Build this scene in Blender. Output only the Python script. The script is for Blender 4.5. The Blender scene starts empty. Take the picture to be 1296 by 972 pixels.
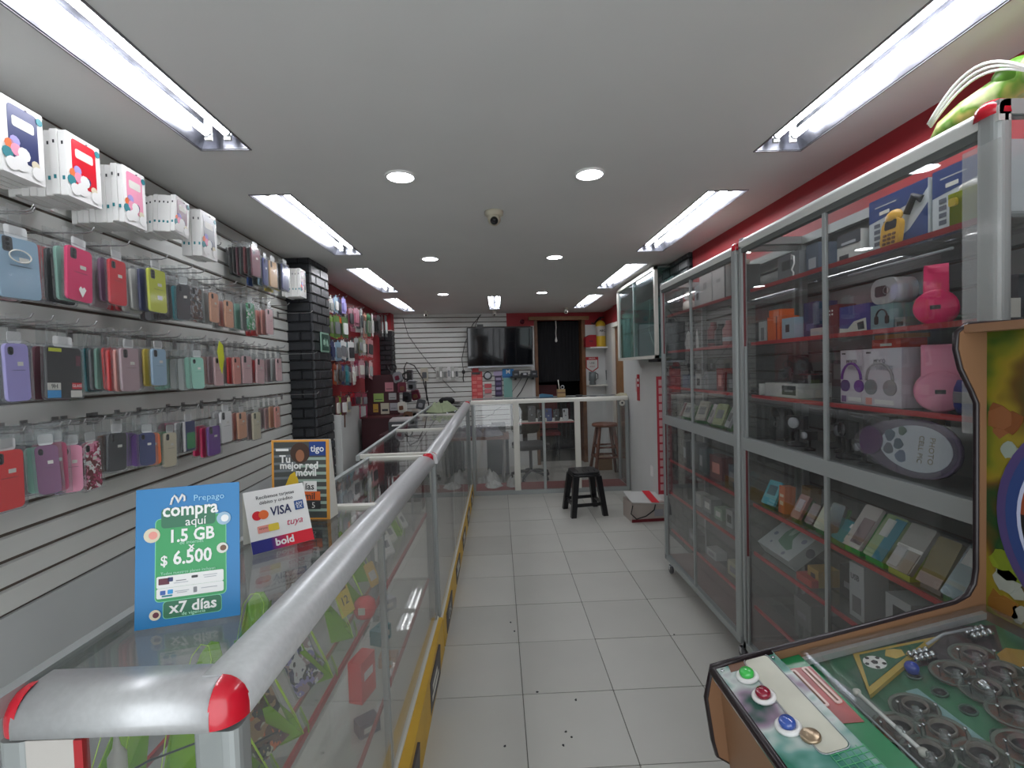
import bpy, bmesh, math, random
from mathutils import Vector, Matrix, Euler
R = random.Random(7)
S = bpy.context.scene
COL = S.collection
PI = math.pi

# ---------------------------------------------------------------- camera
cam = bpy.data.objects.new('camera', bpy.data.cameras.new('camera'))
COL.objects.link(cam)
cam.data.sensor_width = 36.0
cam.data.lens = 600.0 / 1296 * 36
cam.data.clip_start = 0.02
rt, up, fw = (0.99914, -0.02914, -0.02965), (0.03057, 0.03164, 0.99903), (0.02817, 0.99907, -0.0325)
cam.matrix_world = Matrix(((rt[0], up[0], -fw[0], 0), (rt[1], up[1], -fw[1], 0), (rt[2], up[2], -fw[2], 1.55), (0, 0, 0, 1)))
S.camera = cam

# ---------------------------------------------------------------- world (street daylight behind the open shop front)
W = bpy.data.worlds.new('world'); S.world = W; W.use_nodes = True
WORLD_STRENGTH = 1.5
W.node_tree.nodes['Background'].inputs[0].default_value = (0.92, 0.96, 1.0, 1)
W.node_tree.nodes['Background'].inputs[1].default_value = WORLD_STRENGTH
TUBE_STRENGTH = 13.5
DOWN_STRENGTH = 15.0
S.view_settings.view_transform = 'Standard'
S.view_settings.look = 'None'
S.view_settings.gamma = 1.0
S.view_settings.use_curve_mapping = False
S.view_settings.exposure = 0.92
try:
    S.cycles.use_denoising = True
    S.cycles.max_bounces = 8
    S.cycles.diffuse_bounces = 5
    S.cycles.glossy_bounces = 4
    S.cycles.transparent_max_bounces = 32
    S.cycles.sample_clamp_indirect = 6
    S.cycles.caustics_reflective = False
    S.cycles.caustics_refractive = False
except Exception:
    pass

# ---------------------------------------------------------------- materials
def lin(c):
    c = c / 255.0
    return c / 12.92 if c <= 0.04045 else ((c + 0.055) / 1.055) ** 2.4
PAL = dict(
    white=(232, 232, 230), offwhite=(215, 214, 205), cream=(214, 205, 178), black=(22, 22, 24), charcoal=(48, 50, 54), grey=(128, 130, 134),
    silver=(176, 180, 186), paleblue=(150, 182, 204), blue=(52, 92, 168), navy=(38, 48, 98), teal=(40, 128, 138), seafoam=(140, 190, 172),
    green=(40, 140, 78), lime=(150, 205, 60), yellowgreen=(200, 208, 40), yellow=(226, 200, 60), orange=(232, 110, 50), coral=(232, 48, 50),
    red=(210, 18, 40), darkred=(110, 26, 36), maroon=(96, 30, 50), hotpink=(232, 20, 104), pink=(232, 150, 178), blush=(226, 186, 188),
    salmon=(226, 150, 138), mauve=(178, 152, 156), lavender=(160, 152, 212), purple=(112, 60, 150), plum=(120, 72, 110), brown=(110, 76, 56),
    tan=(182, 146, 106), rose=(176, 56, 96), clear=(170, 172, 170), peach=(226, 168, 136), gold=(205, 160, 60), cyan=(60, 170, 205), skyblue=(40, 150, 215))
MATS = {}
def mat(name, col=(128, 128, 128), rough=0.5, metal=0.0, coat=0.0, emit=0.0, noise=0.0, nscale=40.0, bump=0.0, bscale=60.0, alpha=1.0, col2=None, spec=None):
    if name in MATS: return MATS[name]
    if isinstance(col, str): col = PAL[col]
    m = bpy.data.materials.new(name); m.use_nodes = True
    nt = m.node_tree; b = nt.nodes['Principled BSDF']
    c = tuple(lin(v) for v in col) + (1,)
    b.inputs['Base Color'].default_value = c
    b.inputs['Roughness'].default_value = rough
    b.inputs['Metallic'].default_value = metal
    if spec is not None: b.inputs['Specular IOR Level'].default_value = spec
    if coat: b.inputs['Coat Weight'].default_value = coat
    if alpha < 1: b.inputs['Alpha'].default_value = alpha
    if emit:
        b.inputs['Emission Color'].default_value = c; b.inputs['Emission Strength'].default_value = emit
    if noise or bump or col2:
        tc = nt.nodes.new('ShaderNodeTexCoord')
        n = nt.nodes.new('ShaderNodeTexNoise'); n.inputs['Scale'].default_value = nscale; n.inputs['Detail'].default_value = 4
        nt.links.new(tc.outputs['Object'], n.inputs['Vector'])
        if noise or col2:
            r = nt.nodes.new('ShaderNodeValToRGB')
            r.color_ramp.elements[0].position = 0.35; r.color_ramp.elements[1].position = 0.68
            d = tuple(lin(v) for v in (PAL[col2] if isinstance(col2, str) else col2)) + (1,) if col2 else tuple(v * (1 - noise) for v in c[:3]) + (1,)
            r.color_ramp.elements[0].color = d; r.color_ramp.elements[1].color = c
            nt.links.new(n.outputs[0], r.inputs[0]); nt.links.new(r.outputs[0], b.inputs['Base Color'])
        if bump:
            n2 = nt.nodes.new('ShaderNodeTexNoise'); n2.inputs['Scale'].default_value = bscale; n2.inputs['Detail'].default_value = 3
            nt.links.new(tc.outputs['Object'], n2.inputs['Vector'])
            bp = nt.nodes.new('ShaderNodeBump'); bp.inputs['Strength'].default_value = bump; bp.inputs['Distance'].default_value = 0.004
            nt.links.new(n2.outputs[0], bp.inputs['Height']); nt.links.new(bp.outputs[0], b.inputs['Normal'])
    MATS[name] = m
    return m
def C(col, rough=0.45, coat=0.0, metal=0.0):
    """a plain plastic or card material of one colour"""
    key = 'plain_%s_%d_%d_%d' % (col if isinstance(col, str) else '%d_%d_%d' % tuple(col), rough * 100, coat * 10, metal * 10)
    return mat(key, col, rough, metal, coat)
def art(name, cols, scale=8.0, rough=0.35, kind='voronoi'):
    """flat print made of irregular colour fields"""
    if name in MATS: return MATS[name]
    m = bpy.data.materials.new(name); m.use_nodes = True
    nt = m.node_tree; b = nt.nodes['Principled BSDF']; b.inputs['Roughness'].default_value = rough
    tc = nt.nodes.new('ShaderNodeTexCoord')
    n0 = nt.nodes.new('ShaderNodeTexNoise'); n0.inputs['Scale'].default_value = scale * 0.6
    nt.links.new(tc.outputs['Object'], n0.inputs['Vector'])
    mx = nt.nodes.new('ShaderNodeMix'); mx.data_type = 'VECTOR'; mx.inputs[0].default_value = 0.12
    nt.links.new(tc.outputs['Object'], mx.inputs[4]); nt.links.new(n0.outputs[1], mx.inputs[5])
    if kind == 'voronoi':
        v = nt.nodes.new('ShaderNodeTexVoronoi'); v.inputs['Scale'].default_value = scale
        nt.links.new(mx.outputs[1], v.inputs['Vector'])
        sp = nt.nodes.new('ShaderNodeSeparateColor'); nt.links.new(v.outputs['Color'], sp.inputs[0]); src = sp.outputs[0]
    else:
        v = nt.nodes.new('ShaderNodeTexNoise'); v.inputs['Scale'].default_value = scale; v.inputs['Detail'].default_value = 3
        nt.links.new(tc.outputs['Object'], v.inputs['Vector'])
        mr = nt.nodes.new('ShaderNodeMapRange'); mr.inputs[1].default_value = 0.3; mr.inputs[2].default_value = 0.7
        nt.links.new(v.outputs[0], mr.inputs[0]); src = mr.outputs[0]
    r = nt.nodes.new('ShaderNodeValToRGB'); r.color_ramp.interpolation = 'CONSTANT' if kind == 'voronoi' else 'LINEAR'
    e = r.color_ramp.elements
    while len(e) < len(cols): e.new(0.5)
    for i, c in enumerate(cols):
        if isinstance(c, str): c = PAL[c]
        e[i].position = i / len(cols) if kind == 'voronoi' else i / max(1, len(cols) - 1)
        e[i].color = tuple(lin(k) for k in c) + (1,)
    nt.links.new(src, r.inputs[0]); nt.links.new(r.outputs[0], b.inputs['Base Color'])
    MATS[name] = m
    return m
def glass(name, tint=(0.93, 0.96, 0.95), rough=0.0, ior=1.5, haze=0.0, refl=1.0):
    """thin clear sheet: mostly see-through, mirrors more at a slant"""
    if name in MATS: return MATS[name]
    m = bpy.data.materials.new(name); m.use_nodes = True
    nt = m.node_tree; nt.nodes.clear()
    o = nt.nodes.new('ShaderNodeOutputMaterial'); t = nt.nodes.new('ShaderNodeBsdfTransparent'); g = nt.nodes.new('ShaderNodeBsdfGlossy')
    t.inputs[0].default_value = tint + (1,); g.inputs['Roughness'].default_value = rough
    f = nt.nodes.new('ShaderNodeLayerWeight'); f.inputs[0].default_value = 0.5
    pw = nt.nodes.new('ShaderNodeMath'); pw.operation = 'POWER'; pw.inputs[1].default_value = 4.5
    nt.links.new(f.outputs['Facing'], pw.inputs[0])
    f0 = ((ior - 1) / (ior + 1)) ** 2
    mp = nt.nodes.new('ShaderNodeMath'); mp.operation = 'MULTIPLY_ADD'; mp.inputs[1].default_value = (1 - f0) * refl; mp.inputs[2].default_value = f0 * refl
    mx = nt.nodes.new('ShaderNodeMixShader')
    nt.links.new(pw.outputs[0], mp.inputs[0]); nt.links.new(mp.outputs[0], mx.inputs[0])
    src = t
    if haze:
        d = nt.nodes.new('ShaderNodeBsdfDiffuse'); d.inputs[0].default_value = (0.8, 0.82, 0.83, 1)
        hz = nt.nodes.new('ShaderNodeMixShader'); hz.inputs[0].default_value = haze
        nt.links.new(t.outputs[0], hz.inputs[1]); nt.links.new(d.outputs[0], hz.inputs[2]); src = hz
    nt.links.new(src.outputs[0], mx.inputs[1]); nt.links.new(g.outputs[0], mx.inputs[2]); nt.links.new(mx.outputs[0], o.inputs[0])
    MATS[name] = m
    return m
GLASS = glass('cabinet_glass', (0.95, 0.955, 0.95), 0.0, 1.62, 0.018, 1.0)
GLASS_TOP = glass('counter_glass', (0.94, 0.95, 0.945), 0.0, 1.5, 0.025, 1.0)
FILM = glass('clear_film', (0.93, 0.94, 0.94), 0.12, 1.35, 0.06)
BLISTER = glass('clear_blister', (0.94, 0.95, 0.96), 0.10, 1.4, 0.07)
ALU = mat('brushed_aluminium', (202, 204, 205), 0.38, 0.4, noise=0.08, nscale=90)
ALU2 = mat('dull_aluminium', (160, 165, 164), 0.5, 0.35)
CHROME = mat('chrome', (215, 218, 222), 0.15, 1.0)
REFLECTOR = mat('lamp_reflector', (138, 140, 148), 0.3, 0.85, noise=0.5, nscale=14)
STEEL = mat('hook_steel', (150, 150, 150), 0.3, 0.9)
REDCAP = mat('red_plastic_cap', (200, 22, 44), 0.25, 0, 0.5)
REDEDGE = mat('red_edge_strip', (170, 38, 44), 0.45)
BLACKP = mat('black_plastic', (20, 20, 22), 0.4)
SCREEN = mat('dark_screen', (12, 14, 18), 0.08, 0, 0.6)

# ---------------------------------------------------------------- mesh helpers
class MB:
    def __init__(s): s.v = []; s.f = []; s.m = []; s.sm = []; s.mats = []
    def mi(s, m):
        if m not in s.mats: s.mats.append(m)
        return s.mats.index(m)
    def add(s, vs, fs, m, smooth=False):
        o = len(s.v); s.v += [tuple(v) for v in vs]; k = s.mi(m)
        for f in fs: s.f.append([o + i for i in f]); s.m.append(k); s.sm.append(smooth)
        return s
    def box(s, a, b, m, M=None):
        x0, y0, z0 = a; x1, y1, z1 = b
        vs = [(x0, y0, z0), (x1, y0, z0), (x1, y1, z0), (x0, y1, z0), (x0, y0, z1), (x1, y0, z1), (x1, y1, z1), (x0, y1, z1)]
        if M: vs = [tuple(M @ Vector(v)) for v in vs]
        return s.add(vs, [(0, 3, 2, 1), (4, 5, 6, 7), (0, 1, 5, 4), (1, 2, 6, 5), (2, 3, 7, 6), (3, 0, 4, 7)], m)
    def hexa(s, lo, hi, m):
        """eight corners: four low (counter-clockwise), four high"""
        return s.add(list(lo) + list(hi), [(0, 3, 2, 1), (4, 5, 6, 7), (0, 1, 5, 4), (1, 2, 6, 5), (2, 3, 7, 6), (3, 0, 4, 7)], m)
    def prism(s, poly, axis, a0, a1, m, smooth=False, M=None):
        """poly: 2D outline; axis 0 -> (y,z), 1 -> (x,z), 2 -> (x,y); run from a0 to a1"""
        n = len(poly)
        def P(p, a): return (a, p[0], p[1]) if axis == 0 else ((p[0], a, p[1]) if axis == 1 else (p[0], p[1], a))
        vs = [P(p, a0) for p in poly] + [P(p, a1) for p in poly]
        if M: vs = [tuple(M @ Vector(v)) for v in vs]
        fs = [tuple(reversed(range(n))), tuple(range(n, 2 * n))]
        s.add(vs, fs, m)
        o = len(s.v) - 2 * n; k = s.mi(m)
        for i in range(n):
            j = (i + 1) % n
            s.f.append([o + i, o + j, o + n + j, o + n + i]); s.m.append(k); s.sm.append(smooth)
        return s
    def tube(s, path, r, m, n=8, closed=False, rr=None):
        path = [Vector(p) for p in path]; L = len(path); rings = []
        pu = None
        for i, p in enumerate(path):
            if closed: t = path[(i + 1) % L] - path[i - 1]
            else: t = path[min(i + 1, L - 1)] - path[max(i - 1, 0)]
            if t.length < 1e-9: t = Vector((0, 0, 1))
            t.normalize()
            if pu is None: pu = t.orthogonal().normalized()
            else:
                pu = pu - t * pu.dot(t)
                pu = pu.normalized() if pu.length > 1e-6 else t.orthogonal().normalized()
            w = t.cross(pu); q = rr[i] if rr else r
            rings.append([tuple(p + (pu * math.cos(2 * PI * k / n) + w * math.sin(2 * PI * k / n)) * q) for k in range(n)])
        vs = [v for g in rings for v in g]; fs = []
        for i in range(L if closed else L - 1):
            a = i * n; b = ((i + 1) % L) * n
            for k in range(n): fs.append((a + k, a + (k + 1) % n, b + (k + 1) % n, b + k))
        s.add(vs, fs, m, True)
        if not closed:
            o = len(s.v) - len(vs); k = s.mi(m)
            s.f.append([o + i for i in reversed(range(n))]); s.m.append(k); s.sm.append(False)
            s.f.append([o + (L - 1) * n + i for i in range(n)]); s.m.append(k); s.sm.append(False)
        return s
    def cyl(s, p0, p1, r, m, n=16, r1=None):
        return s.tube([p0, p1], r, m, n, rr=[r, r if r1 is None else r1])
    def lathe(s, prof, c, m, n=20, axis='z'):
        vs = []; L = len(prof)
        for (r, h) in prof:
            for k in range(n):
                a = 2 * PI * k / n; x, y = r * math.cos(a), r * math.sin(a)
                vs.append((c[0] + x, c[1] + y, c[2] + h) if axis == 'z' else ((c[0] + x, c[1] + h, c[2] + y) if axis == 'y' else (c[0] + h, c[1] + x, c[2] + y)))
        fs = [(i * n + k, i * n + (k + 1) % n, (i + 1) * n + (k + 1) % n, (i + 1) * n + k) for i in range(L - 1) for k in range(n)]
        s.add(vs, fs, m, True)
        o = len(s.v) - len(vs); k = s.mi(m)
        if prof[0][0] > 1e-5: s.f.append([o + i for i in reversed(range(n))]); s.m.append(k); s.sm.append(False)
        if prof[-1][0] > 1e-5: s.f.append([o + (L - 1) * n + i for i in range(n)]); s.m.append(k); s.sm.append(False)
        return s
    def ball(s, c, r, m, n=12, sc=(1, 1, 1), M=None):
        vs = []; h = n // 2
        for i in range(h + 1):
            t = PI * i / h
            for k in range(n):
                a = 2 * PI * k / n
                v = Vector((r * sc[0] * math.sin(t) * math.cos(a), r * sc[1] * math.sin(t) * math.sin(a), r * sc[2] * math.cos(t)))
                if M: v = M @ v
                vs.append((c[0] + v.x, c[1] + v.y, c[2] + v.z))
        fs = [(i * n + k, (i + 1) * n + k, (i + 1) * n + (k + 1) % n, i * n + (k + 1) % n) for i in range(h) for k in range(n)]
        return s.add(vs, fs, m, True)
    def mesh(s, name):
        me = bpy.data.meshes.new(name)
        me.from_pydata(s.v, [], s.f)
        for m in s.mats: me.materials.append(m)
        me.polygons.foreach_set('material_index', s.m)
        me.polygons.foreach_set('use_smooth', s.sm)
        me.validate(); me.update()
        return me
def rr(w, h, r, n=4, cx=0, cy=0):
    """rounded rectangle outline"""
    out = []
    for (sx, sy, a0) in ((1, 1, 0), (-1, 1, 90), (-1, -1, 180), (1, -1, 270)):
        for i in range(n + 1):
            a = math.radians(a0 + 90 * i / n)
            out.append((cx + sx * (w / 2 - r) + r * math.cos(a), cy + sy * (h / 2 - r) + r * math.sin(a)))
    return out
def circ(r, n=20, cx=0, cy=0): return [(cx + r * math.cos(2 * PI * i / n), cy + r * math.sin(2 * PI * i / n)) for i in range(n)]
def obj(name, b, parent=None, loc=None, rot=None, label=None):
    me = b.mesh(name) if isinstance(b, MB) else b
    o = bpy.data.objects.new(name, me); COL.objects.link(o)
    if parent: o.parent = parent
    if loc: o.location = loc
    if rot: o.rotation_euler = rot
    if label: o['label'] = label
    if parent and name in ('print', 'spine_print'): o['kind'] = 'stuff'
    return o
def tag(o, label, cat, group=None):
    o['label'] = label; o['category'] = cat
    if group: o['group'] = group
    return o
def thing(name, label, cat, loc=(0, 0, 0), rot=(0, 0, 0), group=None):
    o = bpy.data.objects.new(name, None); COL.objects.link(o); o.empty_display_size = 0.02
    o.location = loc; o.rotation_euler = rot
    return tag(o, label, cat, group)
def struct(name, b, parent=None, loc=None, rot=None):
    o = obj(name, b, parent, loc, rot)
    if not parent: o['kind'] = 'structure'
    return o
def recolour(o, *mats):
    for i, m in enumerate(mats):
        o.material_slots[i].link = 'OBJECT'; o.material_slots[i].material = m
    return o
TXT = {}
def text(s, size, m, parent, loc, rot=(PI / 2, 0, 0), name='lettering', bold=0.0, align='CENTER', sx=1.0, shear=0.0):
    """flat lettering, one mesh"""
    key = (s, size, bold, align, sx, shear)
    if key not in TXT:
        cu = bpy.data.curves.new('lettering', 'FONT'); cu.body = s; cu.size = size; cu.align_x = align; cu.align_y = 'CENTER'
        cu.extrude = 0.0003; cu.offset = bold; cu.resolution_u = 2; cu.shear = shear
        t = bpy.data.objects.new('tmp', cu); COL.objects.link(t); t.scale = (1, 1, 1)
        me = bpy.data.meshes.new_from_object(t.evaluated_get(bpy.context.evaluated_depsgraph_get()))
        bpy.data.objects.remove(t)
        if sx != 1.0:
            for v in me.vertices: v.co.x *= sx
        me.materials.clear(); me.materials.append(m); TXT[key] = me
    o = obj(name, TXT[key], parent, loc, rot); recolour(o, m)
    return o
ORD = ['first', 'second', 'third', 'fourth', 'fifth', 'sixth', 'seventh', 'eighth', 'ninth', 'tenth', 'eleventh', 'twelfth', 'thirteenth', 'fourteenth', 'fifteenth', 'sixteenth']
# ================================================================= THE SHELL
ZC = 2.42
CEILM = mat('ceiling_paint', (218, 218, 216), 0.9, noise=0.03, nscale=3, bump=0.05, bscale=120)
WHITEP = mat('white_wall_paint', (206, 208, 206), 0.75, noise=0.03, nscale=5)
GREYP = mat('grey_lower_wall', (188, 192, 192), 0.7, noise=0.05, nscale=4)
REDP = mat('red_wall_paint', (158, 38, 46), 0.55, noise=0.1, nscale=5)
SLATM = mat('white_slat_board', (208, 210, 206), 0.45, noise=0.03, nscale=7)
GROOVE = mat('slat_groove', (92, 82, 74), 0.7)
SLATR = mat('grey_slat_board', (116, 116, 116), 0.5)  # dimness inside the cabinets put into the slat colour
GROUT = mat('floor_grout', (112, 112, 106), 0.85)
TILES = [mat('floor_tile_%s' % c, (184 + d, 184 + d, 177 + d), 0.40, noise=0.05, nscale=2.5, bump=0.02, bscale=9) for c, d in (('a', 0), ('b', 5), ('c', -5))]
BRICKM = mat('black_brick_panel', (38, 40, 44), 0.38, bump=0.6, bscale=55)
JOINT = mat('black_brick_joint', (18, 19, 21), 0.6)
WOODM = mat('brown_wood', (122, 84, 56), 0.5, noise=0.35, nscale=9)
WOODL = mat('light_wood_trim', (152, 112, 74), 0.5, noise=0.25, nscale=9)
CONC = mat('pavement_outside', (120, 120, 118), 0.9)

# floor: slab with one tile object per tile
TX0, TY0, TP = 0.07 - 0.433 * 4, 1.775 - 0.429 * 5, (0.433, 0.429)
fl = struct('floor', MB().box((-1.95, -1.2, -0.1), (2.3, 9.4, -0.006), GROUT))
tm = MB().prism(rr(0.429, 0.425, 0.003, 1), 2, -0.006, 0.0, TILES[0])
tme = tm.mesh('tile')
for i in range(9):
    for j in range(19):
        x = TX0 + (i + 0.5) * TP[0]; y = TY0 + (j + 0.5) * TP[1]
        if x < -1.6 and y < 5: continue
        t = obj('tile', tme, fl, (x, y, R.uniform(-0.0006, 0.0003))); recolour(t, R.choice(TILES))
# specks of dirt on the floor
dm = MB()
for (x, y) in [(0.14, 2.215), (0.315, 2.15), (-0.02, 1.9), (0.96, 2.64), (0.03, 2.85), (0.05, 2.75), (0.24, 1.96), (0.26, 1.93), (0.22, 1.89)]:
    dm.prism([(x + R.uniform(.003, .008) * math.cos(a), y + R.uniform(.003, .008) * math.sin(a)) for a in [k * PI / 3 for k in range(6)]], 2, 0, 0.002, C('charcoal', 0.9))
d = obj('dirt', dm); d['kind'] = 'stuff'; d['label'] = 'small dark crumbs lying on the pale floor tiles'

# ceiling with openings for the lamps
LAMPS = [  # x0, x1, y0, y1
    (-1.105, -0.925, 0.64, 1.87, 'nearest the street on the slat wall side'), (-1.165, -0.975, 2.34, 3.53, 'second from the street on the slat wall side'),
    (-1.235, -1.06, 4.0, 5.22, 'above the red wall of phone covers'), (-1.335, -1.17, 5.68, 6.88, 'next to the far slat wall'),
    (1.09, 1.28, 0.72, 1.96, 'nearest the street above the glass cabinets'), (1.09, 1.29, 2.40, 3.63, 'above the second glass cabinet'),
    (1.13, 1.31, 4.08, 5.30, 'beside the empty hanging glass case'), (1.14, 1.31, 5.78, 7.0, 'near the fire extinguisher'),
    (-0.10, 0.055, 5.70, 6.90, 'over the corner of the far counter')]
DOWN = [(-0.408, 2.15, 'near the dome camera on the slat wall side'), (-0.50, 3.71, 'in the middle of the row by the slat wall'), (-0.60, 5.43, 'deepest of the row by the slat wall'),
        (0.44, 2.16, 'near the dome camera on the cabinet side'), (0.47, 3.75, 'in the middle of the row by the cabinets'), (0.53, 5.49, 'deepest of the row by the cabinets')]
xs = sorted(set([-1.95, 2.05] + [v for l in LAMPS for v in l[:2]])); ys = sorted(set([-1.2, 8.0] + [v for l in LAMPS for v in l[2:4]]))
cb = MB()
for i in range(len(xs) - 1):
    for j in range(len(ys) - 1):
        cx, cy = (xs[i] + xs[i + 1]) / 2, (ys[j] + ys[j + 1]) / 2
        if any(l[0] < cx < l[1] and l[2] < cy < l[3] for l in LAMPS): continue
        cb.add([(xs[i], ys[j], ZC), (xs[i + 1], ys[j], ZC), (xs[i + 1], ys[j + 1], ZC), (xs[i], ys[j + 1], ZC)], [(0, 3, 2, 1)], CEILM)
cb.box((-1.95, -1.2, ZC + 0.16), (2.05, 8.0, ZC + 0.22), CEILM)
struct('ceiling', cb)

TUBE = mat('lit_tube', (248, 249, 254), 0.4, emit=TUBE_STRENGTH)
DISC = mat('lit_disc', (246, 248, 254), 0.4, emit=DOWN_STRENGTH)
for (x0, x1, y0, y1, wh) in LAMPS:
    t = thing('fluorescent_lamp', 'recessed twin tube ceiling lamp ' + wh, 'lamp', ((x0 + x1) / 2, (y0 + y1) / 2, ZC), group='twin tube ceiling lamps')
    w, l = (x1 - x0) / 2, (y1 - y0) / 2; d = 0.085; q = 0.028
    b = MB()   # open tray: sloping sides, top, thin lip
    b.hexa([(-w, -l, -0.001), (-w + .004, -l, -0.001), (-w + .004, l, -0.001), (-w, l, -0.001)], [(-w + q, -l, d), (-w + q + .004, -l, d), (-w + q + .004, l, d), (-w + q, l, d)], REFLECTOR)
    b.hexa([(w - .004, -l, -0.001), (w, -l, -0.001), (w, l, -0.001), (w - .004, l, -0.001)], [(w - q - .004, -l, d), (w - q, -l, d), (w - q, l, d), (w - q - .004, l, d)], REFLECTOR)
    b.box((-w, -l, d), (w, l, d + .004), REFLECTOR); b.box((-w, -l, 0), (w, -l + .004, d), REFLECTOR); b.box((-w, l - .004, 0), (w, l, d), REFLECTOR)
    obj('reflector', b, t)
    b = MB()
    for (a, c, e, f) in ((-w - .006, -l - .006, -w, l + .006), (w, -l - .006, w + .006, l + .006), (-w, -l - .006, w, -l), (-w, l, w, l + .006)):
        b.box((a, c, -0.004), (e, f, 0.0), mat('lamp_lip', (120, 120, 124), 0.4, 0.5))
    obj('rim', b, t)
    for sx in (-1, 1):
        px = sx * 0.035
        obj('tube', MB().cyl((px, -l + .045, 0.036), (px, l - .045, 0.036), 0.0135, TUBE, 14), t)
        for sy in (-1, 1):
            hb = MB().box((px - .012, sy * (l - .045) - .006, .012), (px + .012, sy * (l - .045) + .006, d), C('white', .4)).cyl((px, sy * (l - .05), .036), (px, sy * (l - .062), .036), .0145, CHROME, 12)
            obj('lamp_holder', hb, t)
for (x, y, wh) in DOWN:
    t = thing('downlight', 'round ceiling downlight ' + wh, 'lamp', (x, y, ZC), group='round downlights')
    obj('ring', MB().lathe([(0.060, 0), (0.069, 0), (0.067, -0.008), (0.058, -0.008), (0.060, 0)], (0, 0, 0), C('white', .4), 28), t)
    obj('diffuser', MB().lathe([(0.058, -0.006), (0.058, -0.001)], (0, 0, 0), DISC, 28), t)

# left wall: backing + slats, slightly splayed
AL = math.atan(0.0525)
LX0, LY0 = -1.447, 1.472
def LW(y, d=0.0, z=0.0):
    """point on the left wall at depth y, d metres out of it"""
    return (LX0 - 0.0525 * (y - LY0) + d, y, z)
def wall_slab(name, y0, y1, x0, slope, m, th=0.12, z0=0.0, z1=ZC):
    b = MB(); a, c = x0, x0 + slope
    b.hexa([(a - th, y0, z0), (a, y0, z0), (c, y1, z0), (c - th, y1, z0)], [(a - th, y0, z1), (a, y0, z1), (c, y1, z1), (c - th, y1, z1)], m)
    return b
ww = wall_slab('w', -1.2, 3.62, LW(-1.2)[0] - 0.012, -0.0525 * 4.82, GROOVE, z0=0.85)
wl = struct('wall_left', ww)
sl_l = 4.82 / math.cos(AL)
def slat_mesh(length, h, m, th=0.012):
    # local x along the wall, y out of it (towards -y), z up; chamfered edges
    prof = [(0, 0), (-th, 0.004), (-th, h - 0.004), (0, h)]
    return MB().prism([(p[0], p[1]) for p in prof], 0, 0, length, m).mesh('slat')
SP = 0.0768
sm_ = slat_mesh(sl_l, SP - 0.009, SLATM)
zs = 0.878
k = 0
while zs < ZC - 0.02:
    o = obj('slat', sm_ if zs + SP < ZC + 0.01 else slat_mesh(sl_l, ZC - zs - 0.002, SLATM), wl, (LW(-1.2)[0] - 0.012, -1.2, zs + 0.0045), (0, 0, PI / 2 + AL))
    zs += SP
lower = wall_slab('w', -1.2, 3.62, LW(-1.2)[0], -0.0525 * 4.82, GREYP, z0=0, z1=0.876)
struct('panel', lower, wl)

# black brick columns
def brick_column(name, x0, y0, x1, y1, faces, z1=ZC, bh=0.072, bw=0.19, z0=0.0):
    c = struct(name, MB().box((x0, y0, z0), (x1, y1, z1), JOINT)); c['kind'] = 'structure'
    row = 0; z = z0
    cache = {}
    while z < z1 - 0.02:
        h = min(bh, z1 - z) - 0.007
        for f in faces:
            a, b2 = (x0, x1) if f in '-y' else (y0, y1)
            s = a - (bw / 2 if row % 2 else 0)
            while s < b2 - 0.01:
                p, q = max(s, a) + 0.003, min(s + bw, b2) - 0.003
                if q - p > 0.015:
                    key = (round(q - p, 4), round(h, 4), f)
                    if key not in cache:
                        w = q - p; t = 0.012
                        lo = [(0, 0, 0), (w, 0, 0), (w, 0, h), (0, 0, h)]; hi = [(.006, -t, .006), (w - .006, -t, .006), (w - .006, -t, h - .006), (.006, -t, h - .006)]
                        cache[key] = MB().hexa([lo[0], lo[1], lo[2], lo[3]], [hi[0], hi[1], hi[2], hi[3]], BRICKM).mesh('brick')
                    if f == 'y': obj('brick', cache[key], c, (p, y0, z + .003))
                    elif f == 'X': obj('brick', cache[key], c, (x1, p, z + .003), (0, 0, PI / 2))
                    else: obj('brick', cache[key], c, (x0, q, z + .003), (0, 0, -PI / 2))
                s += bw
        z += bh; row += 1
    return c
brick_column('column', -1.75, 3.60, -1.385, 3.97, 'yX')
# small emergency light switch plate on the column
t = thing('exit_sign', 'small green framed plate on the aisle face of the black brick column', 'sign', (-1.368, 3.80, 1.80), (0, 0, PI / 2))
obj('frame', MB().prism(rr(0.17, 0.155, 0.006, 2), 1, -0.008, 0, C((150, 190, 170), .4)), t)
obj('plate', MB().prism(rr(0.14, 0.125, 0.004, 2), 1, -0.011, -0.004, C((24, 74, 58), .4)), t)
pb = MB()
pb.prism([(-.05, -.02), (-.02, -.02), (-.02, -.035), (.005, 0), (-.02, .035), (-.02, .02), (-.05, .02)], 1, -.0125, -.010, C((170, 210, 190), .4))
pb.prism([(.018, -.03), (.03, -.03), (.035, 0), (.045, -.03), (.056, -.03), (.045, .012), (.03, .03), (.016, .01)], 1, -.0125, -.010, C((170, 210, 190), .4))
obj('pictogram', pb, t)

# red wall beyond the column, white lower part
b = MB(); xa, xb, ya, yb = -1.56, -1.735, 3.97, 7.1
for (z0, z1, m) in ((0, 1.22, WHITEP), (1.22, ZC, REDP)):
    b.hexa([(xa - .1, ya, z0), (xa, ya, z0), (xb, yb, z0), (xb - .1, yb, z0)], [(xa - .1, ya, z1), (xa, ya, z1), (xb, yb, z1), (xb - .1, yb, z1)], m)
wrl = struct('wall_side', b)
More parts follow.
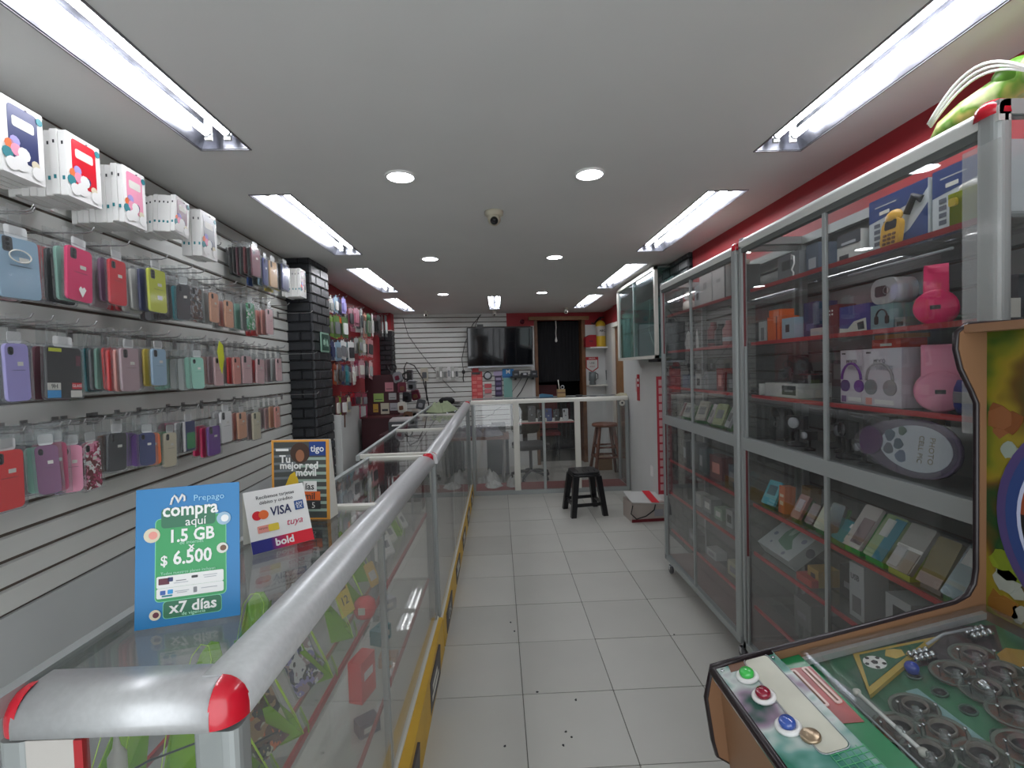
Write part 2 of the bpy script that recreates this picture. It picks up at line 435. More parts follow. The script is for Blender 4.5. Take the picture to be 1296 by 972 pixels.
# white side panel seen past the column
struct('trim_1', MB().box((-1.56, 4.02, 0), (-1.335, 4.05, 1.2), WHITEP))
brick_column('column', -1.84, 7.05, -1.56, 7.24, 'yX', z1=2.16)
struct('trim_2', MB().box((-1.84, 7.04, 2.17), (-1.555, 7.24, ZC), REDP))
struct('trim_3', MB().box((-1.84, 7.03, 2.158), (-1.552, 7.24, 2.17), C('offwhite')))

# far wall, skewed 7.4 degrees
AB = math.atan(0.438 / 3.357)
BW = bpy.data.objects.new('wall_back', None)
def BWm(name, b, parent=None, loc=(0, 0, 0), rot=(0, 0, 0)): pass
b = MB()
D0, D1, ZD = 2.20, 2.965, 2.30   # door opening in wall coordinates
b.box((0, 0.012, 0), (2.12, 0.14, 2.42), GROOVE)
b.box((2.12, 0, 0), (D0, 0.14, 2.42), WHITEP)
b.box((D0, 0, ZD), (D1, 0.14, 2.42), REDP)
b.box((D1, 0, 0), (3.60, 0.14, 2.22), WHITEP)
b.box((D1, 0, 2.22), (3.60, 0.14, 2.42), REDP)
b.box((1.735, -0.003, 2.215), (2.12, 0.012, 2.42), REDP)
b.box((2.12, -0.003, 2.215), (D0, 0, 2.42), REDP)
wb = struct('wall_back', b, None, (-1.567, 7.24, 0), (0, 0, AB))
def BP(u, d=0.0, z=0.0):
    """point of the far wall: u along it, d metres in front"""
    return (-1.567 + u * math.cos(AB) + d * math.sin(AB), 7.24 + u * math.sin(AB) - d * math.cos(AB), z)
s1 = slat_mesh(2.12, SP - 0.009, SLATM); s2 = slat_mesh(1.735, SP - 0.009, SLATM)
zs = 0.52
while zs < ZC - 0.02:
    o = obj('slat', s2 if zs > 2.18 else s1, wb, (0, 0.012, zs + 0.006)); zs += SP
obj('panel', MB().box((0, 0, 0), (2.12, 0.012, 0.52), WHITEP), wb)
# door: frame, room behind, its unlit dark put into the wall colour
dk = C((26, 26, 28), .9)
b = MB()
for (x0, x1) in ((D0 - .03, D0 + .02), (D1 - .02, D1 + .04)): b.box((x0, -0.02, 0), (x1, 0.15, ZD), WOODM)
b.box((D0 - .12, -0.05, ZD), (D1 + .10, 0.0, ZD + .055), WOODL)
struct('door_1', b, None, (-1.567, 7.24, 0), (0, 0, AB))
b = MB(); b.box((D0 - .3, 1.3, 0), (D1 + .3, 1.36, 2.4), dk); b.box((D0 - .35, .15, 0), (D0 - .3, 1.3, 2.4), dk); b.box((D1 + .3, .15, 0), (D1 + .35, 1.3, 2.4), dk)
b.box((D0 - .35, .14, 2.4), (D1 + .35, 1.36, 2.44), dk)
struct('wall_passage', b, None, (-1.567, 7.24, 0), (0, 0, AB))
# a black curtain drawn across the opening, short of the floor
b = MB(); n = 40; v = []
for i in range(n + 1):
    x = D0 + .03 + (D1 - D0 - .06) * i / n; y = 0.09 + 0.012 * math.sin(i * 1.9) + 0.006 * math.sin(i * 4.1)
    v += [(x, y, 1.32), (x, y, 2.28), (x, y + .006, 1.32), (x, y + .006, 2.28)]
f = []
for i in range(n):
    a = i * 4; f += [(a, a + 4, a + 5, a + 1), (a + 2, a + 3, a + 7, a + 6)]
b.add(v, f, mat('black_curtain', (16, 17, 20), .95), True)
tag(obj('curtain', b, None, (-1.567, 7.24, 0), (0, 0, AB)), 'black curtain hanging in the doorway of the far wall', 'curtain')
# bead chain with bulb hanging in the doorway
t = thing('hanging_bulb', 'bulb on a short cord hanging in front of the black curtain', 'lamp', BP(2.52, 0.03, 2.29))
obj('cord', MB().tube([(0, 0, 0.0), (0.004, 0, -.1), (-.003, 0, -.2), (0, 0, -.27)], 0.006, C('offwhite')), t)
obj('bulb', MB().lathe([(0.004, .02), (.011, .01), (.012, -.005), (.02, -.03), (.018, -.05), (.004, -.062)], (0, 0, -.28), mat('bulb_glass', (220, 220, 215), .1, coat=1), 14), t)

# right wall
SW0, SW1 = -1.2, 3.68
b = MB(); b.box((1.562, SW0, 0), (1.68, SW1, 2.42), GROOVE); b.box((1.54, SW0, 2.13), (1.562, SW1, 2.42), REDP)
wr = struct('wall_right', b)
sr = slat_mesh(SW1 - SW0, 0.085, SLATR, 0.014)
z = 0.1
while z < 2.1:
    obj('slat', sr, wr, (1.556, SW1, z), (0, 0, -PI / 2)); z += 0.093
brick_column('column', 1.52, 3.70, 1.9, 4.3, 'yx')
b = MB(); b.hexa([(1.60, 4.3, 0), (1.72, 4.3, 0), (1.72, 6.02, 0), (1.60, 6.02, 0)], [(1.60, 4.3, 2.42), (1.72, 4.3, 2.42), (1.72, 6.02, 2.42), (1.60, 6.02, 2.42)], WHITEP)
b.box((1.74, 6.9, 0), (1.86, 7.8, 2.42), WHITEP); b.box((1.70, 6.02, 2.16), (1.86, 6.9, 2.42), REDP); b.box((1.735, 6.9, 2.2), (1.86, 7.8, 2.42), REDP)
b.box((1.592, 4.3, 2.2), (1.72, 6.02, 2.42), REDP)
struct('wall_side', b)
b = MB(); b.box((1.66, 6.02, 0), (1.72, 6.10, 2.14), C('offwhite')); b.box((1.66, 6.82, 0), (1.74, 6.9, 2.14), C('offwhite')); b.box((1.66, 6.02, 2.10), (1.74, 6.9, 2.16), C('offwhite'))
b.box((1.70, 6.10, 0), (1.74, 6.82, 2.10), WOODM)
for z in (0.25, 1.15): b.box((1.692, 6.2, z), (1.70, 6.72, z + .75), WOODL)
struct('door_2', b)
obj('door_handle', MB().cyl((1.69, 6.16, 1.0), (1.64, 6.16, 1.0), .012, CHROME, 10).cyl((1.645, 6.16, 1.0), (1.645, 6.26, 1.0), .009, CHROME, 10), bpy.data.objects['door_2'])
# shop front behind the camera: side piers, pavement outside
struct('wall_front', MB().box((-1.95, -1.3, 0), (-1.25, -1.2, 2.6), GREYP).box((1.35, -1.3, 0), (2.05, -1.2, 2.6), GREYP))
# ================================================================= GLASS COUNTERS
BANNERY = mat('yellow_skirt', (214, 172, 58), .5, noise=.12, nscale=6)
def rail_profile(w, h, r=0.03, side=1):
    """rounded aluminium rail: rounded on its outer upper edge (side=+1: +x)"""
    p = [(-w, 0), (0, 0), (0, h - r)]
    for i in range(1, 8):
        a = PI / 2 * i / 8; p.append((-r + r * math.cos(a), h - r + r * math.sin(a)))
    p += [(-r, h), (-w, h)]
    return [(side * x, z) for x, z in p]
def counter(label, x0, x1, y0, y1, zt0, zt1, posts, bars, near_rail=True, shelf_z=(0.78, 0.42), caps=True, skirt=True, base=0.17, ports=(), yaw=0.0, sk0=.008, sk1=.008):
    """glass counter: aisle side at x1. zt0/zt1 = top height at near/far end"""
    t = thing('glass_counter', label, 'counter', (x1, y0, 0), (0, 0, yaw))
    L = y1 - y0; Wd = x1 - x0
    def zt(y): return zt0 + (zt1 - zt0) * y / L
    # base with yellow printed skirt
    obj('plinth', MB().box((-Wd, 0.0, 0.0), (-0.012, L, base), C((92, 92, 90), .6)), t)
    obj('bottom_board', MB().box((-Wd, 0.0, base), (-0.004, L, base + .02), C('offwhite', .5)), t)
    if skirt:
        sk = obj('skirt', MB().hexa([(-.012, 0, .002), (sk0, 0, .002), (sk1, L, .002), (-.012, L, .002)], [(-.012, 0, base + .012), (sk0 - .006, 0, base + .012), (sk1 - .006, L, base + .012), (-.012, L, base + .012)], BANNERY), t)
        sl = (sk1 - sk0) / L
        n = max(1, round(L / 0.62))
        for i in range(n):
            a = (i + .16) * L / n; b_ = a + 0.30
            if b_ > L: break
            ox = sk0 + sl * (a + .15) - .001
            pan = MB().prism([(a, .018), (b_, .018), (b_ + .03, base - .02), (a + .03, base - .02)], 0, ox - .008, ox + .0035, C((70, 66, 70), .5))
            obj('printed_panel', pan, sk)
            text('CEL', .09, C('offwhite'), sk, (ox + .0045, a + .16, base / 2), (PI / 2, 0, PI / 2)) if i == 0 else obj('print', MB().box((ox, a + .05, .05), (ox + .0042, b_ - .05, .075), C('offwhite')).box((ox, a + .07, .09), (ox + .0042, b_ - .09, .115), C('offwhite')), sk)
    # aisle top rail
    pr = rail_profile(.072, .060, .045)
    b = MB(); n = len(pr); vs = [(x, .04 if near_rail else 0, zt(0) - .060 + z) for x, z in pr] + [(x, L, zt(L) - .060 + z) for x, z in pr]
    b.add(vs, [tuple(range(n)), tuple(reversed(range(n, 2 * n)))] + [(i, n + i, n + (i + 1) % n, (i + 1) % n) for i in range(n)], ALU, True)
    r = obj('top_rail', b, t)
    for p in r.data.polygons: p.use_smooth = len(p.vertices) == 4
    # outer edge rail toward the shop wall, flat and thin
    obj('side_rail', MB().hexa([(-Wd, 0, zt(0) - .03), (-Wd + .022, 0, zt(0) - .03), (-Wd + .022, L, zt(L) - .03), (-Wd, L, zt(L) - .03)], [(-Wd, 0, zt(0)), (-Wd + .022, 0, zt(0)), (-Wd + .022, L, zt(L)), (-Wd, L, zt(L))], ALU2), t)
    if near_rail:
        p2 = rail_profile(.072, .060, .045, side=-1)
        b = MB(); n = len(p2); vs = [(-Wd + .036, x, zt0 - .0608 + z) for x, z in p2] + [(-.04, x, zt0 - .0608 + z) for x, z in p2]
        b.add(vs, [tuple(range(n)), tuple(reversed(range(n, 2 * n)))] + [(i, n + i, n + (i + 1) % n, (i + 1) % n) for i in range(n)], ALU, True)
        e = obj('end_rail', b, t)
        for p in e.data.polygons: p.use_smooth = len(p.vertices) == 4
    if near_rail:
        obj('corner_block', MB().box((-.072, .038, zt0 - .060), (-.038, .074, zt0 - .0016), ALU), t)
    for y in bars:
        obj('cross_bar', MB().box((-Wd + .02, y - .016, zt(y) - .02), (-.06, y + .016, zt(y) + .002), C('offwhite', .4)), t)
    # corner posts, mid posts
    for (px, py, w) in posts:
        obj('post', MB().prism(rr(w * (1.35 if w > .05 else 1), w * (.84 if w > .05 else 1), w * .25, 3, px, py), 2, base, zt(py) - .07, ALU2), t)
    # glass: top panes between bars, front panes between posts
    ys_ = sorted([0.0 + (.05 if near_rail else .01)] + list(bars) + [L])
    for a, c in zip(ys_[:-1], ys_[1:]):
        if c - a < .05: continue
        obj('top_pane', MB().hexa([(-Wd + .01, a, zt(a) - .012), (-.05, a, zt(a) - .012), (-.05, c, zt(c) - .012), (-Wd + .01, c, zt(c) - .012)],
            [(-Wd + .01, a, zt(a) - .006), (-.05, a, zt(a) - .006), (-.05, c, zt(c) - .006), (-Wd + .01, c, zt(c) - .006)], GLASS_TOP), t)
    for a, c in ports:
        obj('front_pane', MB().hexa([(-.018, a, base + .02), (-.013, a, base + .02), (-.013, c, base + .02), (-.018, c, base + .02)],
            [(-.018, a, zt(a) - .06), (-.013, a, zt(a) - .06), (-.013, c, zt(c) - .06), (-.018, c, zt(c) - .06)], GLASS), t)
    if near_rail:
        obj('end_pane', MB().box((-Wd + .12, .012, base + .02), (-.03, .017, zt0 - .06), GLASS), t)
        obj('end_panel', MB().box((-Wd + .045, .010, base), (-Wd + .12, .016, zt0 - .07), C((188, 184, 178), .5)), t)
        obj('edge_strip', MB().box((-Wd + .12, .008, base), (-Wd + .133, .02, zt0 - .07), REDEDGE), t)
    for z in shelf_z:
        s = obj('shelf', MB().box((-Wd + .03, .03, z - .006), (-.05, L - .02, z), GLASS_TOP), t)
        obj('edge_strip', MB().box((-.05, .03, z - .012), (-.042, L - .02, z + .003), REDEDGE), s)
        obj('edge_strip', MB().box((-Wd + .022, .03, z - .012), (-Wd + .03, L - .02, z + .003), REDEDGE), s)
    if caps:
        cl = [(-.036, .036, zt0, 0)] + ([(-Wd + .036, .036, zt0, 1)] if near_rail else [])
        for (cx, cy, z, k) in cl:
            b = MB(); sx = 1 if k == 0 else -1; n = 10; r = .041; cx -= sx * .006; cy += .006; prof = [(PI / 2 * i / 5) for i in range(6)]
            rows = [[(cx, cy, z + .001)] * (n + 1)] + [[(cx + sx * r * math.sin(p) * math.cos(PI / 2 * j / n), cy - r * math.sin(p) * math.sin(PI / 2 * j / n), z - .041 + .042 * math.cos(p)) for j in range(n + 1)] for p in prof[1:]]
            rows.append([(v[0], v[1], z - .060) for v in rows[-1]])
            b.add([v for g in rows for v in g], [(i * (n + 1) + j, (i + 1) * (n + 1) + j, (i + 1) * (n + 1) + j + 1, i * (n + 1) + j + 1) for i in range(len(rows) - 1) for j in range(n)], REDCAP, True)
            obj('corner_cap', b, t, label='glossy red corner cap')
    return t
c1 = counter('long glass counter of the aisle, nearest the street, carrying three standing cards', -.765, -.40, .69, 2.60, 1.09, 1.09,
    [(-.042, .036, .052), (-.365 + .03, .03, .045), (-.025, .89, .022), (-.03, 1.885, .04), (-.365 + .02, 1.885, .03)], [.965, 1.885], ports=((.05, .87), (.91, 1.87)), yaw=-.0175, sk0=.058, sk1=.022)
c2 = counter('second glass counter of the aisle, between the nearest one and the far counter', -.80, -.352, 2.625, 5.765, 1.095, 1.165,
    [(-.03, .03, .03), (-.03, 1.0, .02), (-.03, 1.9, .02), (-.025, 3.09, .035), (-.44, 3.09, .03), (-.43, 1.5, .02)], [.02, .95, 1.9], near_rail=False, shelf_z=(), base=.14,
    ports=((.04, .98), (1.02, 1.88), (1.92, 3.05)))
for (cy, z, tt) in ((1.893, 1.09, c1),):
    obj('corner_cap', MB().lathe([(.0, .012), (.02, .008), (.03, -.005), (.032, -.05), (.0, -.05)], (-.034, cy + .01, z), REDCAP, 14), tt, label='glossy red corner cap')
obj('corner_cap', MB().lathe([(.0, .01), (.02, .006), (.03, -.005), (.032, -.04), (.0, -.04)], (-.034, 3.09, 1.165), REDCAP, 14), c2, label='glossy red corner cap')

# far counter across the shop
t = thing('glass_counter', 'glass counter running across the far end of the aisle behind the black stool', 'counter', (-.345, 5.78, 0))
LX, DP, ZT = 1.93, .42, 1.172
b = MB(); pr = rail_profile(.05, .05, .03)
obj('top_rail', MB().prism([(-x, z + ZT - .05) for x, z in pr], 0, 0, LX, C('offwhite', .35)), t)
obj('back_rail', MB().box((0, DP - .03, ZT - .03), (LX, DP, ZT), ALU2), t)
obj('top_pane', MB().box((0, .03, ZT - .012), (LX, DP - .03, ZT - .006), GLASS_TOP), t)
obj('bottom_rail', MB().box((0, 0, 0.0), (LX, .045, .05), ALU2), t)
obj('bottom_board', MB().box((0.02, .045, .03), (LX - .02, DP, .05), C((128, 60, 60), .5)), t)
for x, w in ((0.015, .03), (.545, .075), (.885, .035), (1.30, .07), (LX - .015, .04)):
    obj('post', MB().prism(rr(w, .03, .006, 2, x, .02), 2, .05, ZT - .045, C('offwhite', .4) if w > .05 else ALU2), t)
for x in (0.015, LX - .015): obj('post', MB().box((x - .015, DP - .03, .05), (x + .015, DP, ZT - .03), ALU2), t)
for a, c in ((.03, .52), (.57, .87), (.90, 1.27), (1.33, LX - .03)): obj('front_pane', MB().box((a, .018, .05), (c, .022, ZT - .05), GLASS), t)
obj('end_pane', MB().box((LX - .008, .03, .05), (LX - .003, DP - .03, ZT - .03), GLASS), t)
sh = obj('shelf', MB().box((.58, .06, .868), (1.27, .30, .876), C('offwhite', .4)), t)
obj('edge_strip', MB().box((.58, .052, .862), (1.27, .06, .878), C((196, 120, 120), .4)), sh)
obj('round_seal', MB().lathe([(0, 0), (.035, 0), (.036, .003), (0, .003)], (1.86, .012, 1.085), C('offwhite'), 20, axis='y').lathe([(0, 0), (.012, 0), (.012, .002), (0, .002)], (1.86, .010, 1.088), C('charcoal'), 12, axis='y'), t, label='round white sticker with a dark dot')

# ================================================================= TALL GLASS CABINETS
def cabinet(label, y0, y1, zb, zt, xf=1.205, xb=1.535, mid=(1.115, 1.175), shelves=(1.90, 1.64, 1.383, .843, .60, .327), post_near=.05, post_far=.02, split=.5, near_pane=True):
    t = thing('glass_cabinet', label, 'cabinet', (xf, y0, 0))
    L = y1 - y0; D = xb - xf
    # front top rail: rounded light strip and darker step below
    p = []
    for i in range(9):
        a = PI * (.5 + i / 8 / 2 * 1.0); p.append((.022 + .022 * math.cos(a), -.022 + .022 * math.sin(a)))
    prof = [(x, zt + z) for x, z in p] + [(0.0, zt - .05), (.03, zt - .05), (.03, zt)]
    obj('top_rail', MB().prism(prof, 1, 0, L, mat('pale_aluminium', (205, 208, 204), .4, .3)), t)
    obj('sliding_track', MB().box((.004, .02, zt - .072), (.028, L - .01, zt - .05), C((96, 100, 98), .5)), t)
    obj('back_rail', MB().box((D - .03, 0, zt - .04), (D, L, zt), ALU2), t)
    for y in (0.0, L - .03): obj('side_rail', MB().box((.002, y, zt - .035), (D - .03, y + .03, zt), ALU2), t)
    obj('bottom_rail', MB().box((0, 0, zb), (.03, L, zb + .035), ALU2), t)
    obj('bottom_board', MB().box((.03, 0, zb + .005), (D, L, zb + .03), C((128, 98, 96), .5)), t)
    obj('middle_rail', MB().box((-.002, .01, mid[0]), (.03, L - .01, mid[1]), ALU2), t)
    obj('post', MB().prism(rr(.045, post_near, .018, 4, .02, post_near / 2), 2, zb, zt - .03, ALU2), t)
    obj('post', MB().box((0, L - post_far, zb), (.028, L, zt - .04), ALU2), t)
    for y in (0.0, L - .025): obj('post', MB().box((D - .028, y, zb), (D, y + .025, zt - .03), ALU2), t)
    ym = L * split
    for (a, c, off) in ((.03, ym + .01, .006), (ym - .01, L - .01, .014)):
        for (z0, z1) in ((mid[1], zt - .07), (zb + .03, mid[0])):
            d = obj('sliding_door', MB().box((off, a, z0), (off + .004, c, z1), GLASS), t)
            st = MB().box((off - .004, c - .016, z0), (off + .008, c, z1), ALU2) if a < .1 else MB().box((off - .003, c - .012, z0), (off + .008, c, z1), C((120, 50, 55), .5))
            obj('stile', st, d)
            if a > .1: obj('handle', MB().box((off - .008, c - .03, z0 + .0), (off, c - .02, z0 + .45), ALU2), d)
    obj('side_pane', MB().box((.03, .008, zb + .03), (D - .03, .012, zt - .035), GLASS), t)
    obj('side_pane', MB().box((.03, L - .012, zb + .03), (D - .03, L - .008, zt - .035), GLASS), t)
    for z in shelves:
        s = obj('shelf', MB().box((.048, .03, z - .006), (D - .03, L - .03, z), GLASS_TOP), t)
        obj('edge_strip', MB().box((.040, .03, z - .012), (.048, L - .03, z + .004), REDEDGE), s)
    obj('mid_shelf', MB().box((.03, .03, mid[1] - .02), (D - .03, L - .03, mid[1] - .012), C((110, 112, 112), .5)), t)
    for (x, y) in ((.03, .04), (.03, L - .04), (D - .04, .04), (D - .04, L - .04)):
        w = obj('caster', MB().lathe([(0, -.011), (.026, -.011), (.03, -.007), (.03, .007), (.026, .011), (0, .011)], (x, y, .03), C((84, 84, 86), .4), 16, axis='x').box((x - .014, y - .012, .03), (x + .014, y + .012, .062), CHROME).cyl((x, y, .06), (x, y, zb), .008, CHROME, 8), t)
    return t
cabB = cabinet('tall glass cabinet near the street, behind the arcade machine, with headphones inside', 1.11, 2.33, .10, 2.155, post_near=.058, split=.5)
obj('corner_cap', MB().lathe([(0, .012), (.022, .008), (.034, -.006), (.036, -.03), (0, -.03)], (.022, .034, 2.155), REDCAP, 14), cabB, label='glossy red corner cap')
cabA = cabinet('tall glass cabinet standing deeper in the shop, next to the white wall', 2.36, 3.47, .10, 2.14, post_near=.055, split=.52)
obj('corner_cap', MB().lathe([(0, .006), (.02, .003), (.026, -.006), (.026, -.03), (0, -.03)], (.018, .02, 2.14), REDCAP, 12), cabA, label='glossy red corner cap')
# small empty glass case hung on the side wall
t = thing('hanging_glass_case', 'empty teal-tinted glass case hung high on the white side wall', 'cabinet', (1.37, 4.08, 1.60))
L, H, D = 1.30, .80, .228
TEAL = glass('teal_glass', (.72, .86, .84), .0, 1.5, .02)
WH = C('offwhite', .35)
for (a, b_) in (((0, 0, H - .03), (.03, L, H)), ((0, 0, 0), (.03, L, .03)), ((0, 0, 0), (.03, .03, H)), ((0, L - .03, 0), (.03, L, H))): obj('frame_bar', MB().box(a, b_, WH), t)
obj('back_panel', MB().box((D - .006, 0, 0), (D, L, H), C((86, 108, 110), .3, 0, .3)), t)
for z in (.004, H - .01): obj('panel', MB().box((.03, 0, z), (D, L, z + .006), C((150, 154, 150), .4)), t)
for y in (.002, L - .006): obj('side_pane', MB().box((.03, y, .02), (D - .01, y + .005, H - .02), TEAL), t)
for (a, c, o_) in ((.03, .68, .008), (.62, L - .03, .016)): d = obj('sliding_door', MB().box((o_, a, .03), (o_ + .004, c, H - .03), TEAL), t); obj('stile', MB().box((o_ - .003, c - .012, .03), (o_ + .006, c, H - .03), ALU2), d)
for z in (.29, .54): obj('shelf', MB().box((.04, .02, z), (D - .012, L - .02, z + .006), TEAL), t)
obj('cable', MB().tube([(.12, .5, .54), (.1, .45, .42), (.11, .52, .3), (.1, .4, .18), (.12, .3, .04)], .003, C('offwhite')), t)
obj('bracket', MB().box((.03, .06, -.028), (.2, .30, -.004), BLACKP), t)
LEFT = [
    (0, 'navy', 'box', 'navy', ['white', 'white', 'white', 'white', 'white', 'white'], 1.313, 0.121, 2.091, 2.286, 0.2),
    (0, 'red', 'box', 'red', ['white', 'white', 'white', 'white', 'white', 'white', 'white'], 1.511, 0.128, 2.098, 2.288, 0.2),
    (0, 'pink', 'box', 'pink', ['white', 'white', 'white', 'white', 'white', 'white', 'white', 'white'], 1.728, 0.109, 2.089, 2.285, 0.2),
    (0, 'tilted red', 'box', 'maroon', ['white', 'white', 'white', 'white', 'white', 'white', 'white', 'white', 'white'], 2.008, 0.093, 2.135, 2.284, 0.2),
    (0, 'clear-windowed', 'box', 'grey', ['white', 'white', 'charcoal'], 2.199, 0.125, 2.086, 2.288, 0.2),
    (0, 'dark maroon', 'bag', 'maroon', ['black', 'darkred', 'black', 'maroon', 'black', 'black'], 2.752, 0.121, 2.113, 2.282, 0.16),
    (0, 'blue speckled', 'bag', 'navy', ['paleblue', 'charcoal', 'blue'], 2.877, 0.077, 2.082, 2.253, 0.16),
    (0, 'yellow-edged', 'bag', 'tan', ['yellow', 'cream'], 2.985, 0.142, 2.091, 2.259, 0.16),
    (0, 'dark blue', 'bag', 'navy', ['charcoal', 'yellow', 'cream', 'yellow'], 3.178, 0.148, 2.103, 2.283, 0.16),
    (0, 'white carton', 'box', 'maroon', ['white', 'white', 'white', 'white', 'white'], 3.564, 0.153, 2.109, 2.31, 0.16),
    (1, 'pale blue', 'case', 'paleblue', ['pink', 'blush'], 1.279, 0.126, 1.767, 1.934, 0.2),
    (1, 'hot pink', 'case', 'hotpink', ['seafoam', 'charcoal', 'red', 'grey'], 1.477, 0.108, 1.786, 1.957, 0.2),
    (1, 'shiny red', 'case', 'red', ['plum', 'mauve', 'plum'], 1.628, 0.086, 1.797, 1.957, 0.2),
    (1, 'yellow-green', 'case', 'yellowgreen', ['navy', 'offwhite', 'offwhite', 'red', 'red'], 1.825, 0.113, 1.797, 1.967, 0.2),
    (1, 'black and teal', 'bag', 'charcoal', ['teal', 'black', 'charcoal', 'black', 'grey', 'charcoal'], 1.988, 0.048, 1.785, 1.941, 0.2),
    (1, 'brown glitter', 'bag', 'glitterbrown', ['grey', 'navy', 'charcoal'], 2.075, 0.094, 1.797, 1.943, 0.2),
    (1, 'orange', 'bag', 'peach', ['clear', 'clear', 'salmon'], 2.218, 0.081, 1.797, 1.943, 0.2),
    (1, 'copper', 'bag', 'peach', ['salmon', 'clear'], 2.347, 0.083, 1.787, 1.926, 0.2),
    (1, 'green glitter', 'bag', 'glittergreen', ['clear', 'seafoam', 'clear'], 2.574, 0.091, 1.794, 1.947, 0.2),
    (1, 'rosy', 'bag', 'blush', ['salmon', 'salmon', 'coral', 'coral'], 2.809, 0.087, 1.786, 1.944, 0.2),
    (2, 'lavender', 'case', 'lavender', ['grey'], 1.257, 0.076, 1.499, 1.66, 0.2),
    (2, 'screen protector', 'flat', 'black', ['maroon', 'navy'], 1.401, 0.132, 1.499, 1.657, 0.2),
    (2, 'mauve', 'case', 'mauve', ['salmon', 'coral', 'coral', 'seafoam', 'grey', 'teal', 'seafoam', 'teal'], 1.661, 0.097, 1.509, 1.666, 0.2),
    (2, 'powder blue', 'case', 'paleblue', ['yellow', 'mauve', 'mauve'], 1.813, 0.09, 1.523, 1.67, 0.2),
    (2, 'sea green', 'bag', 'seafoam', ['seafoam', 'clear', 'clear', 'seafoam', 'seafoam'], 2.057, 0.052, 1.501, 1.645, 0.2),
    (2, 'pale pink', 'bag', 'blush', ['mauve', 'salmon', 'mauve', 'clear'], 2.231, 0.082, 1.508, 1.65, 0.2),
    (2, 'coral-edged', 'bag', 'salmon', ['coral', 'clear', 'coral', 'coral'], 2.397, 0.055, 1.51, 1.655, 0.2),
    (2, 'dusty pink', 'bag', 'blush', ['mauve', 'blush'], 2.506, 0.113, 1.511, 1.663, 0.2),
    (2, 'tilted pink', 'bag', 'blush', ['coral', 'salmon'], 2.661, 0.108, 1.506, 1.65, 0.2),
    (2, 'small pink', 'bag', 'blush', ['clear', 'mauve', 'blush'], 2.908, 0.082, 1.513, 1.661, 0.2),
    (3, 'coral red', 'case', 'coral', ['offwhite'], 1.218, 0.094, 1.229, 1.39, 0.2),
    (3, 'smoky', 'bag', 'plum', ['seafoam', 'black', 'charcoal', 'plum'], 1.324, 0.019, 1.242, 1.386, 0.2),
    (3, 'crimson', 'bag', 'rose', ['rose'], 1.353, 0.02, 1.239, 1.39, 0.2),
    (3, 'violet-lined', 'bag', 'pink', ['navy', 'rose'], 1.406, 0.024, 1.225, 1.373, 0.2),
    (3, 'rose glitter', 'bag', 'glitterrose', ['navy', 'pink', 'lavender'], 1.478, 0.074, 1.216, 1.372, 0.2),
    (3, 'black pouch', 'case', 'charcoal', ['brown', 'clear'], 1.586, 0.089, 1.251, 1.385, 0.2),
    (3, 'indigo', 'bag', 'navy', ['purple', 'purple', 'lavender'], 1.725, 0.029, 1.24, 1.367, 0.2),
    (3, 'orange-edged', 'bag', 'orange', ['clear'], 1.75, 0.021, 1.235, 1.363, 0.2),
    (3, 'cream printed', 'bag', 'cream', ['green', 'lime', 'lime'], 1.856, 0.085, 1.211, 1.35, 0.2),
    (3, 'white and green', 'flat', 'dark', ['white', 'rose', 'rose'], 1.976, 0.097, 1.248, 1.38, 0.2),
    (3, 'violet', 'bag', 'purple', ['hotpink', 'hotpink'], 2.16, 0.109, 1.198, 1.339, 0.2),
    (3, 'white', 'case', 'white', ['white'], 2.27, 0.114, 1.238, 1.394, 0.2),
    (3, 'light orange', 'bag', 'peach', ['salmon', 'salmon'], 2.423, 0.097, 1.235, 1.377, 0.2),
    (3, 'ivory', 'bag', 'cream', ['mauve', 'clear', 'mauve'], 2.583, 0.102, 1.207, 1.363, 0.2),
    (3, 'beige', 'bag', 'salmon', ['peach', 'blush', 'mauve'], 2.853, 0.079, 1.237, 1.373, 0.2),
]
